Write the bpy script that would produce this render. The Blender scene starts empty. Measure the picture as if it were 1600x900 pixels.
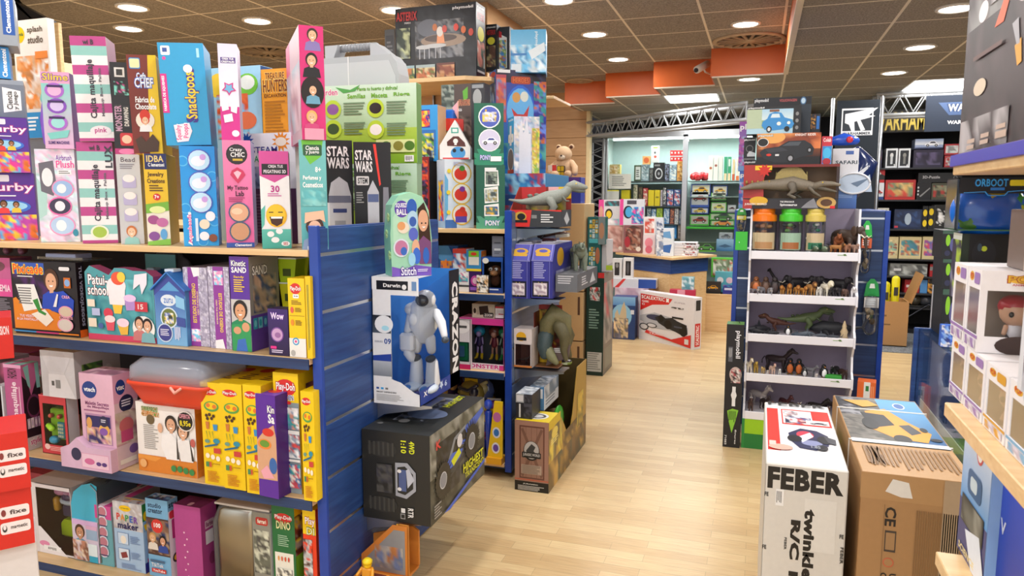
import bpy, bmesh, math, random
from mathutils import Vector, Matrix
SC = bpy.context.scene
COL = SC.collection
pi = math.pi
R = math.radians
F = 1130.0
PIT = math.atan(139 / F); YAW = math.atan(388 * math.cos(PIT) / F)
EYE = 1.55
_cp, _sp, _cy, _sy = math.cos(PIT), math.sin(PIT), math.cos(YAW), math.sin(YAW)
def ray(x, y):
 a = (x - 800) / F; b = -(y - 450) / F
 return Vector((a*_cy - _sy*_cp - b*_sy*_sp, a*_sy + _cy*_cp + b*_cy*_sp, -_sp + b*_cp))
def PZ(x, y, z):
 d = ray(x, y); t = (z - EYE) / d.z; return Vector((d.x*t, d.y*t, z))
def PY(x, y, Y):
 d = ray(x, y); t = Y / d.y; return Vector((d.x*t, Y, EYE + d.z*t))
def PX(x, y, X):
 d = ray(x, y); t = X / d.x; return Vector((X, d.y*t, EYE + d.z*t))
_hc = {}
def hx(s):
 if not isinstance(s, str): return s
 if s in _hc: return _hc[s]
 h = s if len(s) == 6 else ''.join(c*2 for c in s)
 v = [int(h[i:i+2], 16)/255 for i in (0, 2, 4)]
 v = [(c/12.92 if c <= .04045 else ((c+.055)/1.055)**2.4) for c in v]
 _hc[s] = (v[0], v[1], v[2], 1.0); return _hc[s]
def mixc(a, b, t): return tuple(a[i]*(1-t)+b[i]*t for i in range(4))
MATS = {}
def new_mat(name):
 m = bpy.data.materials.new(name); m.use_nodes = True
 nt = m.node_tree; b = nt.nodes['Principled BSDF']; MATS[name] = m
 return m, nt, b
def colour_mat(name, rough, metal=0, coat=0, noise=0.0, bump=0.0, bscale=200, alpha=1.0, trans=0):
 m, nt, b = new_mat(name)
 a = nt.nodes.new('ShaderNodeAttribute'); a.attribute_name = 'Col'
 src = a.outputs['Color']
 tc = nt.nodes.new('ShaderNodeTexCoord')
 n = nt.nodes.new('ShaderNodeTexNoise'); n.inputs['Scale'].default_value = bscale; n.inputs['Detail'].default_value = 3
 nt.links.new(tc.outputs['Object'], n.inputs['Vector'])
 if noise:
  mr = nt.nodes.new('ShaderNodeMapRange'); mr.inputs['To Min'].default_value = 1-noise; mr.inputs['To Max'].default_value = 1+noise
  nt.links.new(n.outputs['Fac'], mr.inputs['Value'])
  mx = nt.nodes.new('ShaderNodeVectorMath'); mx.operation = 'MULTIPLY'
  nt.links.new(src, mx.inputs[0]); nt.links.new(mr.outputs[0], mx.inputs[1]); src = mx.outputs[0]
 nt.links.new(src, b.inputs['Base Color'])
 b.inputs['Roughness'].default_value = rough; b.inputs['Metallic'].default_value = metal
 b.inputs['Coat Weight'].default_value = coat; b.inputs['Coat Roughness'].default_value = .12
 if bump:
  bp = nt.nodes.new('ShaderNodeBump'); bp.inputs['Strength'].default_value = bump; bp.inputs['Distance'].default_value = .002
  nt.links.new(n.outputs['Fac'], bp.inputs['Height']); nt.links.new(bp.outputs[0], b.inputs['Normal'])
 return m
colour_mat('card', .42, noise=.05, bscale=60)
colour_mat('gloss', .22, coat=.5, noise=.04, bscale=40, bump=.06)
colour_mat('plastic', .3)
colour_mat('matte', .75, noise=.06, bscale=30)
colour_mat('metal', .3, metal=1)
colour_mat('fur', .95, noise=.35, bscale=260, bump=.9)
colour_mat('skin', .55, noise=.22, bscale=120, bump=.4)
def film_mat(name, col, fac, rough):
 m, nt, b = new_mat(name)
 out = nt.nodes['Material Output']; nt.nodes.remove(b)
 t = nt.nodes.new('ShaderNodeBsdfTransparent'); t.inputs[0].default_value = col
 g = nt.nodes.new('ShaderNodeBsdfGlossy'); g.inputs['Roughness'].default_value = rough
 lw = nt.nodes.new('ShaderNodeLayerWeight'); lw.inputs['Blend'].default_value = fac
 mx = nt.nodes.new('ShaderNodeMixShader')
 ml = nt.nodes.new('ShaderNodeMath'); ml.operation = 'MULTIPLY'; ml.inputs[1].default_value = .45 if name == 'glass' else .8
 nt.links.new(lw.outputs['Fresnel'], ml.inputs[0]); nt.links.new(ml.outputs[0], mx.inputs[0]); nt.links.new(t.outputs[0], mx.inputs[1]); nt.links.new(g.outputs[0], mx.inputs[2])
 nt.links.new(mx.outputs[0], out.inputs['Surface'])
film_mat('film', (.93, .95, .97, 1), .35, .12)
film_mat('glass', (.97, .985, .98, 1), .12, .02)
m, nt, b = new_mat('frosted'); b.inputs['Base Color'].default_value = (.62, .68, .8, 1); b.inputs['Alpha'].default_value = .4; b.inputs['Roughness'].default_value = .12; b.inputs['Coat Weight'].default_value = .6
film_mat('green_film', (.45, .85, .5, 1), .35, .1)
def emit_mat(name, col, s):
 m, nt, b = new_mat(name)
 b.inputs['Base Color'].default_value = (*col, 1); b.inputs['Emission Color'].default_value = (*col, 1)
 b.inputs['Emission Strength'].default_value = s
emit_mat('lamp_glow', (1, .97, .93), 14)
emit_mat('panel_glow', (1, .97, .93), 4)
emit_mat('tube_glow', (.96, 1, .99), 6)
def tex_nodes(name, rough):
 m, nt, b = new_mat(name); b.inputs['Roughness'].default_value = rough
 tc = nt.nodes.new('ShaderNodeTexCoord')
 mp = nt.nodes.new('ShaderNodeMapping'); nt.links.new(tc.outputs['Object'], mp.inputs[0])
 return m, nt, b, mp
def ramp(nt, stops):
 r = nt.nodes.new('ShaderNodeValToRGB'); e = r.color_ramp.elements
 e[0].position, e[0].color = stops[0][0], hx(stops[0][1]); e[1].position, e[1].color = stops[-1][0], hx(stops[-1][1])
 for p, c in stops[1:-1]:
  k = e.new(p); k.color = hx(c)
 return r
def mk_wood(name, c0, c1, scale, rough=.35):
 m, nt, b, mp = tex_nodes(name, rough); mp.inputs['Scale'].default_value = scale
 n = nt.nodes.new('ShaderNodeTexNoise'); n.inputs['Scale'].default_value = 4; n.inputs['Detail'].default_value = 6; n.inputs['Distortion'].default_value = .4
 nt.links.new(mp.outputs[0], n.inputs['Vector'])
 r = ramp(nt, [(.3, c0), (.7, c1)]); nt.links.new(n.outputs['Fac'], r.inputs[0]); nt.links.new(r.outputs[0], b.inputs['Base Color'])
mk_wood('beech', 'd9b27c', 'e8c896', (1, 8, 20))
mk_wood('blue_wood', '1e3a78', '2d5292', (1, 1, 14), .4)
mk_wood('blue_edge', '1c3f9c', '2148a6', (1, 1, 4), .35)
mk_wood('navy_wood', '1d3159', '2b4672', (1, 1, 14), .4)
mk_wood('grey_blue', '46587a', '5a6c8c', (1, 1, 10), .4)
mk_wood('tan_panel', 'b58a5c', 'c59a6b', (1, 1, 6), .5)
mk_wood('cream_panel', 'd8bd92', 'e2cba4', (1, 1, 6), .5)
mk_wood('orange_paint', 'c65a14', 'd0621a', (1, 1, 1), .5)
m, nt, b, mp = tex_nodes('laminate', .34)
bk = nt.nodes.new('ShaderNodeTexBrick'); nt.links.new(mp.outputs[0], bk.inputs['Vector'])
bk.inputs['Scale'].default_value = 1; bk.inputs['Brick Width'].default_value = .42; bk.inputs['Row Height'].default_value = .066
bk.inputs['Mortar Size'].default_value = .0012; bk.inputs['Mortar Smooth'].default_value = .3; bk.inputs['Bias'].default_value = 0
bk.inputs['Color1'].default_value = hx('d8bd8e'); bk.inputs['Color2'].default_value = hx('c9a97a'); bk.inputs['Mortar'].default_value = hx('b39a72')
bk.offset = .37; bk.offset_frequency = 2
n2 = nt.nodes.new('ShaderNodeTexNoise'); mp2 = nt.nodes.new('ShaderNodeMapping'); mp2.inputs['Scale'].default_value = (3, 50, 1)
nt.links.new(mp.outputs[0], mp2.inputs[0]); nt.links.new(mp2.outputs[0], n2.inputs['Vector']); n2.inputs['Scale'].default_value = 3; n2.inputs['Detail'].default_value = 5
mx = nt.nodes.new('ShaderNodeMix'); mx.data_type = 'RGBA'; mx.blend_type = 'OVERLAY'; mx.inputs[0].default_value = .35
nt.links.new(bk.outputs['Color'], mx.inputs[6]); nt.links.new(n2.outputs['Fac'], mx.inputs[7]); nt.links.new(mx.outputs[2], b.inputs['Base Color'])
def ceil_mat(name, sx, sy, ox, oy):
 m, nt, b, mp = tex_nodes(name, .9)
 mp.inputs['Location'].default_value = (ox, oy, 0)
 bk = nt.nodes.new('ShaderNodeTexBrick'); nt.links.new(mp.outputs[0], bk.inputs['Vector'])
 bk.offset = 0; bk.squash = 1
 bk.inputs['Scale'].default_value = 1; bk.inputs['Brick Width'].default_value = sx; bk.inputs['Row Height'].default_value = sy
 bk.inputs['Mortar Size'].default_value = .010; bk.inputs['Mortar Smooth'].default_value = 0.1
 bk.inputs['Color1'].default_value = hx('b4aca2'); bk.inputs['Color2'].default_value = hx('bab2a8'); bk.inputs['Mortar'].default_value = hx('f0eadf')
 n2 = nt.nodes.new('ShaderNodeTexNoise'); n2.inputs['Scale'].default_value = 90; n2.inputs['Detail'].default_value = 4
 nt.links.new(mp.outputs[0], n2.inputs['Vector'])
 r = ramp(nt, [(.38, '4a4a4a'), (.62, 'a0a0a0')]); nt.links.new(n2.outputs['Fac'], r.inputs[0])
 mx = nt.nodes.new('ShaderNodeMix'); mx.data_type = 'RGBA'; mx.blend_type = 'OVERLAY'; mx.inputs[0].default_value = .6
 nt.links.new(bk.outputs['Color'], mx.inputs[6]); nt.links.new(r.outputs[0], mx.inputs[7]); nt.links.new(mx.outputs[2], b.inputs['Base Color'])
ceil_mat('ceiling_tile', .6, .6, .475+6, .18)
ceil_mat('ceiling_tile_low', .6, .6, -.173+6, .58)
m, nt, b, mp = tex_nodes('grey_carpet', .95)
n2 = nt.nodes.new('ShaderNodeTexNoise'); n2.inputs['Scale'].default_value = 60; nt.links.new(mp.outputs[0], n2.inputs['Vector'])
r = ramp(nt, [(.4, '5d6166'), (.6, '868a8c')]); nt.links.new(n2.outputs['Fac'], r.inputs[0]); nt.links.new(r.outputs[0], b.inputs['Base Color'])
m, nt, b, mp = tex_nodes('brown_card', .7)
n2 = nt.nodes.new('ShaderNodeTexWave'); n2.inputs['Scale'].default_value = 90; n2.inputs['Distortion'].default_value = .3; nt.links.new(mp.outputs[0], n2.inputs['Vector'])
r = ramp(nt, [(.0, 'b08655'), (1, 'b88f5f')]); nt.links.new(n2.outputs['Fac'], r.inputs[0]); nt.links.new(r.outputs[0], b.inputs['Base Color'])
class MB:
 def __init__(s): s.v = []; s.f = []; s.c = []; s.m = []; s.s = []; s.mats = []
 def mi(s, mat):
  if mat not in s.mats: s.mats.append(mat)
  return s.mats.index(mat)
 def add(s, vs, fs, col, mat='card', smooth=False, M=None):
  o = len(s.v)
  for p in vs:
   p = Vector(p); s.v.append(tuple(M @ p) if M else tuple(p))
  col = hx(col); i = s.mi(mat)
  for f in fs:
   s.f.append([o+k for k in f]); s.c.append(col); s.m.append(i); s.s.append(smooth)
 def box(s, x0, y0, z0, x1, y1, z1, col, mat='card', b=0.0, cols=None, M=None):
  cx, hxx = (x0+x1)/2, (x1-x0)/2; cy, hy = (y0+y1)/2, (y1-y0)/2; cz, hz = (z0+z1)/2, (z1-z0)/2
  b = min(b, abs(hxx)*.45, abs(hy)*.45, abs(hz)*.45)
  H = (hxx, hy, hz); Cc = (cx, cy, cz); idx = {}; vs = []
  for sx in (-1, 1):
   for sy in (-1, 1):
    for sz in (-1, 1):
     S = (sx, sy, sz)
     if b <= 0:
      for a in range(3): idx[(S, a)] = len(vs)
      vs.append([Cc[k]+S[k]*H[k] for k in range(3)])
     else:
      for a in range(3):
       idx[(S, a)] = len(vs)
       vs.append([Cc[k]+S[k]*(H[k] if k == a else H[k]-b) for k in range(3)])
  def fc(a, sg):
   o1, o2 = [(1, 2), (2, 0), (0, 1)][a]
   q = []
   for u, w in ((-1, -1), (1, -1), (1, 1), (-1, 1)):
    S = [0, 0, 0]; S[a] = sg; S[o1] = u; S[o2] = w; q.append(idx[(tuple(S), a)])
   return q if sg > 0 else q[::-1]
  cols = cols or {}
  o = len(s.v)
  for p in vs: s.v.append(tuple(M @ Vector(p)) if M else tuple(p))
  i = s.mi(mat)
  def put(f, c): s.f.append([o+k for k in f]); s.c.append(hx(c)); s.m.append(i); s.s.append(False)
  for key, a, sg in (('R', 0, 1), ('L', 0, -1), ('K', 1, 1), ('F', 1, -1), ('T', 2, 1), ('B', 2, -1)):
   put(fc(a, sg), cols.get(key, col))
  if b > 0:
   for a in range(3):
    o1, o2 = [(1, 2), (2, 0), (0, 1)][a]
    for u in (-1, 1):
     for w in (-1, 1):
      S0 = [0]*3; S1 = [0]*3; S0[a] = -1; S1[a] = 1
      for S in (S0, S1): S[o1] = u; S[o2] = w
      S0, S1 = tuple(S0), tuple(S1)
      put([idx[(S0, o1)], idx[(S1, o1)], idx[(S1, o2)], idx[(S0, o2)]], col)
   for sx in (-1, 1):
    for sy in (-1, 1):
     for sz in (-1, 1): put([idx[((sx, sy, sz), a)] for a in range(3)], col)
  return s
 def tube(s, pts, rad, col, mat='plastic', n=8, caps=True, M=None, cols=None, flat=1.0):
  pts = [Vector(p) for p in pts]
  if not isinstance(rad, (list, tuple)): rad = [rad]*len(pts)
  if caps and rad[0] > .0:
   d0 = (pts[0]-pts[1]).normalized(); d1 = (pts[-1]-pts[-2]).normalized()
   r0, r1 = rad[0], rad[-1]
   pts = [pts[0]+d0*r0*.75, pts[0]+d0*r0*.45]+pts+[pts[-1]+d1*r1*.45, pts[-1]+d1*r1*.75]
   rad = [r0*.3, r0*.78]+list(rad)+[r1*.78, r1*.3]
  vs = []; fs = []; up = Vector((0, 0, 1)); prev = None
  for i, p in enumerate(pts):
   t = (pts[min(i+1, len(pts)-1)]-pts[max(i-1, 0)]).normalized()
   if prev is None:
    a = t.cross(Vector((0, 0, 1)) if abs(t.z) < .9 else Vector((0, 1, 0))).normalized()
   else: a = (prev - t*prev.dot(t)).normalized()
   prev = a; bb = t.cross(a)
   for k in range(n):
    an = 2*pi*k/n
    vs.append(p + a*math.cos(an)*rad[i]*flat + bb*math.sin(an)*rad[i])
  L = len(pts)
  for i in range(L-1):
   for k in range(n):
    fs.append((i*n+k, i*n+(k+1) % n, (i+1)*n+(k+1) % n, (i+1)*n+k))
  fs.append(tuple(range(n-1, -1, -1))); fs.append(tuple((L-1)*n+k for k in range(n)))
  s.add(vs, fs, col, mat, True, M); return s
 def ell(s, c, r, col, mat='plastic', M=None, n=12, k=8, rot=None):
  if not isinstance(r, (list, tuple)): r = (r, r, r)
  vs = []; fs = []
  for i in range(k+1):
   th = pi*i/k
   for j in range(n):
    ph = 2*pi*j/n
    p = Vector((r[0]*math.sin(th)*math.cos(ph), r[1]*math.sin(th)*math.sin(ph), r[2]*math.cos(th)))
    if rot is not None: p = rot @ p
    vs.append(p+Vector(c))
  for i in range(k):
   for j in range(n): fs.append((i*n+j, i*n+(j+1) % n, (i+1)*n+(j+1) % n, (i+1)*n+j))
  s.add(vs, fs, col, mat, True, M); return s
 def prism(s, pts, y0, y1, col, mat='card', M=None, side=None):
  "polygon in x-z extruded along y from y0 (front) to y1"
  n = len(pts)
  vs = [(x, y0, z) for x, z in pts]+[(x, y1, z) for x, z in pts]
  s.add(vs, [tuple(range(n)), tuple(range(2*n-1, n-1, -1))], col, mat, False, M)
  s.add(vs, [(k, n+k, n+(k+1) % n, (k+1) % n) for k in range(n)], side or col, mat, False, M)
  return s
 def lathe(s, prof, col, mat='plastic', c=(0, 0, 0), n=20, M=None, smooth=True):
  vs = []; fs = []
  for r, z in prof:
   for j in range(n): vs.append((c[0]+r*math.cos(2*pi*j/n), c[1]+r*math.sin(2*pi*j/n), c[2]+z))
  for i in range(len(prof)-1):
   for j in range(n): fs.append((i*n+j, i*n+(j+1) % n, (i+1)*n+(j+1) % n, (i+1)*n+j))
  fs.append(tuple(range(n-1, -1, -1))); fs.append(tuple((len(prof)-1)*n+j for j in range(n)))
  s.add(vs, fs, col, mat, smooth, M); return s
 def build(s, name, parent=None, loc=(0, 0, 0), rz=0):
  me = bpy.data.meshes.new(name); me.from_pydata(s.v, [], s.f)
  for m in s.mats: me.materials.append(MATS[m])
  me.polygons.foreach_set('material_index', s.m); me.polygons.foreach_set('use_smooth', s.s)
  at = me.color_attributes.new('Col', 'FLOAT_COLOR', 'CORNER')
  buf = []
  for f, c in zip(s.f, s.c):
   if isinstance(c, list):
    for q in c: buf.extend(q)
   else: buf.extend(c*len(f))
  at.data.foreach_set('color', buf); me.update()
  o = bpy.data.objects.new(name, me); COL.objects.link(o)
  o.location = loc; o.rotation_euler = (0, 0, rz)
  if parent is not None: o.parent = parent
  return o
def tag(o, label, cat, group=None):
 o['label'] = label; o['category'] = cat
 if group: o['group'] = group
 return o
def thing(name, label, cat, loc=(0, 0, 0), rz=0, group=None):
 o = bpy.data.objects.new(name, None); COL.objects.link(o); o.empty_display_size = .05
 o.location = loc; o.rotation_euler = (0, 0, rz); return tag(o, label, cat, group)
def struct(o): o['kind'] = 'structure'; return o
def dup(root, loc, rz, label, group=None):
 r = root.copy(); COL.objects.link(r); r.location = loc; r.rotation_euler = (0, 0, rz); r['label'] = label
 if group: r['group'] = group
 for ch in list(root.children):
  c = ch.copy(); COL.objects.link(c); c.parent = r
  for g in list(ch.children):
   d = g.copy(); COL.objects.link(d); d.parent = c
 return r
_tc = {}
def glyphs(txt, off):
 k = (txt, off)
 if k in _tc: return _tc[k]
 cu = bpy.data.curves.new('lettering', 'FONT'); cu.body = txt; cu.resolution_u = 2; cu.offset = off; cu.space_character = 1+off*1.5
 ob = bpy.data.objects.new('lettering', cu); COL.objects.link(ob)
 dg = bpy.context.evaluated_depsgraph_get(); ev = ob.evaluated_get(dg); me = ev.to_mesh()
 vs = [(v.co.x, v.co.y) for v in me.vertices]; fs = [tuple(p.vertices) for p in me.polygons]
 ev.to_mesh_clear(); bpy.data.objects.remove(ob); bpy.data.curves.remove(cu)
 if vs:
  x0 = min(v[0] for v in vs); x1 = max(v[0] for v in vs); y0 = min(v[1] for v in vs); y1 = max(v[1] for v in vs)
  vs = [((x-x0)/max(x1-x0, 1e-6), 1-(y-y0)/max(y1-y0, 1e-6)) for x, y in vs]
 _tc[k] = (vs, fs); return _tc[k]
def circ(n): return [(math.cos(2*pi*i/n), math.sin(2*pi*i/n)) for i in range(n)]
def art(mb, code, O, U, V, N, w, h, mat='card'):
 O, U, V, N = Vector(O), Vector(U), Vector(V), Vector(N)
 lay = [0]; step = .00022
 def P(x, y, k=None): return O+U*(x*w)+V*(y*h)+N*(step*(lay[0] if k is None else k))
 def clip(pts):
  for ax, lim, sg in ((0, -.004, 1), (0, 1.004, -1), (1, -.004, 1), (1, 1.004, -1)):
   if not pts: return pts
   out = []
   for i, b in enumerate(pts):
    a = pts[i-1]; ia = (a[ax]-lim)*sg >= 0; ib = (b[ax]-lim)*sg >= 0
    if ia != ib:
     t = (lim-a[ax])/(b[ax]-a[ax]); out.append((a[0]+(b[0]-a[0])*t, a[1]+(b[1]-a[1])*t))
    if ib: out.append(b)
   pts = out
  return pts
 def poly(pts, col):
  if not all(-.004 <= v <= 1.004 for q in pts for v in q): pts = clip(pts)
  if len(pts) < 3: return
  lay[0] += 1; mb.add([P(x, y) for x, y in pts], [tuple(range(len(pts)))[::-1]], col, mat)
 def el(cx, cy, rx, ry, col, n=18): poly([(cx+rx*a, cy+ry*b) for a, b in circ(n)], col)
 def rect(x0, y0, x1, y1, col): poly([(x0, y0), (x1, y0), (x1, y1), (x0, y1)], col)
 def text(txt, x0, y0, x1, y1, col, rot=0, off=.03):
  vs, fs = glyphs(txt, off)
  if not vs: return
  lay[0] += 1; q = []
  for u, v in vs:
   if rot == 90: u, v = v, 1-u
   elif rot == -90: u, v = 1-v, u
   elif rot == 180: u, v = 1-u, 1-v
   q.append(P(x0+(x1-x0)*u, y0+(y1-y0)*v))
  mb.add(q, [f[::-1] for f in fs], col, mat)
 for op in code.split(';'):
  a = op.split()
  if not a: continue
  k = a[0]
  if k == 'r': rect(*map(float, a[1:5]), a[5])
  elif k == 'e': el(*map(float, a[1:5]), a[5])
  elif k == 'o':
   cx, cy, r = map(float, a[1:4]); el(cx, cy, r, r*w/h, a[4])
   if len(a) > 5: el(cx, cy, r*.88, r*.88*w/h, a[5])
  elif k == 'q':  # rounded rect
   x0, y0, x1, y1, rr = map(float, a[1:6]); ry = rr*w/h; pts = []
   for (cx, cy, a0) in ((x1-rr, y0+ry, -90), (x1-rr, y1-ry, 0), (x0+rr, y1-ry, 90), (x0+rr, y0+ry, 180)):
    for i in range(4):
     an = R(a0+30*i); pts.append((cx+rr*math.cos(an), cy+ry*math.sin(an)))
   poly(pts, a[6])
  elif k == 'p':
   f = list(map(float, a[2:])); poly(list(zip(f[::2], f[1::2])), a[1])
  elif k == 't':
   text(a[1].replace('_', ' '), *map(float, a[2:6]), a[6], int(a[7]) if len(a) > 7 else 0)
  elif k == 'H': text(a[1].replace('_', ' '), *map(float, a[2:6]), a[6], int(a[7]) if len(a) > 7 else 0, .055)
  elif k == 'T':
   x0, y0, x1, y1 = map(float, a[2:6]); rt = int(a[8]) if len(a) > 8 else 0
   ex = (x1-x0)*.03; ey = (y1-y0)*.08
   text(a[1].replace('_', ' '), x0-ex, y0-ey, x1+ex, y1+ey, a[7], rt, .07)
   lay[0] += 1
   text(a[1].replace('_', ' '), x0, y0, x1, y1, a[6], rt, .02)
  elif k == 'l':
   x0, y0, x1, y1 = map(float, a[1:5]); n = int(a[5]); rnd = random.Random(n+int(x0*97))
   for i in range(n):
    yy = y0+(y1-y0)*i/n; rect(x0, yy, x1-(x1-x0)*.35*rnd.random(), yy+(y1-y0)*.5/n, a[6]); lay[0] -= 1
  elif k == 'L':  # vertical text lines
   x0, y0, x1, y1 = map(float, a[1:5]); n = int(a[5]); rnd = random.Random(n+int(x0*97))
   for i in range(n):
    xx = x0+(x1-x0)*i/n; rect(xx, y0, xx+(x1-x0)*.5/n, y1-(y1-y0)*.35*rnd.random(), a[6]); lay[0] -= 1
  elif k == 'g':
   x0, y0, x1, y1 = map(float, a[1:5]); lay[0] += 1; o = len(mb.v)
   for x, y in ((x0, y0), (x1, y0), (x1, y1), (x0, y1)): mb.v.append(tuple(P(x, y)))
   mb.f.append([o+3, o+2, o+1, o]); mb.c.append([hx(a[6]), hx(a[6]), hx(a[5]), hx(a[5])]); mb.m.append(mb.mi(mat)); mb.s.append(False)
  elif k == 'n':  # soft multicolour picture patch
   x0, y0, x1, y1 = map(float, a[1:5]); nx = int(int(a[5])*1.7); rnd = random.Random(int(a[6])); pal = [hx(c) for c in a[7:]]
   ny = max(2, min(60, round(nx*(y1-y0)*h/max(1e-6, (x1-x0)*w)))); lay[0] += 1; o = len(mb.v)
   g = [[None]*(nx+1) for _ in range(ny+1)]
   for j in range(ny+1):
    for i in range(nx+1):
     c = rnd.choice(pal)
     if i and rnd.random() < .3: c = g[j][i-1]
     elif j and rnd.random() < .35: c = g[j-1][i]
     t = .85+.3*rnd.random(); g[j][i] = (c[0]*t, c[1]*t, c[2]*t, 1)
     ji = (rnd.random()-.5)*.5 if 0 < i < nx else 0; jj = (rnd.random()-.5)*.5 if 0 < j < ny else 0
     mb.v.append(tuple(P(x0+(x1-x0)*(i+ji)/nx, y0+(y1-y0)*(j+jj)/ny)))
   for j in range(ny):
    for i in range(nx):
     q = [(j, i), (j+1, i), (j+1, i+1), (j, i+1)]
     mb.f.append([o+jj*(nx+1)+ii for jj, ii in q]); mb.c.append([g[jj][ii] for jj, ii in q]); mb.m.append(mb.mi(mat)); mb.s.append(False)
  elif k == 'f':  # child portrait
   cx, cy, r = map(float, a[1:4]); ry = r*w/h; sk, hr, sh = a[4:7]
   poly([(cx-r*1.7, cy+ry*3.2), (cx-r*1.4, cy+ry*1.6), (cx-r*.5, cy+ry*1.15), (cx+r*.5, cy+ry*1.15), (cx+r*1.4, cy+ry*1.6), (cx+r*1.7, cy+ry*3.2)], sh)
   el(cx, cy-ry*.15, r*1.12, ry*1.3, hr); rect(cx-r*.3, cy+ry*.7, cx+r*.3, cy+ry*1.35, sk)
   el(cx, cy+ry*.08, r*.82, ry*1.02, sk)
   for sg in (-1, 1): el(cx+sg*r*.32, cy-ry*.02, r*.1, ry*.08, '2a1c18', 8); lay[0] -= 1
   poly([(cx-r*.32, cy+ry*.45), (cx+r*.32, cy+ry*.45), (cx+r*.15, cy+ry*.63), (cx-r*.15, cy+ry*.63)], 'fff')
  elif k == 'v':  # car picture
   cx, cy, cw = map(float, a[1:4]); ch = cw*w/h*.42; c = a[4]
   poly([(cx-cw*.5, cy+ch*.3), (cx-cw*.48, cy-ch*.05), (cx-cw*.25, cy-ch*.15), (cx-cw*.1, cy-ch*.5), (cx+cw*.22, cy-ch*.5), (cx+cw*.36, cy-ch*.12), (cx+cw*.5, cy), (cx+cw*.5, cy+ch*.3)], c)
   poly([(cx-cw*.18, cy-ch*.12), (cx-cw*.07, cy-ch*.4), (cx+cw*.19, cy-ch*.4), (cx+cw*.29, cy-ch*.12)], a[5] if len(a) > 5 else '223')
   for sg in (-.3, .3): el(cx+cw*sg, cy+ch*.3, cw*.11, ch*.26, '111'); el(cx+cw*sg, cy+ch*.3, cw*.055, ch*.13, 'bbb'); lay[0] -= 2
   lay[0] += 2
  elif k == 's':  # star burst
   cx, cy, r = map(float, a[1:4]); n = int(a[4])
   poly([(cx+r*(1 if i % 2 else .55)*math.cos(pi*i/n-pi/2), cy+r*w/h*(1 if i % 2 else .55)*math.sin(pi*i/n-pi/2)) for i in range(2*n)], a[5])
  elif k == 'a':  # checker of small pictures: x0 y0 x1 y1 nx ny seed cols...
   x0, y0, x1, y1 = map(float, a[1:5]); nx, ny = int(a[5]), int(a[6]); rnd = random.Random(int(a[7])); pal = a[8:]
   for j in range(ny):
    for i in range(nx):
     u0 = x0+(x1-x0)*(i+.08)/nx; u1 = x0+(x1-x0)*(i+.92)/nx; v0 = y0+(y1-y0)*(j+.08)/ny; v1 = y0+(y1-y0)*(j+.92)/ny
     rect(u0, v0, u1, v1, rnd.choice(pal)); lay[0] -= 1
     lay[0] += 1; el((u0+u1)/2, (v0+v1)/2, (u1-u0)*.33, (v1-v0)*.33, rnd.choice(pal), 8); lay[0] -= 2
   lay[0] += 3
def face_art(mb, key, code, w, d, h, mat='card', x0=0, z0=0, y0=0):
 fr = {'F': ((x0, y0, z0+h), (1, 0, 0), (0, 0, -1), (0, -1, 0), w, h),
          'R': ((x0+w, y0, z0+h), (0, 1, 0), (0, 0, -1), (1, 0, 0), d, h),
          'L': ((x0, y0+d, z0+h), (0, -1, 0), (0, 0, -1), (-1, 0, 0), d, h),
          'K': ((x0+w, y0+d, z0+h), (-1, 0, 0), (0, 0, -1), (0, 1, 0), w, h),
          'T': ((x0, y0+d, z0+h), (1, 0, 0), (0, -1, 0), (0, 0, 1), w, d)}[key]
 art(mb, code, *fr, mat=mat)
class Pl: pass
def place(x0, x1, yt, base, Y, rz=0, d=.2, w=None, dr=None, dl=None, dz=0):
 "front face seen between columns x0..x1 on the plane Y, top at row yt, standing on height base (or on row base when > 10)"
 q = Pl(); yb = base if base > 10 else yt+100
 ym = (yt+yb)/2
 A = PY(x0, ym, Y); c, s_ = math.cos(rz), math.sin(rz)
 if w is None:
  r1 = ray(x1, ym); k = r1.x/r1.y; w = (k*Y-A.x)/(c-k*s_)
 q.w = w; Rx, Ry = A.x+w*c, Y+w*s_
 if dr is not None: r1 = ray(dr, ym); k = r1.x/r1.y; d = (k*Ry-Rx)/(-s_-k*c)
 if dl is not None: r1 = ray(dl, ym); k = r1.x/r1.y; d = (k*Y-A.x)/(-s_-k*c)
 q.d = d
 if w is not None and rz < 0:
  k = ray((x0+x1)/2, yt);
 Ym = Y+w*s_/2
 q.top = PY((x0+x1)/2, yt, Ym).z; q.z = PY((x0+x1)/2, base, Ym).z if base > 10 else base
 q.h = q.top-q.z; q.loc = (A.x, Y, q.z); q.rz = rz
 return q
def carton(mb, w, d, h, c, cols, arts, mat='card', bev=.0015):
 mb.box(0, 0, 0, w, d, h, c, mat, bev, cols)
 for k, code in arts.items():
  if code: face_art(mb, k, code, w, d, h, mat)
TOPZ = {}
def on(o): return TOPZ[o.name]+.001
def bx(name, label, cat, x0, x1, yt, base, Y=2.12, F=None, R=None, T=None, L=None, c='fff', rz=0, d=.2, dr=None, dl=None, w=None, cR=None, cT=None, cL=None, group=None, mat='card', lean=0):
 q = place(x0, x1, yt, base, Y, rz, d, w, dr, dl)
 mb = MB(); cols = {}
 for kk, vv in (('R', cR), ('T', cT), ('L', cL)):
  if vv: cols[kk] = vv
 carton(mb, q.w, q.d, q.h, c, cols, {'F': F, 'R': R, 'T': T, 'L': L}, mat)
 o = mb.build(name, None, q.loc, rz)
 if lean:   # tilt sideways about the lower corner it rests on
  o.rotation_euler = (0, lean, rz)
  if lean > 0: o.location = (q.loc[0], q.loc[1], q.z+math.sin(lean)*q.w)
  else: o.location.z = q.z
 tag(o, label, cat, group)
 TOPZ[o.name] = q.top
 return o
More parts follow.
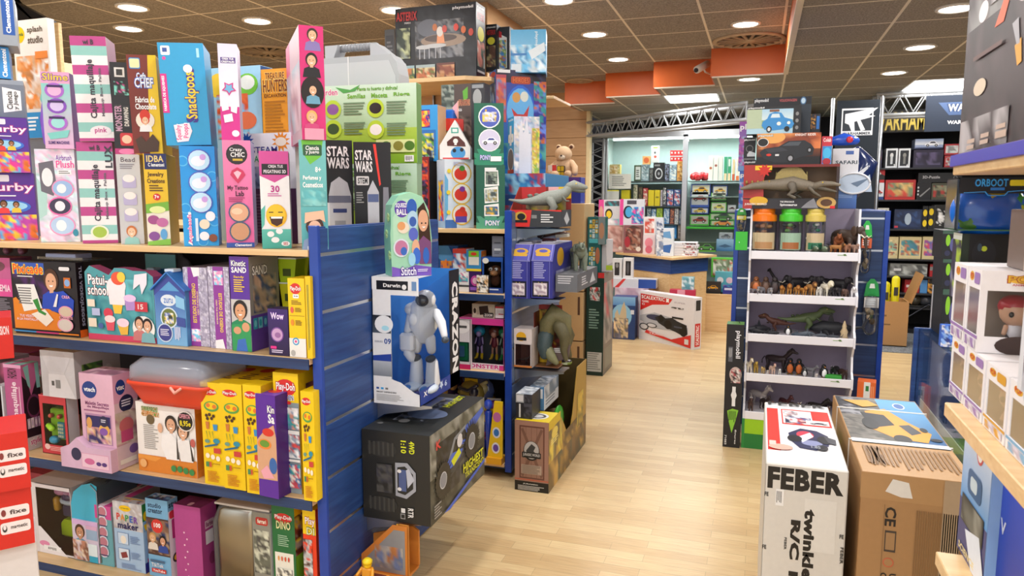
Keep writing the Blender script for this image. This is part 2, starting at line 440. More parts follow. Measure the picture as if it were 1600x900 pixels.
def wbox(name, label, cat, x0, x1, yt, base, Y, win, toy, F=None, R=None, T=None, c='fff', inner='333', rz=0, d=.12, dr=None, dl=None, group=None, toyname='toy', side_win=False, film='film', cR=None, cT=None, toylabel=None):
 "open-fronted display carton: printed frame, clear window, the toy inside"
 q = place(x0, x1, yt, base, Y, rz, d, None, dr, dl); w, d, h = q.w, q.d, q.h
 th = thing(name, label, cat, q.loc, rz, group)
 u0, v0, u1, v1 = win  # fractions, v from top
 X0, X1 = u0*w, u1*w; Z1, Z0 = h*(1-v0), h*(1-v1)
 mb = MB(); t = .002; sw = side_win
 mb.box(0, d-t, 0, w, d, h, c, cols={'F': inner}); mb.box(0, 0, 0, w, d-t, t, c, cols={'T': inner}); mb.box(0, 0, h-t, w, d-t, h, cT or c, cols={'B': inner})
 mb.box(0, 0, t, t, d-t, h-t, c, cols={'R': inner})
 if not sw: mb.box(w-t, 0, t, w, d-t, h-t, cR or c, cols={'L': inner})
 else:
  mb.box(w-t, 0, t, w, d-t, Z0, cR or c); mb.box(w-t, 0, Z1, w, d-t, h-t, cR or c); mb.box(w-t, d*.75, Z0, w, d-t, Z1, cR or c)
 if X0 > t: mb.box(0, 0, 0, X0, t, h, c)
 if X1 < w-t and not sw: mb.box(X1, 0, 0, w, t, h, c)
 if Z0 > t: mb.box(X0, 0, 0, w if sw else X1, t, Z0, c)
 if Z1 < h-t: mb.box(X0, 0, Z1, w if sw else X1, t, h, c)
 for kk, code in (('F', F), ('R', R), ('T', T)):
  if code: face_art(mb, kk, code, w, d, h)
 mb.build('carton', th)
 f = MB(); f.add([(X0, .001, Z0), (w if sw else X1, .001, Z0), (w if sw else X1, .001, Z1), (X0, .001, Z1)], [(0, 1, 2, 3)], 'fff', film)
 if sw: f.add([(w-.001, 0, Z0), (w-.001, d*.75, Z0), (w-.001, d*.75, Z1), (w-.001, 0, Z1)], [(0, 1, 2, 3)], 'fff', film)
 f.build('window_film', th)
 if toy:
  g = MB(); toy(g, (X0+X1)/2, d*.5, Z0, (X1-X0), d*.8, Z1-Z0); tt = g.build(toyname, th)
  if toylabel: tt['label'] = toylabel
 TOPZ[th.name] = q.top
 return th, q
EXPO = 0.12
# the room
HC = 2.94; LC = 2.69
def slab(name, x0, y0, z0, x1, y1, z1, mat, col='fff', b=0):
 mb = MB(); mb.box(x0, y0, z0, x1, y1, z1, col, mat, b); return struct(mb.build(name))
slab('floor', -8, -3, -.1, 5, 12, 0, 'laminate')
mb = MB(); mb.prism([(-8, 9.1), (-.6, 9.1), (-.35, 8.75), (1.0, 8.08), (5, 8.08), (5, 12), (-8, 12)], 0, .006, 'fff', 'grey_carpet', M=Matrix(((1, 0, 0, 0), (0, 0, 1, 0), (0, 1, 0, 0), (0, 0, 0, 1))))
o = mb.build('floor'); struct(o)
XL = .173
mb = MB()
vs = [(-8, -3), (XL, -3), (XL, 7.2), (-.475, 7.2), (-.475, 7.7), (-1.075, 7.7), (-1.075, 8.2), (-1.675, 8.2), (-1.675, 8.7), (-2.275, 8.7), (-2.275, 9.5), (-8, 9.5)]
SWAP = Matrix(((1, 0, 0, 0), (0, 0, 1, 0), (0, 1, 0, 0), (0, 0, 0, 1)))
mb.prism(vs, HC, HC+.05, 'fff', 'ceiling_tile', M=SWAP)
struct(mb.build('ceiling'))
mb = MB()
vs = [(XL, -3), (5, -3), (5, 12), (-2.275, 12), (-2.275, 8.7), (-1.675, 8.7), (-1.675, 8.2), (-1.075, 8.2), (-1.075, 7.7), (-.475, 7.7), (-.475, 7.2), (XL, 7.2)]
mb.prism(vs, LC, LC+.05, 'fff', 'ceiling_tile_low', M=SWAP)
struct(mb.build('ceiling'))
for i, (x0, x1, y) in enumerate([(-.475, XL, 7.2), (-1.075, -.475, 7.7), (-1.675, -1.075, 8.2), (-2.275, -1.675, 8.7)]):
 mb = MB(); mb.box(x0, y-.012, LC-.004, x1, y, HC, 'fff', 'orange_paint')
 mb.box(x0-.012, y-.012, LC-.004, x0, y+.5, HC, 'fff', 'orange_paint')
 mb.box(x0, y-.018, LC-.016, x1, y+.006, LC-.004, 'd8cfc0', 'matte')
 struct(mb.build('trim_%d' % (i+1)))
mb = MB(); mb.box(XL-.014, -3, LC, XL, 7.2, HC, 'd8763a', 'matte'); mb.box(XL-.02, -3, LC-.018, XL+.02, 7.2, LC, 'e8dccb', 'matte')
struct(mb.build('trim_5'))
slab('wall_left', -8.1, -3, 0, -8, 12, 3, 'cream_panel')
slab('wall_right', 4, -3, 0, 4.1, 12, 3, 'matte', '2b2a2e')
slab('wall_back', -8, 11.2, 0, 4, 11.3, 3, 'matte', '1d1c22')
xr = -2.19
mb = MB(); z = 0
k = 0
while z < 2.9:
 z1 = min(z+.235, 2.94); mb.box(-8, 9.45, z+.004, xr, 9.52, z1, 'fff', 'tan_panel', .003); z = z1; k += 1
mb.box(-8, 9.47, 0, xr, 9.52, 2.94, '8a6a48', 'matte')
mb.box(xr-.0, 9.44, 0, xr+.05, 9.56, LC, 'e6d3a6', 'matte', .003)
struct(mb.build('wall_back'))
mb = MB(); mb.box(xr-.43, 9.56, 0, xr-.38, 11.2, LC, 'c8b998', 'matte'); struct(mb.build('wall_back_return'))
xa = PY(622, 150, 5.0).x
mb = MB(); z = 0
while z < 2.93:
 z1 = min(z+.3, HC); mb.box(xa, 5.0, z+.003, -1.89, 6.2, z1, 'fff', 'tan_panel', .003); z = z1
mb.box(xa+.01, 5.01, 0, -1.9, 6.19, HC, '8a6a48', 'matte')
struct(mb.build('wall_pillar'))
def downlight(x, y, z, label, r=.095):
 t = thing('recessed_downlight', label, 'ceiling light', (x, y, z), 0, None)
 mb = MB(); mb.lathe([(r+.022, 0), (r+.02, -.008), (r+.004, -.012), (r, -.004), (r-.012, .0)], 'e8e2d8', 'plastic', n=28); mb.build('rim', t)
 mb = MB(); mb.lathe([(r*.97, -.006), (r*.97, -.004)], 'fff', 'lamp_glow', n=28); mb.build('diffuser', t)
 l = bpy.data.lights.new('lamp_light', 'AREA'); l.shape = 'DISK'; l.size = r*1.7; l.energy = LAMP_W; l.color = (1, .975, .95)
 o = bpy.data.objects.new('lamp_light', l); COL.objects.link(o); o.parent = t; o.location = (0, 0, -.02)
 return t
LAMP_W = 10
K = 1.39/1.25
names = {(207, 11): 'round recessed ceiling downlight topmost at far left of ceiling', (201, 44): 'round ceiling downlight just below the leftmost one, above striped makeup boxes',
 (402, 32): 'round ceiling downlight above the white box with pink star', (533, 77): 'round ceiling downlight seen beside the handle of the grey case',
 (617, 15): 'round ceiling downlight peeking out left of the black castle feast box', (873, 0): 'round ceiling downlight cut by the top edge above the aisle',
 (929, 53): 'round ceiling downlight in middle of the aisle row', (966, 92): 'round ceiling downlight nearest the small round vent and orange steps',
 (1165, 37): 'round ceiling downlight beside the large round vent, in tan tiles'}
for (x, y), lb in names.items():
 p = PZ(x, y, HC); downlight(p.x, p.y, HC, lb)
names = {(1171, 123): 'round downlight in the low ceiling beneath the widest orange panel', (1495, 12): 'largest round downlight of the right ceiling, partly behind black box',
 (1438, 73): 'middle round downlight of the row in the right ceiling', (1397, 113): 'farthest round downlight of the right ceiling row near black sign'}
for (x, y), lb in names.items():
 p = PZ(x, y, LC); downlight(p.x, p.y, LC, lb)
LAMP_W = 10
def hidden_lamp(x, y, z):
 l = bpy.data.lights.new('shop_lamp', 'AREA'); l.shape = 'DISK'; l.size = .16; l.energy = LAMP_W*1.15; l.color = (1, .975, .95)
 o = bpy.data.objects.new('shop_lamp', l); COL.objects.link(o); o.location = (x, y, z-.015)
for x in (-3.7, -2.5, -1.3, -.15):
 for y in (-1.2, .6, 2.2, 3.4): hidden_lamp(x, y, HC)
for x in (1.1, 2.4):
 for y in (-1.2, .6, 2.4, 4.0): hidden_lamp(x, y, LC)
hidden_lamp(2.4, 5.6, LC); hidden_lamp(2.6, 7.2, LC); hidden_lamp(-3.4, 7.4, HC); hidden_lamp(-2.3, 7.8, HC); hidden_lamp(-.8, 9.6, LC)
def ceil_panel(p0, p1, z, label, wy=.6):
 a = PZ(*p0, z); b = PZ(*p1, z); t = thing('light_panel', label, 'ceiling light', ((a.x+b.x)/2, (a.y+b.y)/2, z)); hw = (b.x-a.x)/2
 mb = MB(); mb.box(-hw-.02, -wy/2-.02, -.008, hw+.02, wy/2+.02, 0, 'ddd', 'plastic'); mb.build('frame', t)
 mb = MB(); mb.box(-hw, -wy/2, -.012, hw, wy/2, -.009, 'fff', 'panel_glow'); mb.build('diffuser', t)
 l = bpy.data.lights.new('panel_light', 'AREA'); l.shape = 'RECTANGLE'; l.size = 2*hw; l.size_y = wy; l.energy = 14; l.color = (1, .97, .93)
 o = bpy.data.objects.new('panel_light', l); COL.objects.link(o); o.parent = t; o.location = (0, 0, -.025)
ceil_panel((1042, 153), (1122, 153), LC, 'square lit ceiling panel under the brightest orange step')
ceil_panel((1418, 135), (1545, 133), LC, 'long lit ceiling panel above the black hanging signs', 1.0)
def vent(x, y, z, label, r):
 p = PZ(x, y, z); t = thing('round_vent', label, 'ceiling vent', (p.x, p.y, z))
 mb = MB(); mb.lathe([(r, 0), (r, -.012), (r*.9, -.02), (r*.86, -.008), (r*.86, 0)], 'b9a58c', 'matte', n=36); mb.build('rim', t)
 mb = MB()
 for k in range(18):
  M = Matrix.Rotation(2*pi*k/18, 4, 'Z'); mb.box(r*.16, -.012, -.016, r*.88, .012, -.006, 'a8947c', 'matte', M=M)
 mb.lathe([(r*.2, 0), (r*.2, -.018), (r*.1, -.022)], 'b9a58c', 'matte', n=20)
 mb.build('vanes', t)
 mb = MB(); mb.lathe([(r*.87, -.001), (r*.87, -.003)], '2a2420', 'matte', n=30); mb.build('duct', t)
vent(1170, 62, HC, 'large round ceiling vent with radial vanes by orange panel', .31)
vent(420, 80, HC, 'round ceiling vent above the orange treasure hunting box', .3)
vent(906, 125, HC, 'small round ceiling vent beside the leftmost orange step', .16)
p = PY(1112, 112, 7.2); q = PY(1090, 106, 7.15)
t = thing('security_camera', 'white bullet security camera mounted on the orange ceiling steps', 'security camera', tuple(PY(1114, 113, 7.5)))
L0 = Vector(t.location)
mb = MB(); a = PY(1105, 100, 7.45)-L0; b = PY(1089, 109, 7.2)-L0; mb.tube([a, b], .035, 'd8d2c6', 'plastic', 10); mb.build('body', t)
mb = MB(); c = b+(b-a).normalized()*.03; mb.tube([b, c], .022, '1a1a1e', 'plastic', 10); mb.build('lens', t)
mb = MB(); mb.tube([(a+b)/2, (a+b)/2+Vector((.03, 0, -.05)), Vector((0, .2, 0))], .008, 'd8d2c6', 'plastic', 6); mb.build('bracket', t)

t = thing('wall_cupboard', 'cream shop wall unit with dark sloping fascia at far left', 'wall unit', (0, 0, 0))
Yc = 3.9
a = PY(25, 30, Yc); b = PY(92, 60, Yc)
mb = MB(); mb.box(-5.6, Yc, 0, b.x, Yc+.1, 2.5, 'fff', 'cream_panel', .003); mb.build('side_panel', t)
mb = MB(); e = PY(98, 60, Yc-.02); mb.box(b.x, Yc-.05, 0, e.x, Yc-.02, PY(95, 38, Yc).z, 'fff', 'beech', .003); mb.build('edge_post', t)
z0 = PY(25, -2, Yc).z; z1 = PY(93, 34, Yc).z; z2 = PY(93, 62, Yc).z
mb = MB(); mb.prism([(-5, z2+.03), (b.x, z2), (b.x, z1), (a.x, z0), (-5, z0)], Yc-.06, Yc-.01, '1a1c22', 'plastic'); mb.build('fascia', t)

# gondolas
def slat_end(mb, X, y0, y1, z0, z1, pitch=.2, zstart=.13, w=.03, face='grey_blue', sgn=1):
 "slatted end panel in the plane X, facing +X, with aluminium inserts"
 mb.box(X-w, y0, z0, X-.006, y1, z1, 'fff', 'blue_wood', .002)
 z = zstart; zs = [z0]
 while z < z1-.02: zs.append(z); z += pitch
 zs.append(z1)
 for a, b in zip(zs[:-1], zs[1:]):
  mb.box(X-.006, y0+.012, a+.006, X, y1-.002, b-.006, 'fff', face, .001)
 for a in zs[1:-1]: mb.box(X-.006, y0+.012, a-.007, X-.002, y1-.002, a+.007, 'd4d7dc', 'metal')
def gondola(name, label, x0, x1, y0, y1, H, shelves, group=None, face='grey_blue', depth=None, zst=.13, base_z=.1, backc='2a2326', wheels=True):
 t = thing(name, label, 'shelving unit', ((x0+x1)/2, y0, 0)); ox, oy = t.location.x, t.location.y
 def B(nm, mb):
  o = mb.build(nm, t, (-ox, -oy, 0)); return o
 mb = MB(); slat_end(mb, x1, y0, y1, base_z*.3, H, w=.035, face=face, zstart=zst); mb.box(x1-.037, y0-.004, .03, x1+.001, y0+.012, H+.004, 'fff', 'blue_edge', .002); B('end_panel', mb)
 mb = MB(); ym = (y0+y1)/2; mb.box(x0, ym-.01, .1, x1-.036, ym+.01, shelves[0][0]-.024, backc, 'matte'); B('back_panel', mb)
 mb = MB(); mb.box(x0, y0+.03, base_z*.35, x1-.036, y1-.03, base_z-.004, 'fff', 'navy_wood'); B('base', mb)
 for i, (z, rail, dy) in enumerate(shelves):
  mb = MB(); mb.box(x0, y0-dy, z-.022, x1-.037, ym-.01, z, 'fff', 'beech', .001); s = B('shelf', mb)
  if rail:
   mb = MB(); mb.box(x0, y0-dy-.007, z-.04, x1-.038, y0-dy, z-.002, 'fff', 'navy_wood', .002); r_ = mb.build('price_rail', s)
 if wheels:
  for yy in (y0+.12, y1-.12):
   c = MB(); c.tube([(x1-.14, yy-.012, .028), (x1-.14, yy+.012, .028)], .028, '777', 'plastic', 14, M=None); c.box(x1-.16, yy-.02, .03, x1-.12, yy+.02, .06, '999', 'metal'); B('castor', c)
 return t
GLX = -1.42; GLY = 2.12
SH1, SH2, SH3, SH4 = 1.376, 1.0, .492, .035
gondola('display_gondola', 'long blue edged shelving unit filling the left, nearest the viewer', -5, GLX, GLY, 3.1, 1.456, [(SH1, False, .01), (SH2, True, .02), (SH3, True, .03), (SH4, True, .03)], face='blue_wood', zst=.16, base_z=.012)
mb = MB(); mb.box(-5, GLY+.48, 1.354, GLX-.04, GLY+.96, 1.376, 'fff', 'beech')
o = mb.build('top_board'); o.parent = [c for c in bpy.data.objects if c.name == 'display_gondola'][0]; o.location = -o.parent.location
GMX = -1.258; GMY = 3.68
GM1, GM2, GM3, GM4 = 1.387, 1.034, .60, .085
gondola('display_gondola', 'second blue shelving unit behind, with slatted end facing the aisle', -5, GMX, GMY, 4.68, 1.485, [(GM1, False, .0), (GM2, True, .01), (GM3, True, .01), (GM4, False, .02)], face='grey_blue')
mb = MB(); mb.box(-5, GMY+.49, 1.365, GMX-.04, GMY+.97, 1.387, 'fff', 'beech')
o = mb.build('top_board'); o.parent = bpy.data.objects['display_gondola.001']; o.location = -o.parent.location
# products on the left unit, top shelf
S1 = SH1+.001
TB = 'toy_box'
G1 = 'boxes lined up on the top shelf of the left unit'
cols_r = 'e2348c f07a28 f4d23a 49b2e6 7a3fb4'
furby_f = 'r 0 0 1 1 5a2d96;n 0 .62 1 1 9 3 e2348c f07a28 f4d23a 49b2e6 b43fa4;q .1 .03 .5 .13 .03 e8e4ee;T Furby .05 .15 .98 .3 f6e8f8 b02f8c;l .2 .33 .8 .36 1 fff;e .45 .5 .45 .1 3d6fd0;e .45 .49 .38 .07 9ad2f0;f .35 .46 .07 8a5a3c 2a1a14 e23c3c;f .6 .47 .06 a06a46 2a1a14 f2c23a'
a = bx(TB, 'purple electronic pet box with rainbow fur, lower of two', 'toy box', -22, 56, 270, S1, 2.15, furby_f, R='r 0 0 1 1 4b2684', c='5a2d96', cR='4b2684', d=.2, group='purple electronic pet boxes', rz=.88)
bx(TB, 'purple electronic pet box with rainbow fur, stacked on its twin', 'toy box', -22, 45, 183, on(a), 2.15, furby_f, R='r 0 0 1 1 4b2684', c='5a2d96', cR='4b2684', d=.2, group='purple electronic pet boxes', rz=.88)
a2 = bx('game_box', 'grey science game box with white badge, upper left stack', 'game box', -30, 38, 124, 183, 2.17, 'r 0 0 1 1 6d7684;r 0 0 1 .12 8a93a0;p eee .5 .2 .92 .28 .92 .8 .5 .88;T Ciencia .58 .3 .72 .78 333 ddd 90;T y_Juego .74 .3 .86 .78 333 ddd 90', c='6d7684', d=.2, rz=.88)
a3 = bx('game_box', 'bright blue game box edge with white lettering, far left', 'game box', -30, 15, 72, 122, 2.18, 'r 0 0 1 1 2f86c8;t Clementoni .72 .06 .9 .95 fff 90', c='2f86c8', d=.2, rz=.88)
a4 = bx('game_box', 'grey game box with navy stripe, topmost at far left corner', 'game box', -30, 25, -6, 70, 2.17, 'r 0 0 1 1 8d949c;r .6 0 .95 .78 1f4f98;t Clementoni .7 .06 .84 .74 fff 90', c='8d949c', d=.2, rz=.88)
a0 = bx('storage_box', 'plain grey box holding up the orange marbling kit at far left', 'box', 24, 76, 217, S1, 2.52, 'r 0 0 1 1 8a8f98', c='8a8f98', d=.14)
a = bx('craft_kit_box', 'large white and orange marbling craft box with yellow badge', 'craft kit', 22, 77, 30, on(a0), 2.5, 'r 0 0 1 1 f1e6da;n .05 .3 .95 .75 8 5 f3d9c4 f0a060 e8893a fff7ee e9b88f;e .18 .12 .16 .07 f2c500;t crayola .07 .1 .3 .14 2a6a3a;t splash .42 .06 .85 .12 6a5a4a;t studio .42 .14 .85 .2 6a5a4a;r .6 .27 .95 .33 f08a3c;r 0 .78 1 1 2f93cf;l .1 .82 .6 .95 4 fff', c='e9e2da', cR='efe8de', dr=88, rz=0)
pl = bx('craft_kit_box', 'white pink and teal plush airbrush kit box with three ovals', 'craft kit', 57, 119, 233, S1, 2.15, 'n 0 0 1 1 7 8 f2eef8 dfe9f6 f3cfe6 c9ecec e9d7f2;p b4dcd6 0 .3 .25 .45 .2 .7 0 .75;p 6d6a76 .08 .15 .45 .12 .5 .4 .4 .5 .1 .45;e .28 .3 .14 .1 f4f2f6;T Airbrush .52 .06 .93 .12 8a4fb8 fff;T Plush .52 .12 .98 .2 f04fa0 fff;r .55 .22 .9 .27 fff;l .58 .23 .88 .27 2 777;e .65 .42 .28 .1 f29ac8;e .65 .42 .25 .085 9fc2ec;e .62 .42 .12 .05 f6f6fa;e .55 .61 .3 .1 ee6cb0;e .55 .61 .27 .085 3b3450;e .55 .61 .13 .055 f1eef6;e .58 .82 .33 .11 f29ac8;e .58 .82 .3 .095 b7d3f2;e .55 .82 .13 .06 fafafa;e .9 .9 .07 .04 2f8fa8', R='r 0 0 1 1 8a86a0', c='e6e2f0', cR='b9b2cc', d=.09, rz=.6)
def slime_toy(g, cx, cy, z, w, d, h):
 g.ell((cx, cy, z+h*.5), (w*.4, d*.4, h*.42), '9a5fd0', 'plastic')
sl = bx('craft_kit_box', 'narrow pink and teal slime machine box leaning on stack', 'craft kit', 66, 111, 112, on(pl), 2.16, 'r 0 0 1 1 e9a9cf;g 0 .15 1 1 8ed7cf e7b4d9;T Slime .06 .02 .95 .11 f3d23a 6a2fa0;e .45 .24 .34 .1 b06ad0;e .45 .24 .24 .07 f0b8e0;e .5 .44 .34 .1 8a4fc0;e .5 .44 .24 .07 d6c8f2;e .5 .66 .34 .1 b06ad0;e .5 .66 .24 .07 9fe0dc;r .2 .17 .75 .2 3a1a5a;r .2 .37 .75 .4 3a1a5a;r .2 .58 .75 .61 3a1a5a;p 7fd0c8 .1 .8 .9 .75 .8 .85 .2 .88;t SLIME_MACHINE .12 .9 .85 .94 4a2a7a', c='e6b6d8', cR='6a4f86', d=.09, rz=.6)
q = place(52, 68, 150, on(pl), 2.2)
mb = MB(); mb.tube([(.035, .05, .03), (.03, .05, .12), (.05, .05, .22), (.07, .05, .27)], [.03, .034, .03, .02], '8a5fd0', 'plastic', 12); mb.tube([(.03, .05, .2), (.05, .05, .285)], [.028, .02], '7fd6cc', 'plastic', 12)
o = mb.build('slime_pump', None, q.loc); tag(o, 'rounded lilac and teal plastic slime pump beside slime box', 'toy')
mk = ''.join('r 0 %g 1 %g %s;' % (i/11, (i+1)/11, ['c2468f', '93cdc6', 'f4f1f2', 'c2468f', 'f6f3f4', '93cdc6', 'f4f1f2', 'c2468f', 'f4f1f2', '93cdc6', 'f6f3f4'][i]) for i in range(11))
mk1 = mk+'t wi_B .35 .03 .65 .08 3a3a44;t Cajita_maquillaje .38 .22 .62 .78 3d3844 90;t Makeup_Box_-_Paleta .7 .3 .8 .76 6a6470 90;r 0 .97 1 1 c2468f'
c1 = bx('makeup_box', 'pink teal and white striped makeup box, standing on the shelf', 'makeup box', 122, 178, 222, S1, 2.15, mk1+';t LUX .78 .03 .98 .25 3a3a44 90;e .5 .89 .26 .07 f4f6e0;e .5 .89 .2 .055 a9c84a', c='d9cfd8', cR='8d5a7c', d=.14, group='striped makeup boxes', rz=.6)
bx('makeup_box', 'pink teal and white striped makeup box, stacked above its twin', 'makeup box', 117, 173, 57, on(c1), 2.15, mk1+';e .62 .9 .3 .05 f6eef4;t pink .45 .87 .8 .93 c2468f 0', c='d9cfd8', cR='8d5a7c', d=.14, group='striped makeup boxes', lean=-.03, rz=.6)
gr = bx('craft_kit_box', 'narrow grey bead kit box with lilac tiles and small girl', 'craft kit', 183, 220, 232, S1, 2.16, 'r 0 0 1 1 c9cdd3;r 0 0 1 .06 b9367e;e .5 .03 .35 .03 e77fb6;T Bead .2 .09 .8 .14 5b5564 eee;l .15 .16 .9 .22 3 8a8792;'+''.join('q .22 %g .8 %g .08 b7b3dc;e .5 %g .26 .04 f4eef0;' % (y, y+.12, y+.02) for y in (.29, .47, .64))+'f .48 .87 .2 f0c8a8 c8743a 9ad4d2', c='c4c8ce', cR='a7abb4', d=.2, rz=.6)
bk = bx('craft_kit_box', 'narrow black monster craft box with pink drawing', 'craft kit', 174, 206, 97, on(gr), 2.16, 'r 0 0 1 1 1d1c22;r .2 .06 .7 .17 d9dade;r .3 .08 .6 .15 333;n .15 .22 .9 .38 5 4 d84fa0 7fd6cc 1d1c22 2a2830;T MONSTER .1 .5 .45 .8 c9a0c0 333 90;r .5 .5 .85 .76 2a2a32;t DRAWING .55 .52 .78 .74 ddd 90;q .3 .82 .95 .97 .1 c8343c;e .62 .895 .24 .05 f1c9b0', c='1d1c22', cR='141318', d=.18, rz=.6)
yl = bx('craft_kit_box', 'narrow yellow jewellery kit box with navy title, lower shelf row', 'craft kit', 226, 262, 240, S1, 2.14, 'r 0 0 1 .55 efc21e;r 0 .55 1 1 f4ead8;r .05 0 1 .17 232a63;T IDBA .14 .02 .88 .09 f2d680 2a3a8a;t C_lementoni .2 .1 .9 .14 fff;t Jewelry .15 .2 .85 .26 5a3a10;t Creations .12 .27 .88 .32 5a3a10;l .2 .34 .8 .42 3 6a4a10;o .5 .47 .16 d8262c;t 7+ .4 .45 .6 .49 fff;p 7ab83c 0 .55 1 .52 1 .62 0 .65;e .5 .61 .35 .04 e6f0a0;e .3 .72 .25 .05 a7508c;e .68 .75 .26 .05 c86fa4;e .3 .9 .24 .05 8a4f9c;e .72 .88 .15 .06 5fa8dc;p 8ac84a 0 .96 1 .93 1 1 0 1', c='e6b81c', cR='b78f18', d=.2, rz=.6)
bx('toy_box', 'brown and yellow chocolate factory box with cartoon chef', 'toy box', 203, 249, 86, on(yl), 2.15, 'r 0 0 1 1 f0c814;p 7a2a1c 0 0 .72 0 .55 1 0 1;q .08 .03 .45 .14 .05 3a8fcf;q .1 .04 .43 .13 .05 f2e8b0;T Cefa .3 .18 .62 .24 fff 3d7fd0;T CHEF .22 .23 .85 .33 fff 2f6fd0;t Fabrica_de .2 .42 .85 .48 fff;t Chocolate .18 .49 .9 .55 fff;o .48 .66 .32 f2e8d8;e .48 .61 .18 .06 d8341c;f .48 .66 .13 f0c09a d8341c f4f4f4;p 4a3020 .1 .86 .3 .82 .45 .88 .7 .8 .9 .88 .85 .98 .2 .99', c='eec414', cR='c9a010', d=.2, lean=-.02, rz=.6)
aq = bx('craft_kit_box', 'blue water bead kit box with three round unicorn pictures', 'craft kit', 282, 337, 228, S1, 2.14, 'g 0 0 1 1 1f8fdd 2aa5ea;'+''.join('o %g %g .16 5fc2f2;o %g %g .13 2298e2;' % (x, y, x, y) for x, y in ((.08, .15), (.9, .3), (.1, .62), (.9, .75), (.55, .95)))+''.join('o .55 %g .33 5560c0;o .55 %g .3 bfe2f6;e .52 %g .2 .05 f4eef8;e .66 %g .09 .03 c9a0e0;' % (y, y, y+.01, y-.03) for y in (.14, .36, .56))+'T Aquabeads .14 .68 .28 .97 f04f9a fff 90;r .36 .72 .44 .95 d6ecfa;e .62 .78 .15 .05 f2e2c8;e .8 .7 .14 .05 f4f4f8;e .6 .9 .14 .045 f4f4f8;e .85 .92 .12 .04 8a4a2c', R='g 0 0 1 1 4a86c8 6aa4dc;n 0 .3 1 .8 5 3 4a86c8 9ac4ec d6c8e8', c='2298e2', cR='6f9fd0', d=.1, rz=.6)
bx('craft_kit_box', 'large sky blue squishy factory box with yellow and white title', 'craft kit', 254, 325, 68, on(aq), 2.13, 'r 0 0 1 1 2f9fd2;q .06 .03 .26 .12 .03 e8eef4;r .1 .05 .2 .09 3a5aa0;o .12 .15 .04 e24fa0;r .84 .05 .9 .14 a8e0f0;r 0 .3 .14 .68 d5308c;t FABRICA_DE_SQUISHIES .03 .32 .1 .66 fff 90;T Snackpoos .5 .28 .82 .74 f4d02c 3f2f8c 90;e .62 .25 .1 .04 fff;p f5e9f2 .2 .8 .55 .78 .6 .86 .5 .96 .25 .97;T Squishy .24 .8 .38 .95 e0308c fff 90;T Poops .4 .79 .54 .93 e0308c fff 90', c='2f9fd2', cR='2a86b4', cL='56607a', d=.2, lean=-.035, rz=.6)
bx('craft_kit_box', 'narrow white and pink box with star, upper row of shelf', 'craft kit', 343, 373, 68, 219, 2.18, 'g 0 0 1 .65 d8d4ec efeaf4;r 0 .65 1 1 d2318f;r .12 .14 .9 .2 5a4a8c;t CREA_TUS .2 .145 .8 .165 fff;t CRISTALES .16 .175 .84 .195 fff;s .5 .46 .4 5 c83a86;s .5 .46 .28 5 6fb4dc;p f4f4f8 .05 .62 .4 .6 .45 .68 .1 .7;p f4f4f8 .55 .62 .9 .64 .85 .72 .55 .7;p f4f4f8 .15 .74 .6 .72 .65 .8 .2 .82;e .75 .93 .2 .035 f4f0f4', c='e4e0f0', cR='c6c2d6', d=.12, rz=.6)
ch = bx('craft_kit_box', 'narrow pink tattoo lab box with black round title', 'craft kit', 349, 393, 219, S1, 2.13, 'g 0 0 1 1 e884b0 dd5f9c;o .5 .13 .38 1c181c;o .5 .13 .34 2c262a;T Crazy .25 .07 .7 .11 f4f0f0 222;T CHIC .28 .11 .78 .155 f6f0f0 222;r .35 .17 .7 .19 c9a83a;p c7345c .3 .28 .5 .25 .7 .28 .78 .32 .5 .4 .24 .32;p f4b8c8 .36 .3 .5 .28 .64 .3 .5 .36;t My_Tattoo .12 .42 .85 .47 4a1a34;t Lab .4 .47 .7 .52 4a1a34;l .15 .53 .85 .58 3 a83a6c;o .5 .67 .38 3a5a78;o .5 .67 .33 dba684;e .42 .66 .2 .03 f0c8a8;o .5 .85 .38 3a5a78;o .5 .85 .33 c89470;r 0 .955 1 1 2a4fa0;t Clementoni .3 .965 .9 .99 fff', c='e070a4', cR='b8b4d8', cL='c9c4e4', d=.18, rz=.6)
st = bx('science_kit_box', 'white science box behind, with orange sun and coloured capitals', 'craft kit', 366, 462, 208, S1, 2.4, 'r 0 0 1 .5 f0f0f4;s .22 .07 .13 12 1f56b0;s .78 .08 .15 12 f0901e;e .78 .08 .09 .04 f6ead8;T STEAM .3 .12 .72 .18 3a3a8c fff;T FAMILY .3 .2 .65 .26 2f9f6a fff;r 0 .5 1 1 53294f;l .3 .55 .9 .95 14 7a5a76;n .3 .3 .6 .5 5 9 7a8fb4 4a5a78 a9b4cc', c='eceaf0', cR='ddd', dr=478)
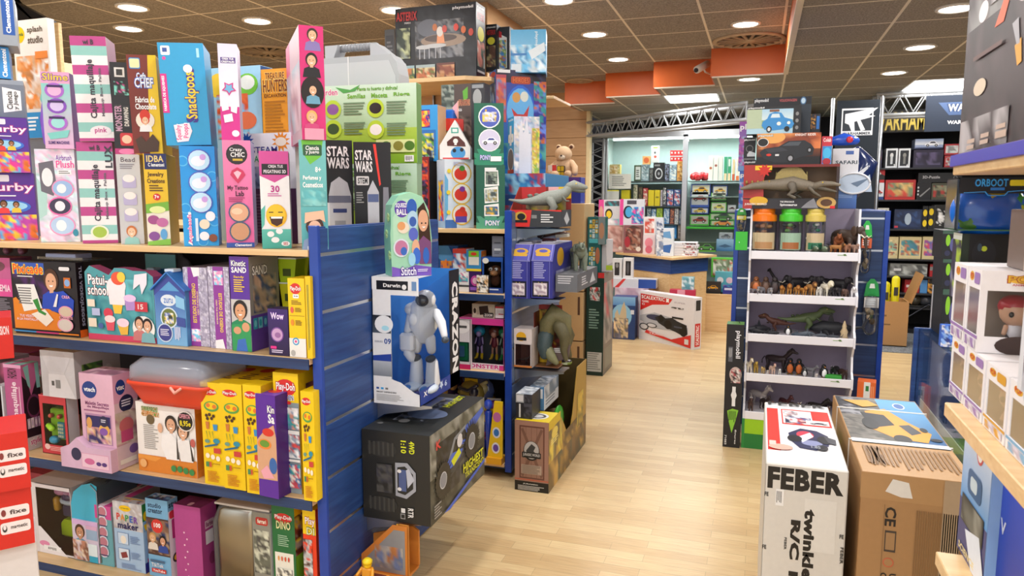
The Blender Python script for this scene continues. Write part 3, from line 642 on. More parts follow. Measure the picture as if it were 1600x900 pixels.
em = bx('craft_kit_box', 'pink and white sticker box with laughing yellow face', 'craft kit', 406, 452, 236, S1, 2.12, 'r 0 0 1 .4 d44f9c;r 0 .25 1 1 f3f1f3;p d44f9c 0 0 1 0 1 .24 .5 .32 0 .25;r .08 .13 .95 .24 1c1c20;t CREA_TUS .3 .14 .8 .17 e8e0e8;t PEGATINAS_3D .14 .19 .9 .225 e8e0e8;t 30 .36 .35 .66 .42 c0308c;l .25 .43 .75 .47 2 d06aa8;p 5fbfb0 0 .6 .15 .55 .1 .75 0 .8;e .52 .66 .36 .12 f2b91c;e .5 .65 .32 .105 f8cc2c;r .26 .62 .42 .63 3a2a10;r .58 .62 .74 .63 3a2a10;p 4a2410 .28 .67 .76 .67 .7 .74 .52 .77 .34 .74;r .33 .67 .71 .69 fff;g 0 .8 1 1 5fbfb0 3fa394;e .3 .85 .12 .03 f4f4f4;e .6 .82 .12 .03 f4f4f4;e .45 .91 .14 .03 f4f4f4;e .8 .95 .15 .025 e8f0f0;t SES .72 .935 .88 .965 c8262c', c='ececf0', cR='c6c2cc', d=.15, rz=.6)
pf = bx('science_kit_box', 'teal perfume kit box with child portrait, right end of shelf', 'craft kit', 468, 510, 219, S1, 2.13, 'g 0 0 1 1 78c2c2 4fa8ae;p 6fc23a .1 0 .9 0 .8 .15 .4 .22 .15 .12;q .15 .04 .85 .14 .05 2a5a3a;t Ciencia .25 .05 .75 .09 eee;t y_Juego .25 .09 .75 .13 eee;t 8+ .58 .24 .8 .29 fff;t Perfumes_y .12 .32 .8 .37 fff;t Cosmeticos .1 .38 .85 .43 fff;n .05 .45 .95 .6 5 3 66b4b6 86cac8 5aaab0;f .5 .8 .3 f0c0a0 4a2a1c 8a9fc4;p f0c0a0 .15 .66 .85 .64 .9 .75 .7 .72 .3 .74 .12 .76;r .2 .97 .9 1 e0e4ec', c='62b4b8', cR='2a4a58', cL='39323c', d=.2, rz=.6)
def barb(cx, cy, s, hair): return 'f %g %g %g e8b894 %s %s;' % (cx, cy, s, hair[0], hair[1])
bx('doll_box', 'tall pink doll box with four women portraits, topmost at right', 'doll box', 468, 506, 40, on(pf), 2.13, 'r 0 0 1 1 d8307c;'+barb(.55, .08, .2, ('3a2a20', '8a7ab8'))+barb(.48, .3, .22, ('16141a', '1a1a20'))+'e .48 .58 .48 .14 1c1412;'+barb(.5, .56, .18, ('1c1412', '6aa4c0'))+barb(.42, .8, .2, ('e0b468', 'd04880'))+'r .1 .9 .9 1 e8a0b8', L='r 0 0 1 1 c9a9b6;r 0 0 .3 1 d8608c;n 0 .3 1 .9 5 5 d9c0cc a9c0d0 b08a9c e0a0b8 c4c4d4', c='d8307c', cL='c8a8b8', rz=.72, dl=447)
bx('toy_box', 'light blue box with orange slime cups standing in the back row', 'toy box', 331, 412, 104, 380, 2.5, 'g 0 0 1 1 9fd0ea d0e8f2;e .2 .1 .2 .07 f4cc3a;e .75 .1 .2 .06 7ac83c;e .75 .09 .14 .04 f2f2e8;n .15 .15 .75 .4 6 8 f0703c e85a2c a8d8ea 6ab8dc;e .7 .3 .2 .05 f0784c;e .85 .45 .15 .05 4fa8d0;p b8e07a .6 .55 .8 .5 .85 .6 .65 .63', c='a8d4ea', cR='1d4a86', d=.08)
bx('toy_box', 'orange treasure hunters box with brown title, back row', 'toy box', 413, 455, 107, 380, 2.48, 'r 0 0 1 1 f0a028;T TREASURE .15 .02 .85 .06 7a3a10 f6c868;T HUNTERS .06 .06 .95 .13 7a3a10 f6c868;t EXCAVATION .1 .14 .9 .16 5a3010;l .1 .18 .9 .4 12 b87418', c='e8981f', cR='b87414', d=.1)
pz = 'g 0 0 1 .55 c2dcc8 a9cfa0;g 0 .55 1 1 a6c84a 7fb02c;T Garden .02 .04 .22 .12 c8508c f4f4e8;p 4a9a4a .2 .02 .35 .06 .45 0 .4 .08 .28 .1;t Planta_tu_huerto_y_disfruta! .42 .03 .82 .09 5a9a1c;t Semillas .32 .11 .5 .17 6aa82c;t Maceta .56 .11 .72 .17 6aa82c;t Riega .78 .11 .94 .17 6aa82c;'
for x, y, cc in ((.17, .3, '8a5aa0'), (.6, .3, '2a2a2a'), (.17, .55, '38502a'), (.6, .57, 'f0f0ec')): pz += 'o %g %g .085 b4d23a;e %g %g .06 .07 %s;l %g %g %g %g 5 6a8a6a;' % (x, y, x, y, cc, x+.11, y-.08, x+.33, y+.09)
pz += 'r .6 .7 .98 .86 d8e6a0;e .7 .78 .05 .06 5a8a3a;e .82 .78 .05 .06 8a8a3a;e .93 .78 .05 .06 4a7a2a;r .88 .9 .97 .98 f4f4f4;L .89 .91 .96 .97 8 222'
p0 = bx('game_box', 'pale green garden puzzle box, lower one behind the black boxes', 'game box', 505, 652, 256, S1, 2.84, pz, c='a9cfa0', cR='8aa88a', d=.06, rz=.08, group='green garden boxes')
bx('game_box', 'pale green planting game box with small pictures, standing on its twin', 'game box', 495, 651, 132, on(p0), 2.84, pz, c='a9cfa0', cR='5a8a3a', d=.06, rz=.08, group='green garden boxes')
sw = 'r 0 0 1 1 0f0f14;t STAR .08 .06 .88 .16 f4f4f4;t WARS .08 .17 .88 .28 f4f4f4;'
bx('toy_box', 'black space saga toy box, one of the pair nearest pink doll box', 'toy box', 508, 551, 219, S1, 2.62, sw+'p c8ccd4 .1 .55 .2 .42 .5 .36 .8 .42 .92 .55 .92 1 .1 1;p 6a7088 .1 .55 .9 .55 .92 .62 .08 .62;r .25 .68 .75 .72 2a3a7a;r .3 .8 .7 .9 9aa0ac;r .05 .62 .12 1 e4e6ea', R='r 0 0 1 1 15151a', c='0f0f14', d=.1, rz=.62, group='black space saga boxes')
bx('toy_box', 'black space saga toy box with red laser, beside the stitched arch box', 'toy box', 553, 611, 222, S1, 2.6, 'r 0 0 1 1 0f0f14;t STAR .04 .08 .5 .18 f4f4f4;t WARS .04 .19 .5 .3 f4f4f4;p ff3a2c .53 .02 .6 .02 .72 .42 .68 .44;q .06 .34 .4 .43 .03 ddd;t STEM .1 .355 .36 .415 222;p c8ccd4 .35 .5 .5 .38 .66 .5 .66 .98 .35 .98;r .36 .52 .65 .6 5a6a9a;p 8a8a94 .78 .45 .92 .45 .96 1 .74 1;l .05 .5 .25 .62 5 999', R='r 0 0 1 1 14141a', c='0f0f14', d=.1, rz=.5, group='black space saga boxes')
q = place(503, 623, 62, S1, 2.98); w_, h_ = q.w, q.h
t = thing('carry_case', 'tall light grey plastic carry case with ribbed handle, standing behind', 'case', q.loc)
mb = MB(); hh = h_
ol = [(0, 0), (w_, 0), (w_, hh*.82), (w_*.97, hh*.88), (w_*.9, hh*.92), (0, hh*.92)]
mb.prism(ol, 0, .1, 'a4a8ac', 'plastic'); mb.prism([(w_*.35, .02), (w_*.365, .02), (w_*.365, hh*.92), (w_*.35, hh*.92)], -.003, .103, 'd0d2d4', 'plastic')
mb.prism([(.015, .02), (w_-.015, .02), (w_-.015, hh*.81), (w_*.88, hh*.89), (.015, hh*.89)], -.002, .0, 'b3b7bb', 'plastic')
mb.build('shell', t)
mb = MB(); mb.prism([(w_*.6, hh*.9), (w_*.6, hh*.985), (w_*.68, hh*.985), (w_*.95, hh*.89), (w_*.98, hh*.84), (w_*.9, hh*.9)], .03, .11, 'a9adb1', 'plastic')
mb.prism([(0, hh*.91), (.04, hh*.91), (.07, hh*.99), (.0, hh*.99)], .03, .11, 'a9adb1', 'plastic')
mb.tube([(.03, .07, hh*.98), (w_*.63, .07, hh*.98)], .017, '8f9397', 'plastic', 10)
for k in range(12): mb.tube([(w_*.1+k*w_*.04, .07, hh*.98), (w_*.1+k*w_*.04+.006, .07, hh*.98)], .0185, '85898d', 'plastic', 10, caps=False)
mb.build('handle', t)

# second shelf of the left unit
S2 = SH2+.001
b = bx('toy_box', 'pink boxed set at left edge with black text panel below', 'toy box', -60, 19, 402, S2, 2.2, 'r 0 0 1 1 c65f94;r 0 .3 1 .55 e04f9a;t ACADEMIA .5 .38 .97 .48 f8d8e8;r 0 .55 1 1 2a2430;l .3 .58 .95 .98 16 8a8490;e .7 .12 .2 .08 7a4a5a', c='8a4a6a', cR='6a3a54', d=.1)
px_f = 'r 0 0 1 1 17141c;r .02 .02 .52 .2 3458b4;n .02 .18 .6 .5 7 3 2a1838 4a2060 17141c 241830;p e8861e 0 .52 .05 .5 .2 .66 .5 .62 .72 .7 .72 .93 0 .93;T Pixicade .04 .04 .5 .17 f05a28 f8e040;l .1 .2 .4 .23 1 ddd;f .62 .26 .1 e0ac88 4a2c1c 1f4ac0;p 1f4ac0 .5 .5 .6 .42 .8 .38 .95 .5 .92 .72 .6 .66;p f2f2ee .07 .32 .36 .31 .46 .63 .17 .69;l .1 .36 .34 .6 7 777;p f6f0e4 .28 .72 .5 .64 .62 .78 .5 .88;p 2f8f3a .32 .53 .4 .5 .44 .66 .52 .7 .5 .73 .4 .69;t TUS_VIDEO .1 .73 .32 .765 f2d8e4;t A_LA_PANTALLA .05 .775 .38 .81 f2d8e4;r .82 .2 .92 .34 c86a1c;o .87 .27 .04 8ab0e0;q .76 .06 .92 .11 .02 e8e8e8;e .82 .66 .11 .08 e8a0b8;e .82 .66 .09 .065 d8c8b0;e .8 .84 .12 .09 f0b0c8;e .8 .84 .1 .075 ddd8d0;t CREA .78 .44 .9 .48 f2b0c8;t COMPARTE .72 .72 .92 .76 f2b0c8;p f0f0f0 .64 .6 .68 .5 .71 .42 .73 .43 .69 .6;r 0 .95 .35 .97 3a8fcf;r .35 .95 .7 .97 d0357a;r .7 .95 1 .97 e8861e'
bx('game_box', 'dark video game maker box with shouting boy picture', 'game box', 20, 121, 409, S2, 2.13, px_f, R='r 0 0 1 1 100e14;t TUS_VIDEOJUEGOS .25 .05 .75 .85 a8b0c8 -90;r 0 .9 1 1 e86a1c', c='17141c', cR='100e14', dr=133)
q = place(72, 142, 393, 409, 2.2); mb = MB(); mb.box(0, 0, 0, q.w, .14, .006, 'b9c4cc', 'film'); mb.box(.02, .02, .006, q.w*.75, .1, .028, 'a6afd0', 'plastic', .003); mb.box(0, 0, .006, q.w, .002, .016, 'dde', 'film')
o = mb.build('plastic_tray', None, (q.loc[0], 2.16, PY(72, 409, 2.13).z+.001)); tag(o, 'clear plastic tray lying on the dark video game box', 'tray')
q = place(135, 241, 419, S2, 2.13); w, h = q.w, q.h
t = thing('craft_kit_box', 'teal pastry school clay box with shaped top edge', 'craft kit', q.loc)
ol = [(0, 0), (w, 0), (w, h*.9), (w*.9, h*.97), (w*.72, h*.97), (w*.6, h*1.0), (w*.45, h*1.0), (w*.36, h*.9), (w*.25, h*.95), (w*.08, h*1.02), (0, h*.93)]
mb = MB(); mb.prism(ol, 0, .05, '4f9fa8', side='a04a74')
art(mb, 'r .02 .12 .98 .93 489aa4;n .02 .15 .98 .93 9 5 489aa4 54a8b0 3f8e9a 5aaeb4;r 0 .92 1 1 d04468;T Patui- .05 .1 .34 .24 fff 6a2438;T school .04 .24 .34 .38 fff 6a2438;e .47 .24 .14 .12 f6eef2;e .5 .14 .1 .09 e85a3c;e .55 .12 .06 .07 f6d04a;p f4eef2 .34 .26 .6 .26 .58 .5 .36 .5;p b48fd0 .58 .42 .74 .42 .72 .56 .6 .57;e .66 .4 .09 .05 e6c8ee;p f0c84a .4 .5 .55 .5 .52 .62 .42 .62;e .33 .62 .07 .07 d8485c;p e05a6a .28 .72 .42 .72 .4 .86 .3 .86;e .35 .7 .08 .05 f4e0e0;p e8b848 .46 .78 .62 .76 .6 .9 .5 .91;e .54 .74 .09 .06 f2d8e8;p ece8f4 .75 .08 .93 .05 .92 .2 .84 .34 .82 .2 .72 .28;e .84 .8 .16 .17 f0ece8;f .78 .74 .06 e0b090 2a1c18 c87a7a;f .9 .76 .06 e0b090 1c1412 7ab0b8;r .74 .44 .92 .57 c83444;t 15 .78 .47 .86 .54 f4d8d8;r .04 .44 .15 .54 f0e4d0;r .1 .56 .22 .66 b8c4e8;r .04 .7 .16 .82 f0e4d0;e .22 .8 .04 .04 4a6aa8', (0, 0, h), (1, 0, 0), (0, 0, -1), (0, -1, 0), w, h)
mb.build('carton', t); TOPZ[t.name] = q.top
def house_box(lab, x0, x1, yt, Y, grp=None):
 q = place(x0, x1, yt, S2, Y); w, h, d = q.w, q.h, .1
 t = thing('surprise_box', lab, 'toy box', q.loc, 0, grp)
 mb = MB(); z1 = h*.78
 mb.prism([(0, 0), (w, 0), (w, z1), (w*.5, h), (0, z1)], 0, d, '5a9fd4', side='4a8ac4')
 art(mb, 'g .02 .25 .98 1 3a5fb0 7ab4e0;p 3a4a9c 0 .22 .5 .02 1 .22 1 .32 .5 .12 0 .32;e .45 .38 .25 .08 dce8f4;T zuru .3 .35 .6 .42 5a8ad0 fff;o .45 .62 .28 d6e6f4;o .45 .62 .24 6a7a3c;n .3 .55 .6 .7 5 2 e8c83a 3a4a3a 8a9ad0 f4f4e8;o .3 .83 .25 cfe0f2;o .3 .83 .22 3a3f8c;l .15 .78 .45 .88 4 dde;L .62 .74 .82 .95 4 eef;p 8ac4ea .7 .3 .98 .35 .98 .5 .7 .46;p 3a4f9c .7 .6 .98 .62 .98 .74 .7 .72', (0, 0, h), (1, 0, 0), (0, 0, -1), (0, -1, 0), w, h)
 mb.build('carton', t)
 rf = MB(); Lr = math.hypot(w*.5, h-z1)+.012; an = math.atan2(h-z1, w*.5)
 for sg in (-1, 1):
  M = Matrix.Translation((w*.5, 0, h+.002)) @ Matrix.Rotation(sg*an if sg > 0 else -an+0, 4, 'Y') if sg > 0 else Matrix.Translation((w*.5, 0, h+.002)) @ Matrix.Rotation(pi-an, 4, 'Y')
  rf.box(0, -.012, -.002 if sg > 0 else -.002, Lr, d+.01, .003, '3a7fd0', 'card', M=M)
 rf.build('roof', t)
 mb = MB(); mb.box(w*.3, d*.1, h, w*.6, d*.5, h+.012, 'cfe0f2', 'card', .002); mb.build('ridge_tab', t); TOPZ[t.name] = q.top
house_box('blue house shaped surprise box with round picture, by glittery boxes', 242, 290, 426, 2.13)
house_box('small light blue house shaped box peeping out between pastry and blue house boxes', 218, 255, 424, 2.32)
for i, (x0, x1, lab) in enumerate(((288, 325, 'glittery silver and purple design box, left of the two'), (326, 359, 'glittery silver and purple design box, beside the sand kit'))):
 A = 'n 0 0 1 1 16 %d b9b4cc a8a2bc d0ccdc 9a94ac;' % (3+i)
 if i == 0: A += 'r .2 0 .62 1 8f3a9c;t ESTUDIO_DE_DISENO .34 .2 .5 .7 f2d23a 90;t CREA_TUS_MODELOS .54 .3 .6 .6 f0d8a0 90;p f4f0f4 .35 0 .7 0 .7 .1 .45 .12;n .25 .78 .62 .94 5 3 f4a0d0 7fd0f0 f4f0f4'
 else: A += 'r .25 0 .75 1 8f3a9c;t ESTUDIO_DE_DISENO .48 .32 .64 .8 f2d23a -90;t CREA_TUS_MODELOS .34 .4 .41 .7 f0d8a0 -90;n .3 .05 .72 .22 5 5 f4a0d0 7fd0f0 f4f0f4;p f4f0f4 .25 .9 .6 .88 .7 1 .25 1'
 bx('fashion_kit_box', lab, 'craft kit', x0, x1, 418-i, S2, 2.15-.01*i, A, c='b3aec6', cR='7a4a8a', cT='9a94ac', d=.25, group='glittery purple design boxes')
bx('sand_kit_box', 'purple play sand box with smiling boy in green shirt', 'craft kit', 360, 390, 401, S2, 2.13, 'r 0 0 1 .5 5a2d9c;r 0 .45 1 1 c9c6c4;T Kinetic .1 .04 .85 .1 fff 2a1a4a;t SAND .1 .11 .88 .17 fff;t Sandy .2 .2 .75 .23 f0c83a;l .2 .24 .8 .38 6 f0c83a;f .48 .57 .33 d8a078 1c1412 1f8a5a;p 2f9a5a 0 .72 1 .7 1 1 0 1;p 3a6fc0 .3 .88 .7 .86 .8 1 .2 1;e .3 .78 .2 .04 d8a078;e .75 .74 .2 .05 d8a078', R='r 0 0 1 .65 8f8c88;T SAND .1 .1 .6 .2 f4f4f4 3a3a3a;n .1 .2 .9 .6 6 6 8f8c88 6a6868 b09a80 c8a890 3a4a6a;r 0 .62 1 1 5a3a94;a .05 .64 .55 .78 3 1 3 2a9ab0 3a6ab0 70c0d0', c='5a2d9c', cR='77747a', dr=436)
bx('sand_kit_box', 'small dark purple magic sand box with round picture', 'craft kit', 420, 451, 483, S2, 2.11, 'g 0 0 1 1 3a1f6c 201440;T Wow .15 .08 .8 .22 f4e8fa 7a3fc0;o .45 .55 .32 7a4a9c;o .45 .55 .27 c8a0cc;e .48 .56 .15 .06 9a6aa4;q .1 .8 .4 .86 .03 e0308c;l .15 .88 .8 .96 2 dcd0ec', c='301a58', cR='241444', d=.06)
pdy = 'r 0 0 1 1 f2cc10;e .45 .13 .32 .07 d8302c;T Play-Doh .15 .1 .78 .17 fff c0202c;q .3 .2 .65 .25 .04 fff;t for_ages .36 .21 .6 .24 333;l .2 .28 .8 .34 3 8a6a10;e .22 .4 .1 .04 e0604c;l .4 .37 .8 .43 4 8a6a10;r .05 .47 .95 .475 8a6a10;e .22 .56 .1 .04 e8902c;l .4 .53 .8 .6 4 8a6a10;r 0 .76 1 1 eceae6;o .4 .8 .2 3a9ad0;o .4 .8 .13 f4f4f4;s .4 .8 .1 7 e04a8c;e .22 .95 .14 .04 b4b2ae'
bx('dough_kit_box', 'yellow modelling dough box on second shelf beside the blue post', 'craft kit', 451, 477, 435, S2, 2.11, pdy, R='r 0 0 1 1 e0bc10;T Play-Doh .1 .06 .9 .16 fff c0202c', c='f2cc10', d=.09)
bx('dough_kit_box', 'slim yellow box squeezed against blue post on second shelf', 'craft kit', 478, 486, 432, S2, 2.10, 'r 0 0 1 1 f0c812;L .3 .1 .7 .9 2 3a6a3a', c='f0c812', d=.08)
for k, (xa, xb, y0_, y1_, lb) in enumerate(((432, 462, 405, 443, 'upper clear pack of lime green dough pots behind small purple box'), (436, 464, 444, 482, 'lower clear pack of yellow dough pots behind small purple box'), (456, 482, 402, 432, 'olive green dough pot pack at the back, above the yellow box'))):
 q = place(xa, xb, y0_, y1_, 2.3+.06*(k == 2)); t = thing('dough_pot_pack', lb, 'dough pots', q.loc)
 mb = MB(); cc = ['a8c81e', 'd0d020', '98a010'][k]
 mb.prism([(q.w*.15, 0), (q.w*.85, 0), (q.w, q.h), (0, q.h)], .005, .07, cc, 'plastic'); mb.box(q.w*.3, .003, q.h*.3, q.w*.7, .005, q.h*.6, '4a5a20'); mb.build('pot', t)
 mb = MB(); mb.box(-.002, 0, q.h, q.w+.002, .075, q.h+.006, 'dfe8e0', 'plastic', .002); mb.build('lid', t)
q = place(205, 290, 391, S2, 2.42); t = thing('plush_bag', 'grey toy handbag in clear wrap at the back of second shelf', 'toy bag', q.loc)
mb = MB(); mb.ell((q.w*.5, .07, q.h*.5), (q.w*.48, .07, q.h*.5), '8a8488', 'fur', n=16); mb.build('bag', t)
mb = MB(); mb.box(q.w*.3, -.004, q.h*.72, q.w*.85, .0, q.h*.95, '6fa8a4', 'card', .004); mb.ell((q.w*.6, .0, q.h*.55), (.03, .012, .02), 'd88aa8'); mb.build('badge', t)
q = place(-12, 30, 398, 402, 2.3, w=.2); t = thing('toy_shoes', 'pair of mauve plastic toy shoes on the pink box', 'toy shoes', (q.loc[0], 2.3, PY(0, 402, 2.2).z+.002))
mb = MB()
for k in range(2): mb.tube([(.02+k*.09, .05, .012), (.06+k*.09, .03, .02), (.09+k*.09, .0, .012)], [.014, .02, .012], 'a06a80', 'plastic', 8)
mb.build('shoe_uppers', t)

# third shelf
S3 = SH3+.001
bx('magazine', 'thin white and grey magazine upright at left edge of third shelf', 'magazine', -6, 7, 603, S3, 2.13, 'r 0 0 1 1 d8dbe4;L .1 .1 .6 .9 2 8a90a0', c='dfe2ea', d=.2)
q = bx('makeup_box', 'pink makeup display box with script lettering and dark cut-out', 'makeup box', 9, 36, 570, S3, 2.13, 'r 0 0 1 1 b8568c;r 0 0 1 .04 e0a0c4;t FASHION .2 .04 .75 .16 3a1a2a 90;t Cajita_maquillaje .35 .2 .75 .92 f4dce8 90;L .8 .25 .92 .8 1 e4b4cc', R='r 0 0 1 1 2c1c28;p c86a9c 0 0 1 0 1 .15 .8 .2 .45 .38 .3 .2 0 .12;p 8fccc8 .1 .03 .4 .01 .45 .3 .3 .25;p 8fccc8 .75 .01 .97 0 1 .3 .8 .3;e .55 .5 .4 .14 7a3a64;e .55 .5 .33 .11 2c1c28;a .1 .62 .9 .76 4 1 3 d8c8e0 c0a0c8 f0e8f0;r 0 .85 1 1 cfc8cc;T style .2 .87 .8 .96 c84f8c fff', T='r 0 0 1 1 8fccc8;r .3 0 .6 1 c86a9c', c='b8568c', cR='2c1c28', dr=64)
def phone_toy(g, cx, cy, z, w, d, h):
 g.box(cx-w*.38, cy-.01, z+h*.1, cx+w*.38, cy+.03, z+h*.85, '8fbf2c', 'plastic', .006)
 g.box(cx+w*.02, cy-.016, z+h*.15, cx+w*.34, cy-.008, z+h*.55, '2f8fa0', 'plastic', .003)
 for i in range(3):
  for j in range(4): g.box(cx+w*.06+i*w*.09, cy-.02, z+h*.18+j*h*.09, cx+w*.12+i*w*.09, cy-.014, z+h*.24+j*h*.09, 'e8e8c8', 'plastic', .001)
 for sg in (-1, 1): g.ell((cx+sg*w*.2, cy-.02, z+h*.7), (w*.08, .012, h*.06), 'c0503c')
 g.tube([(cx-w*.35, cy-.02, z+h*.45), (cx-w*.1, cy-.03, z+h*.4)], .012, 'a8e03a', 'plastic', 8); g.ell((cx-w*.1, cy-.02, z+h*.12), (w*.2, .02, h*.1), '3a8fb0')
rb, _ = wbox('toy_box', 'red window box with green toy cash register inside', 'toy box', 64, 106, 619, S3, 2.14, (.12, .14, .9, .84), phone_toy, F='r 0 .0 1 .02 e0606c;e .2 .88 .1 .05 e8c0b8;l .3 .87 .9 .95 3 f0b0a8', c='c83a44', inner='3a3a34', dr=125, cR='d8d4d8', toyname='toy_register')
bx('toy_box', 'plain white box with folded triangular end flaps, on red box', 'toy box', 66, 118, 549, on(rb), 2.13, 'r 0 0 1 1 d6d4d6;p c4c2c6 0 0 .25 .5 .22 1 0 1;p c9c7ca 1 0 .7 .5 .98 1;p dedcdf .22 .5 .7 .5 .98 1 .2 1;p cfcdd1 .02 0 .98 0 .68 .5 .25 .5;q .2 .04 .75 .45 .08 cac8cc;r .3 .65 .38 .75 555;r .42 .62 .56 .8 888', R='r 0 0 1 1 b8b4b6;n .15 .3 .6 1 5 7 4a7a3a 2f4f2a 7aa04a 3a3a3a;e .72 .6 .1 .2 c8c4c8', c='d6d4d6', cR='b4b0b4', dr=190)
q = place(126, 178, 585, S3, 2.08, 0, .2, None, 216); w, h, d = q.w, q.h, q.d
t = thing('toy_box', 'pink vanity case box with navy oval badge and stepped front', 'toy box', (q.loc[0], 2.08, q.z))
mb = MB(); carton(mb, w, d, h, 'e2b6cc', {'R': 'd9bfca'}, {'F': 'e .3 .17 .22 .09 1f3f8c;t vtech .14 .14 .47 .19 fff;t Maletin_Secreto .15 .29 .85 .33 8a4a78;t de_Maquillaje .2 .335 .85 .365 8a4a78;l .1 .38 .9 .41 1 a86a90;r .12 .42 .9 .74 b88ab0;r .15 .44 .87 .73 2f2a66;n .15 .56 .87 .73 6 4 2f2a66 e8b888 c88aa0 f0d8c0;e .24 .52 .08 .06 e0a860;e .68 .58 .16 .06 e8b45a;e .66 .6 .12 .04 8a5ab0;o .68 .49 .13 2a2a50;l .6 .47 .76 .51 2 dde;r .1 .79 .93 .97 dca0c0;r .12 .795 .91 .965 ecc8dc;e .35 .87 .15 .04 d06a9c;e .65 .9 .07 .025 5a3a80;e .82 .9 .07 .025 5a3a80',
 'R': 'r 0 0 1 .3 dba4c4;e .3 .14 .2 .08 1f3f8c;t vtec .15 .12 .45 .17 fff;o .5 .32 .3 2a2a50;l .3 .28 .7 .36 3 dde;n 0 .4 1 .75 5 6 cdbfb4 b8a898 d8c8c0 b07a90;e .45 .55 .3 .08 c86a70;r .2 .6 .7 .72 c84f80;e .7 .82 .2 .05 7a5aa0;r .1 .9 .8 .95 f0e8e0', 'T': 'n 0 0 1 1 5 2 d8a8c0 c08aa8 e8c4d4 a87a98'})
mb.build('carton', t)
mb = MB(); x_ = PY(98, 700, 2.06).x-q.loc[0]
mb.prism([(x_, 0), (w, 0), (w, h*.24), (w*.3, h*.24), (0, h*.33), (x_*.5, h*.24), (x_, h*.2)], -.03, 0, 'd8b4d0'); art(mb, 'r .42 .25 .96 .9 dca0c0;r .43 .28 .95 .87 ecc8dc;o .32 .35 .1 2a2a50;e .58 .6 .1 .14 d06a9c;e .76 .66 .05 .09 5a3a80;e .87 .66 .05 .09 5a3a80', (x_, -.03, h*.24), (1, 0, 0), (0, 0, -1), (0, -1, 0), w-x_, h*.24)
mb.build('front_lip', t)
lab_ = 'r 0 0 1 1 efece8;n .1 .06 .38 .2 5 6 4a8a4a c0762a 6a9a3a e0a050;T SCIENCE .1 .06 .38 .12 3f7a34 e8e0c0;T CRAZY! .1 .13 .4 .2 c07a2a f0e8d0;o .25 .24 .07 6a5a3a;l .12 .32 .38 .68 13 aaa6a0;r 0 .76 1 1 d8822c;p e89a40 0 .76 .4 .78 .3 .84 0 .82;f .6 .28 .09 d8a888 2a201c f0f0f0;f .8 .36 .09 e0b090 3a2a20 f4f4f4;p f2f2f2 .45 .42 .6 .4 .7 .5 .72 .78 .5 .78 .42 .6;p ececec .72 .5 .9 .46 .98 .6 .95 .78 .74 .78;p 3a3430 .69 .38 .72 .76 .68 .76;p 3a3430 .9 .4 .93 .76 .97 .76;e .42 .34 .04 .07 e0b090;e .96 .5 .04 .06 c0605a;o .72 .9 .045 3a8a4c;o .82 .91 .045 3a8a4c;o .92 .92 .045 3a8a4c;o .1 .88 .06 e8b070;o .62 .9 .045 3a8a4c'
lb = bx('science_kit_box', 'white and orange crazy science lab box with price sticker', 'science kit', 215, 306, 632, S3, 2.12, lab_+';o .86 .2 .14 e8e2dc;o .86 .2 .125 1c1a18;T 8,95e .77 .19 .95 .28 f4e02c 222;T OFERTA .77 .1 .95 .16 f0a0b0 222', R='r 0 0 1 1 d8822c;r .1 .1 .9 .9 c87620', c='efece8', cR='d8822c', dr=319)
q = place(191, 318, 563, on(lb), 2.06); w, h, d = q.w, q.h, .26
t = thing('craft_tub', 'red plastic tub with domed clear lid on science box', 'tub', (q.loc[0], 2.07, q.z))
def loft(mb, secs, col, mat, cap=True):
 n = 16; vs = []; fs = []
 for (x0, y0, x1, y1, z, r) in secs:
  for (cx, cy, a0) in ((x1-r, y1-r, 0), (x0+r, y1-r, 90), (x0+r, y0+r, 180), (x1-r, y0+r, 270)):
   for i in range(4): an = R(a0+30*i); vs.append((cx+r*math.cos(an), cy+r*math.sin(an), z))
 for i in range(len(secs)-1):
  for k in range(n): fs.append((i*n+k, i*n+(k+1) % n, (i+1)*n+(k+1) % n, (i+1)*n+k))
 fs.append(tuple(range(n-1, -1, -1)))
 if cap: fs.append(tuple((len(secs)-1)*n+k for k in range(n)))
 mb.add(vs, fs, col, mat, True)
mb = MB(); loft(mb, [(w*.1, .03, w*.9, d-.03, .0, .03), (w*.08, .02, w*.94, d-.02, h*.12, .035), (0, 0, w, d, h*.42, .04), (-.006, -.006, w+.006, d+.006, h*.44, .04), (-.006, -.006, w+.006, d+.006, h*.5, .04)], 'e0482c', 'plastic'); mb.build('tub', t)
mb = MB(); loft(mb, [(0, 0, w, d, h*.5, .04), (.004, .004, w-.004, d-.004, h*.78, .04), (w*.1, .03, w*.9, d-.03, h*.96, .05), (w*.2, .06, w*.8, d-.06, h, .05)], 'dde', 'frosted'); mb.build('lid', t)
mb = MB(); mb.tube([(w*.6, -.006, h*.45), (w*.66, -.012, h*.36), (w*.72, -.006, h*.45)], .006, 'e8a090', 'plastic', 8); mb.build('latch', t)
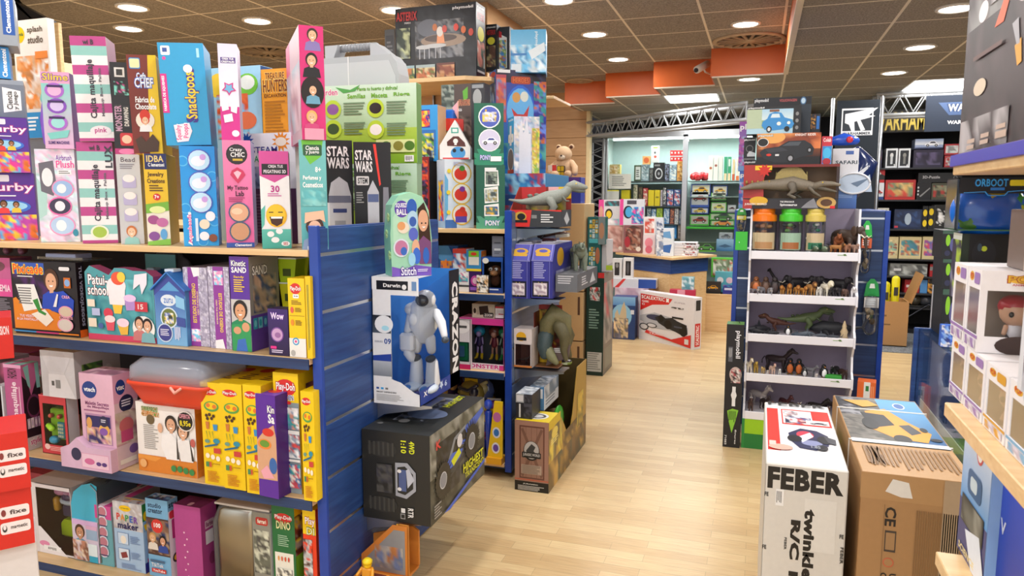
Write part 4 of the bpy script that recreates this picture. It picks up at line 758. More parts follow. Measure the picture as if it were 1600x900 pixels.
pd2 = 'r 0 0 1 1 f0cc12;e .42 .09 .34 .035 d8302c;T Play-Doh .12 .075 .76 .11 fff b01c28;e .5 .23 .36 .05 5aa04a;e .5 .225 .28 .035 f0cc12;e .35 .22 .1 .02 e07a2c;e .65 .23 .1 .02 e07a2c;'+''.join('e %g %g .07 .016 4a2c1c;' % p for p in ((.25, .32), (.4, .31), (.5, .345), (.3, .35), (.6, .32)))+'p c87a3c .2 .38 .38 .38 .35 .45 .23 .45;p 3a8fc8 .55 .4 .78 .4 .75 .46 .58 .46;'+''.join('p 5a8a3a %g .47 %g .47 %g .54 %g .54;' % (x, x+.03, x+.02+.05, x+.01+.05) for x in (.2, .35, .5))+'e .25 .57 .12 .018 6a9a8a;e .7 .56 .16 .025 2f8fa8;p 2a6a8c .1 .62 .75 .58 .75 .6 .12 .635;r .55 .63 .88 .68 c8443c;e .25 .71 .1 .025 f4ecd8;e .5 .72 .1 .025 f4ecd8;e .75 .73 .1 .025 f4ecd8;r .15 .77 .3 .82 4a8a5a;r .32 .77 .42 .82 c85a3a;l .5 .78 .85 .8 1 b08a10;l .2 .86 .8 .97 8 c87a1c'
for i, (x0, x1, yt) in enumerate(((315, 347, 598), (346, 379, 600), (381, 409, 602))):
 bx('dough_kit_box', ['slim yellow modelling dough box beside the science lab box', 'second slim yellow modelling dough box from science lab box', 'yellow modelling dough box half hidden by purple sand box'][i], 'craft kit', x0, x1, yt, S3, 2.09-.01*i, pd2, T='r 0 0 1 1 e6c010;e .5 .3 .3 .1 c8302c;l .2 .5 .8 .8 4 6a3a2a', c='f0cc12', cT='e2be14', cR='c8a410', d=.3, group='slim yellow modelling dough boxes')
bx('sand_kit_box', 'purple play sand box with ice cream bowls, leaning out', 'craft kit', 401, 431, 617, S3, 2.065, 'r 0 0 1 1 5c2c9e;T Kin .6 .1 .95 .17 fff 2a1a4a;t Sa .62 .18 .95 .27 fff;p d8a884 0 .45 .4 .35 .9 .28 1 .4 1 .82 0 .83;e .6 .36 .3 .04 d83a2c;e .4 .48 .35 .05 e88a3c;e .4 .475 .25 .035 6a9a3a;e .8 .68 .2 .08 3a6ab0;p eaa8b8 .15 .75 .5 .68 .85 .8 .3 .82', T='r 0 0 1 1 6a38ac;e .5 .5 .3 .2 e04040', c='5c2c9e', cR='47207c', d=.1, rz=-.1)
bx('dough_kit_box', 'tall yellow dough kitchen box with photos of playing children', 'craft kit', 428, 467, 583, S3, 2.12, 'r 0 0 1 .26 f0cc12;r 0 .24 1 1 8a98a0;e .5 .12 .4 .07 d8302c;T Play-Doh .13 .08 .87 .16 fff b01c28;T KITCHEN .2 .18 .8 .22 2f3f9c fff;q .3 .23 .7 .255 .04 d8302c;f .22 .3 .14 c8906a 2a1a14 9aa4b0;n .35 .28 1 .46 5 4 6a8ab0 c88a7a e8e8ec 3fa0a4;r 0 .47 1 .5 e8e8e8;n .3 .5 1 .7 5 8 8a98a8 d04a4a e0e4e8 4a6a8a;n 0 .5 .35 .7 3 9 b8bcc4 8a98a8 d84a4a;o .2 .45 .1 f0f0f0;r 0 .71 1 .73 e8e8e8;f .3 .78 .17 8a5a40 1c1210 c09aa0;n .5 .75 1 .95 4 3 3a6aa0 40a0a0 e8e0d8 c84a5a;o .2 .66 .1 f0f0f0;o .22 .93 .1 f0f0f0', R='r 0 0 1 1 d8b412;n .2 .1 .9 .5 4 4 3a2a34 c87a8a 5a3a44', T='r 0 0 1 1 f0cc12;e .5 .5 .3 .2 9a5a28', c='f0cc12', cR='4a3c40', d=.22)
bx('dough_kit_box', 'yellow modelling dough box touching the blue post on third shelf', 'craft kit', 471, 491, 612, S3, 2.08, pd2, T='r 0 0 1 1 e6c010;e .5 .4 .4 .2 a05a28', c='f0cc12', cT='e2be14', d=.3, group='slim yellow modelling dough boxes')
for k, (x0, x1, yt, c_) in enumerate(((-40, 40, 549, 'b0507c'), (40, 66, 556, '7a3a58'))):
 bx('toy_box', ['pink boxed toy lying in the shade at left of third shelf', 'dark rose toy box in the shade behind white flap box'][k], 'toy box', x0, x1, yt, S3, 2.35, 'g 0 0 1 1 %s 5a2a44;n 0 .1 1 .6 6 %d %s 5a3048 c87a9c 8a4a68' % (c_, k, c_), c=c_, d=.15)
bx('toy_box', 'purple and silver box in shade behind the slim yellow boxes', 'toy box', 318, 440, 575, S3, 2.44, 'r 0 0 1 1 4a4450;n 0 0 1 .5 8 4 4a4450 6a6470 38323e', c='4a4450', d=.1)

# bottom shelf
S4 = SH4+.001
def kitchen_toy(g, cx, cy, z, w, d, h):
 g.ell((cx, cy, z+h*.78), (w*.3, d*.3, h*.1), '4a3a5c'); g.ell((cx, cy, z+h*.7), (w*.36, d*.3, h*.07), 'c8ccd0')
 for sg in (-1, 1): g.ell((cx+sg*w*.2, cy-.02, z+h*.86), (w*.2, d*.2, h*.07), 'd88aa8')
 g.ell((cx, cy-.03, z+h*.86), (w*.08, .02, h*.04), 'e0a0b8')
 g.box(cx-w*.3, cy-.02, z+h*.42, cx+w*.35, cy+.04, z+h*.62, '4a3f5a', 'plastic', .01); g.box(cx-w*.35, cy-.03, z+h*.1, cx+w*.4, cy+.04, z+h*.38, 'c0d820', 'plastic', .015)
 g.ell((cx+w*.38, cy-.02, z+h*.35), (w*.1, .03, h*.08), '7a2434'); g.tube([(cx-w*.4, cy-.02, z+h*.55), (cx-w*.42, cy-.02, z+h*.7)], .015, 'e0a02c', 'plastic', 8)
wbox('toy_box', 'open red and white box with bow topped toy blender set', 'toy box', 46, 112, 758, S4, 2.15, (.2, .06, 1, .97), kitchen_toy, F='r 0 0 .2 1 dcd4d4;p e8e2e4 .2 .62 .25 .62 .85 1 .2 1;e .32 .86 .12 .04 e08ab0;r .3 .88 .7 .95 f0eeee;L .4 .9 .6 .94 6 333', c='d8d0d2', inner='6a3238', dr=None, d=.2, toyname='toy_blender_set')
bx('toy_box', 'maroon toy carton behind the blender set on bottom shelf', 'toy box', 42, 100, 742, S4, 2.36, 'r 0 0 1 1 a03848', c='a03848', cT='b8485a', d=.12)
q = place(112, 148, 752, S4, 2.15); w, h = q.w+.02, q.h
t = thing('craft_backpack', 'turquoise child backpack kit with photo panel on front', 'backpack', (q.loc[0], 2.15, q.z))
mb = MB(); ol = [(0, 0), (w, 0), (w, h*.96), (w*.8, h*.99), (w*.45, h*.95), (w*.12, h*.85), (0, h*.7)]
mb.prism(ol, 0, .2, '3ab0d0', 'plastic', side='4a5a66'); mb.build('bag', t)
mb = MB(); mb.box(0.004, -.006, h*.02, w-.004, -.0005, h*.52, 'd8c8dc'); art(mb, 'r 0 0 1 .12 dcb4e0;f .3 .3 .17 c89070 4a2a1c 6aa0b8;r .55 .1 .98 .45 9ab4d0;r .55 .1 .98 .2 e0b0d0;n 0 .5 .6 1 5 3 e8d0b8 c88a70 8a5a48 d8c8d0;r .6 .55 .95 .85 e4f0f4;r .62 .85 .95 1 2fa8c8', (.004, -.006, h*.52), (1, 0, 0), (0, 0, -1), (0, -1, 0), w-.008, h*.5); mb.build('photo_panel', t)
mb = MB(); mb.tube([(w*.95, .03, h*.93), (w*.97, .1, h*1.0), (w*.95, .16, h*.95)], .007, '26303a', 'matte', 8); mb.tube([(w, -.002, .01), (w, -.002, h*.9), (w*.8, -.002, h*.97)], .003, '8a9aa4', 'metal', 6); mb.build('handle', t)
bx('craft_kit_box', 'pink and teal box with column of round photos, beside backpack', 'craft kit', 151, 176, 791, S4, 2.15, 'r 0 0 1 1 6aaab4;r 0 0 1 .22 d04a94;'+''.join('o .45 %g .3 d8dce8;o .45 %g .24 c07a8a;r .15 %g .7 %g 3a3a6a;' % (y, y, y+.05, y+.07) for y in (.1, .27, .44, .6, .76)), T='r 0 0 1 1 d04a94;r .2 0 .6 1 e8d0dc;a .3 .1 .5 .9 1 6 3 888 ddd', c='6aaab4', cT='cc4a92', cR='a8aab0', d=.26)
bx('craft_kit_box', 'light blue paper making kit with coloured title on front', 'craft kit', 179, 224, 786, S4, 2.15, 'r 0 0 1 1 a9c6e4;n 0 0 1 .4 9 4 c8c8cc b8b4b0 d4d4d8 c4bcbc;e .42 .09 .2 .045 f2c400;t crayola .28 .08 .56 .1 2a6a3a;t P .12 .17 .24 .27 d8443c;t A .26 .175 .4 .27 e8902c;t P .42 .18 .54 .275 3a9a4c;t E .57 .185 .68 .28 3a6ac0;t R .71 .19 .85 .285 7a4aa8;t maker .15 .29 .86 .39 2a2a5c;r .12 .45 .5 .62 7a90b4;r .14 .455 .48 .615 c9dcf0;e .32 .55 .1 .06 f0e8d8;l .55 .48 .9 .6 5 7a94bc;r .12 .68 .5 .85 7a90b4;r .14 .685 .48 .845 dce8f4;p 8a3a3c .2 .75 .4 .72 .45 .8 .24 .83;l .55 .72 .9 .82 5 7a94bc;l .2 .9 .9 .98 4 7a94bc', R='r 0 0 1 .25 2f7a3c;e .4 .18 .3 .07 f2c400;p f2c400 .1 .3 .7 .28 .3 .4;g 0 .4 1 1 a9c6e4 8ab0dc;r .3 .8 1 1 d0307c;r 0 .85 .4 1 2a2a8c', T='r 0 0 1 1 d8dce8;e .5 .2 .35 .1 f2c400;t crayola .3 .17 .7 .22 2a6a3a;n .1 .35 .9 1 5 3 7a90b4 d8dce8 a05a60 e8c8b8', c='a9c6e4', cR='8ab0dc', cT='c8ccd8', dr=238)
bx('craft_kit_box', 'light blue studio creator video kit with two girls', 'craft kit', 230, 264, 781, S4, 2.15, 'r 0 0 1 1 7ab4dc;t studio .1 .05 .7 .11 1c3a5c;t creator .1 .12 .75 .18 1c3a5c;r 0 .24 1 .72 4a3430;n 0 .26 1 .7 6 5 5a4038 7a5a48 2f3f6a a89078;o .48 .34 .26 d83a34;t 100 .34 .3 .64 .36 fff;f .25 .5 .14 e8b890 d0a060 e8e0d4;f .72 .52 .14 d8a080 2a1a14 2f4a9c;r .1 .78 .75 .81 4a6a8a;t TikTok .15 .82 .7 .87 e4e8f0;r .15 .89 .8 .94 d8342c;t YouTube .2 .9 .75 .93 fff', R='r 0 0 1 .14 7ab4dc;t stu .1 .03 .8 .1 1c3a5c;r 0 .14 1 1 e8e4f0;q .1 .14 1 .24 .2 d83a4c;q .3 .25 .9 .5 .1 c83a8c;o .6 .75 .4 333;o .6 .75 .25 f0c83a', T='r 0 0 1 1 7ab4dc;n 0 .1 1 1 6 4 2a2a3c 7ab4dc d8dce8 4a6ab0', c='7ab4dc', cR='e0dcec', cT='6a90b4', dr=280)
bx('toy_box', 'plain magenta toy box with row of pale dots', 'toy box', 274, 315, 791, S4, 2.15, 'r 0 0 1 1 b0468c;'+''.join('e %g %g .03 .012 f0c8dc;' % (.35+.1*(i % 2), .35+i*.08) for i in range(8)), R='r 0 0 1 1 a03e80;r .25 .2 .8 .3 c8a8bc;r .25 .33 .8 .5 d8d4dc;t Barbie .3 .22 .75 .28 7a2a5c;e .6 .7 .2 .08 7a2a5c', T='r 0 0 1 1 7a2c60;r .3 .1 .6 .6 6a2450;q .45 .6 .6 .95 .06 e0b0c4', c='b0468c', cR='a03e80', cT='7e2e64', dr=340)
q = place(338, 405, 793, S4, 2.15); w, h = q.w, q.h
t = thing('metal_case', 'brushed silver rounded tin case with printed card sleeve', 'case', (q.loc[0], 2.15, q.z))
mb = MB(); loft(mb, [(0, 0, w*.85, .3, 0, .02), (0, 0, w*.85, .3, h*.8, .02), (w*.06, 0, w*.86, .3, h*.94, .02), (w*.2, .01, w*.86, .3, h, .02)], 'a8a69c', 'metal'); mb.build('tin', t)
mb = MB(); mb.tube([(-.012, .02, .02), (-.012, .02, h*.78), (w*.08, .02, h*.94), (w*.3, .02, h*.98)], .014, '55565a', 'plastic', 8); mb.build('rim', t)
mb = MB(); mb.box(w*.86, 0, 0, w*1.25, .28, h*.98, 'd8d8da', cols={'T': 'c8c6c4'})
face_art(mb, 'F', 'r 0 0 1 1 8a8a80;q .2 .05 .9 .14 .1 b8322c;t ferrari .3 .07 .8 .12 f4f0e0;n .05 .2 .95 .7 5 4 a8aa98 6a6e60 c8ccb8 4a4a48;o .4 .78 .2 c8302c;n 0 .8 1 1 4 3 8a2420 c8302c e0e0dc', w*.39, .28, h*.98, x0=w*.86)
mb.box(-.0, .0, h, w*1.25, .3, h+.008, 'c4bfba', cols={'T': 'c4bfba'}); face_art(mb, 'T', 'r .3 .2 .75 .7 a8342c;r .6 .0 .9 .12 4aa0d8;r .8 .0 1 .15 b83a30', w*1.25, .3, h+.008)
mb.build('card_sleeve', t)
bx('dough_kit_box', 'green dinosaur modelling dough box on bottom shelf', 'craft kit', 426, 461, 790, S4, 2.15, 'r 0 0 1 1 1f6a3a;r .08 .48 .9 1 e8e8dc;e .5 .13 .38 .05 d8302c;T Play-Doh .14 .1 .88 .15 fff b01c28;T DINO .2 .16 .82 .24 e8e4b0 4a7a2a;l .25 .3 .75 .42 6 9ac0a0;'+''.join('e %g .54 .04 .025 %s;' % (x, c) for x, c in ((.25, 'e0a050'), (.4, 'd86a4a'), (.55, 'd05a3a'), (.7, 'c84a3c')))+'n .15 .64 .85 .78 6 6 e8e8dc e8e8dc 555 8a8a80 e8e8dc;p c84a3c .4 .9 .5 .82 .65 .9 .6 1 .4 1', R='r 0 0 1 .35 e0c010;n 0 .1 1 .5 4 2 7a3a2a c8b83a 4a2a1c 8a8a80;g 0 .5 1 1 6ab02c 3f8a24', T='r 0 0 1 1 2a2c24;n 0 0 1 1 4 5 3a3428 5a4a30 2a2c24', c='1f6a3a', cR='4a9a2c', cT='2a2c24', dr=478)
bx('dough_kit_box', 'red and yellow dough box wedged against post on bottom shelf', 'craft kit', 474, 494, 796, S4, 2.15, 'r 0 0 1 1 e8401c;r 0 0 1 .25 f0cc12;T Play .2 .08 .95 .17 fff b01c28;T DI .3 .18 .9 .25 e8e4b0 4a7a2a;n 0 .3 .7 .9 3 3 8a8a90 5a3a30 e8401c c8c8c8', c='e8401c', cT='c8a410', d=.2)
# creature models (facing +x, unit height, feet at z = 0)
def Msc(cx, cy, cz, s, rz=0, ry=0): return Matrix.Translation((cx, cy, cz)) @ Matrix.Rotation(rz, 4, 'Z') @ Matrix.Rotation(ry, 4, 'Y') @ Matrix.Scale(s, 4)
def theropod(mb, M, c1, c2, spine=None, mat='skin'):
 mb.tube([(-1.0, 0, .55), (-.7, 0, .5), (-.4, 0, .52), (-.1, 0, .58), (.15, 0, .62), (.35, 0, .72), (.45, 0, .85)], [.02, .06, .11, .17, .17, .12, .1], c1, mat, 12, M=M)
 mb.tube([(.42, 0, .86), (.55, 0, .9), (.72, 0, .86), (.84, 0, .84)], [.1, .12, .085, .05], c1, mat, 10, M=M)
 mb.tube([(.52, 0, .8), (.68, 0, .76), (.8, 0, .75)], [.06, .05, .03], c2, mat, 8, M=M)
 for s in (-1, 1):
  mb.tube([(-.02, s*.13, .55), (.08, s*.15, .38), (-.03, s*.15, .2), (.02, s*.15, .06)], [.11, .095, .045, .035], c1, mat, 8, M=M)
  mb.tube([(-.02, s*.15, .035), (.14, s*.16, .025)], [.04, .03], c2, mat, 8, M=M)
  mb.tube([(.28, s*.1, .62), (.36, s*.12, .52), (.43, s*.11, .52)], [.04, .025, .018], c2, mat, 6, M=M)
  mb.ell((.6, s*.1, .93), (.02, .012, .02), 'e8d060', 'plastic', M=M, n=6, k=4)
 for k in range(6): mb.ell((-.5+k*.16, 0, .64+.02*k), (.07, .03, .05), c2, mat, M=M, n=6, k=4)
 if spine:
  pts = [(-.42, .6)]+[(-.4+i*.1, .72+.42*math.sin(pi*(i+.5)/8)) for i in range(8)]+[(.36, .72)]
  mb.prism(pts, -.015, .015, spine, mat, M=M)
  for i in range(8):
   x = -.38+i*.1; mb.tube([(x, 0, .66), (x-.02, 0, .72+.42*math.sin(pi*(i+.5)/8))], [.03, .014], spine, mat, 6, M=M)
def quad(mb, M, col, kind='', c2=None, mat='skin'):
 c2 = c2 or col; T = lambda *a, **k: mb.tube(*a, M=M, **k)
 fat = {'elephant': 1.35, 'rhino': 1.25, 'bear': 1.2, 'hippo': 1.3, 'horse': .85, 'dog': .8, 'cow': 1.1}.get(kind, .9)
 r = .2*fat; zb = .62 if kind != 'hippo' else .5
 T([(-.45, 0, zb), (-.2, 0, zb+.01), (.15, 0, zb), (.42, 0, zb+.04)], [r*.85, r*1.02, r, r*.9], col, mat, 10)
 lr = .075*fat
 for sx in (-.42, .38):
  for sy in (-1, 1):
   k_ = .03 if sx < 0 else 0
   T([(sx, sy*r*.55, zb-.05), (sx+k_, sy*r*.6, .32), (sx-k_, sy*r*.6, .16), (sx, sy*r*.6, .03)], [lr*1.35, lr*.95, lr*.75, lr*.8], col, mat, 7)
   mb.ell((sx+.03, sy*r*.6, .03), (lr*1.1, lr, .035), c2, mat, M=M, n=7, k=4)
 T([(-.6, 0, zb+.05), (-.72, 0, zb-.12), (-.72, 0, zb-.3)], [.03, .02, .025], c2, mat, 6)
 if kind == 'elephant':
  mb.ell((.66, 0, .85), (.2, .17, .2), col, mat, M=M); T([(.8, 0, .8), (.95, 0, .6), (.97, 0, .35), (1.05, 0, .2)], [.09, .07, .05, .035], col, mat, 8)
  for s in (-1, 1): mb.ell((.58, s*.2, .85), (.14, .03, .19), c2, mat, M=M); T([(.82, s*.08, .72), (1.0, s*.1, .62), (1.12, s*.09, .7)], [.03, .022, .01], 'ece6d4', mat, 6)
  return
 nk = {'horse': .36, 'dog': .2, 'cow': .14, 'giraffe': .8}.get(kind, .12)
 hz = zb+.12+nk; hx_ = .62+nk*.4
 T([(.36, 0, zb+.06), (.5+nk*.2, 0, zb+.1+nk*.5), (hx_, 0, hz)], [r*.75, r*.62, r*.5], col, mat, 8)
 hl = {'horse': .26, 'rhino': .26, 'cow': .2, 'dog': .16, 'bear': .15}.get(kind, .13)
 mb.ell((hx_+.02, 0, hz), (.13, .11, .12), col, mat, M=M, n=9, k=6); T([(hx_+.04, 0, hz-.02), (hx_+hl, 0, hz-.07)], [.09, .05], col, mat, 8)
 for s in (-1, 1): mb.ell((hx_-.03, s*.08, hz+.11), (.03, .02, .05), c2, mat, M=M, n=6, k=4)
 if kind == 'lion': mb.ell((hx_-.07, 0, hz-.01), (.12, .2, .23), c2, 'fur', M=M)
 if kind == 'rhino': T([(hx_+hl, 0, hz-.02), (hx_+hl+.04, 0, hz+.14)], [.04, .008], c2, mat, 6)
 if kind == 'cow':
  for s in (-1, 1): T([(hx_, s*.07, hz+.08), (hx_+.02, s*.16, hz+.15), (hx_+.04, s*.15, hz+.24)], [.025, .02, .006], 'e8e0cc', mat, 6)
 if kind == 'horse': T([(.45, 0, zb+.22), (.56, 0, zb+.42), (hx_-.04, 0, hz+.12)], [.04, .05, .03], c2, mat, 6)
def upright(mb, M, col, c2, mat='skin'):   # penguin / ape
 mb.ell((0, 0, .42), (.24, .26, .42), col, mat, M=M); mb.ell((.09, 0, .38), (.19, .2, .34), c2, mat, M=M); mb.ell((.02, 0, .85), (.17, .16, .17), col, mat, M=M)
 mb.tube([(.15, 0, .84), (.28, 0, .81)], [.05, .02], 'd8902c' if c2 in ('fff', 'f4f4f4') else c2, mat, 6, M=M)
 for s in (-1, 1): mb.tube([(0, s*.22, .62), (.02, s*.31, .35), (.06, s*.28, .2)], [.07, .06, .03], col, mat, 7, M=M); mb.ell((.1, s*.12, .02), (.12, .08, .03), '8a6a2c', mat, M=M, n=6, k=4)
def fish(mb, M, col, c2, mat='skin'):
 mb.tube([(-.9, 0, .32), (-.6, 0, .26), (-.2, 0, .25), (.25, 0, .25), (.6, 0, .22)], [.02, .08, .2, .21, .08], col, mat, 12, M=M)
 mb.ell((.15, 0, .17), (.42, .14, .12), c2, mat, M=M)
 mb.prism([(-.1, .4), (.0, .75), (.12, .42)], -.02, .02, col, mat, M=M)
 mb.prism([(-.85, .3), (-1.12, .72), (-.95, .3), (-1.08, .05)], -.02, .02, col, mat, M=M)
 for s in (-1, 1): mb.tube([(.2, s*.15, .18), (.05, s*.42, .04)], [.09, .03], col, mat, 6, M=M)
# hanging on the near end panel
def brackets(label, X, Y, z, n=2, sp=.12, L=.2):
 t = thing('shelf_bracket', label, 'bracket', (X, Y, z))
 for k in range(n):
  mb = MB(); mb.prism([(0, 0), (L, 0), (L, -.008), (.03, -.05), (0, -.07)], k*sp, k*sp+.003, 'b8bcc0', 'metal'); mb.build('arm', t)
 mb = MB(); mb.box(0, -.004, .0, L, (n-1)*sp+.006, .002, '8f949a', 'metal'); mb.build('shelf_plate', t); return t
Yc_ = PX(583, 530, GLX+.006).y
qz = place(583, 655, 433, 632, Yc_, 0, .2, None, 718)
def robot_toy(g, cx, cy, z, w, d, h):
 W = 'e4e7ec'; D = '3a4450'
 g.ell((cx+w*.1, cy-.02, z+h*.86), (w*.24, .035, h*.09), W); g.ell((cx+w*.1, cy-.052, z+h*.86), (w*.16, .012, h*.055), '22262e', 'gloss')
 g.tube([(cx, cy, z+h*.78), (cx, cy, z+h*.6), (cx, cy, z+h*.5)], [w*.3, w*.32, w*.18], W, 'plastic', 12)
 g.ell((cx-w*.1, cy-.04, z+h*.68), (w*.16, .02, h*.07), 'f4f6f8'); g.ell((cx-w*.28, cy, z+h*.76), (w*.16, .04, h*.06), W)
 g.tube([(cx+w*.3, cy, z+h*.74), (cx+w*.5, cy-.03, z+h*.66), (cx+w*.62, cy-.05, z+h*.55)], [w*.1, w*.1, w*.07], W, 'plastic', 10); g.ell((cx+w*.66, cy-.06, z+h*.52), (w*.08, .02, h*.03), D)
 g.tube([(cx-w*.3, cy, z+h*.72), (cx-w*.34, cy-.02, z+h*.56)], [w*.1, w*.09], W, 'plastic', 10)
 g.box(cx-w*.48, cy-.055, z+h*.38, cx-w*.14, cy-.005, z+h*.55, 'eceef2', 'plastic', .01); g.tube([(cx-w*.3, cy-.03, z+h*.37), (cx-w*.22, cy-.03, z+h*.31)], [w*.13, w*.1], W, 'plastic', 10)
 for s in (-1, 1):
  g.tube([(cx+s*w*.14, cy, z+h*.5), (cx+s*w*.18, cy, z+h*.38)], [w*.13, w*.1], W, 'plastic', 10); g.ell((cx+s*w*.18, cy-.01, z+h*.31), (w*.11, .03, h*.035), D)
  g.tube([(cx+s*w*.19, cy, z+h*.28), (cx+s*w*.2, cy, z+h*.08)], [w*.13, w*.17], W, 'plastic', 10)
  g.ell((cx+s*w*.2, cy-.04, z+h*.05), (w*.2, .06, h*.045), 'd4e2f2'); g.ell((cx+s*w*.2, cy-.08, z+h*.06), (w*.1, .03, h*.03), '3a7fd0')
w, d, h = qz.w, qz.d, qz.h
t = thing('robot_box', 'tall blue window box with white toy robot, hung on left unit end', 'toy box', qz.loc)
mb = MB(); u = .40
mb.box(0, .0, 0, w, d, .002, '1c2f8c'); mb.box(0, 0, h-.002, w, d*.3, h, 'd8dce0', cols={'B': '2a6ad0'}); mb.box(0, d-.002, 0, w, d, h, '4a9cf4'); mb.box(0, 0, 0, .002, d, h, 'e2e4e8', cols={'R': '4a94ea'})
mb.box(0, 0, 0, w*u, .002, h, 'e8eaee'); mb.box(w*u, 0, h*.86, w, .002, h, 'e6e8ec'); mb.prism([(w*u, 0), (w, 0), (w, h*.09), (w*.75, h*.12), (w*u, h*.2)], 0, .002, 'dfe2e6')
mb.box(w-.002, 0, 0, w, d, h*.12, '24409c'); mb.box(w-.002, d*.74, 0, w, d, h, '15161c')
face_art(mb, 'F', 'r 0 .0 .99 .1 eceef0;r .1 .03 .78 .1 0c0c10;t Darwin .25 .05 .62 .08 f0f0f0;o .7 .075 .05 eee;r .86 .03 .96 .1 6a90c0;r 0 .3 .4 .88 3a3f4c;p e4e8ee .05 .3 .4 .28 .4 .4 .1 .42;g 0 .3 .4 .56 10131c 5a6a80;e .25 .37 .2 .07 e8ecf2;e .28 .4 .08 .02 a8e0f4;p e0e4ea 0 .44 .4 .44 .4 .62 0 .66;t SERIES .04 .5 .22 .515 8a94a8;t 09 .25 .48 .4 .525 2a4f9c;p 22409c 0 .62 .4 .6 .4 .68 0 .66;g 0 .66 .4 .78 b0b8c4 7a828e;r 0 .78 .4 1 e6e8ec;p e6e8ec .4 .8 .6 .82 1 .92 1 1 .4 1;r .06 .87 .12 .885 2a4f9c;r .16 .87 .22 .885 2f9fe0;r .26 .87 .32 .885 777;t SMART_DEFENDERS .06 .9 .5 .912 555;l .06 .925 .7 .98 5 aaa', w, d, h)
face_art(mb, 'R', 'H CRAZON .8 .1 .96 .88 f4f4f6 -90;t X .08 .9 .16 .94 fff;p fff .24 .91 .3 .91 .27 .95;t 1 .34 .9 .4 .95 cfe0ff;s .5 .92 .05 5 cfe0ff;t 6 .58 .9 .64 .95 cfe0ff', w, d, h)
mb.build('carton', t)
mb = MB(); mb.add([(w*u, .001, h*.1), (w, .001, h*.1), (w, .001, h*.88), (w*u, .001, h*.88)], [(0, 1, 2, 3)], 'fff', 'film'); mb.add([(w-.001, 0, h*.12), (w-.001, d*.74, h*.12), (w-.001, d*.74, h*.99), (w-.001, 0, h*.88)], [(0, 1, 2, 3)], 'fff', 'film'); mb.build('window_film', t)
mb = MB(); robot_toy(mb, w*.72, d*.4, h*.04, w*.92, d, h*.88); mb.build('toy_robot', t)
brackets('steel bracket pair under the robot window box', GLX+.001, qz.loc[1]+.03, qz.z-.004, L=.24)
RBZ = qz.top
q = place(611, 673, 300, RBZ+.001, qz.loc[1]+.0, .75, .1, None, None, 583); w, h = q.w, q.h; d = min(q.d, .1)
t = thing('arch_box', 'arch topped teal toy box with smiling girl, standing on the robot box', 'toy box', q.loc, .75)
ol = [(0, 0), (w, 0), (w*1.02, h*.45), (w*.95, h*.78), (w*.78, h*.95), (w*.5, h*1.0), (w*.2, h*.96), (w*.04, h*.85), (-w*.02, h*.5)]
mb = MB(); mb.prism(ol, 0, d, 'a8dcb8', side='8fd8bc')
art(mb, 'p 9fd6b8 .0 .2 .2 .04 .5 .01 .8 .06 .95 .3 1 .55 1 .98 0 .98;p b4e0c4 .05 .3 .3 .08 .6 .08 .75 .3 .5 .6 .05 .6;p 7a5ac0 0 .88 .3 .92 .6 .87 1 .9 1 1 0 1;e .27 .2 .18 .1 5a3fa8;t SQUEEZE .12 .13 .42 .19 f0f4f8;t BALL .14 .2 .4 .27 f0f4f8;e .52 .18 .13 .1 2f5fb8;e .54 .33 .14 .11 b0d4ea;e .54 .35 .09 .06 3a5fb0;e .55 .5 .12 .08 5a6ac8;e .3 .42 .15 .07 e8dcc8;e .25 .4 .1 .05 e0a06a;e .24 .66 .2 .11 d8e0ec;e .24 .66 .16 .09 c07aa0;e .3 .7 .08 .05 3a6ac0;p 3a2418 .66 .2 .82 .12 .95 .3 1 .7 .7 .72;e .8 .34 .13 .13 dca888;p 7a4a7a .62 .62 .8 .52 1 .6 1 .86 .7 .86;e .76 .37 .02 .01 222;e .86 .37 .02 .01 222;p fff .76 .41 .86 .41 .81 .43;e .6 .68 .1 .12 e0b090;e .62 .76 .1 .1 3a6fd0;e .86 .76 .08 .1 2f66c0;e .5 .8 .09 .08 9ad0e8;T Stitch .22 .89 .6 .99 f0ecf8 4a2f8c;l .64 .92 .95 .96 2 e0d8f0', (0, 0, h), (1, 0, 0), (0, 0, -1), (0, -1, 0), w, h)
mb.box(0, 0, 0, w, d, .012, '6a4ab0'); mb.build('carton', t)
mb = MB()
for (yy, zz) in ((.2, .25), (.6, .5), (.3, .7)):
 for k in range(5):
  a_ = 2*pi*k/5; mb.ell((-w*.02, d*(yy+.12*math.cos(a_)), h*zz+.01*math.sin(a_)), (.002, .009, .009), 'b4dc9c', 'card', n=6, k=4)
mb.build('flower_print', t)
Yt = PX(567, 740, GLX+.006).y
q = place(567, 672, 676, 815, Yt, 0, .2, None, 757)
truckF = 'r 0 0 1 1 1d1e1c;t 4WD .6 .07 .72 .2 d8e01c -90;t 1:10 .72 .07 .8 .2 d8e01c -90;'
truckF = 'r 0 0 1 1 1c1d1b;t 4WD .7 .08 .78 .22 d8e020 -90;t 1:10 .58 .08 .66 .22 d8e020 -90;'
for yy in (.2, .82):
 truckF += 'e .3 %g .22 .09 2a2a28;' % yy+''.join('r %g %g %g %g 3c3c38;' % (.1+k*.07, yy-.08, .13+k*.07, yy+.07) for k in range(6))
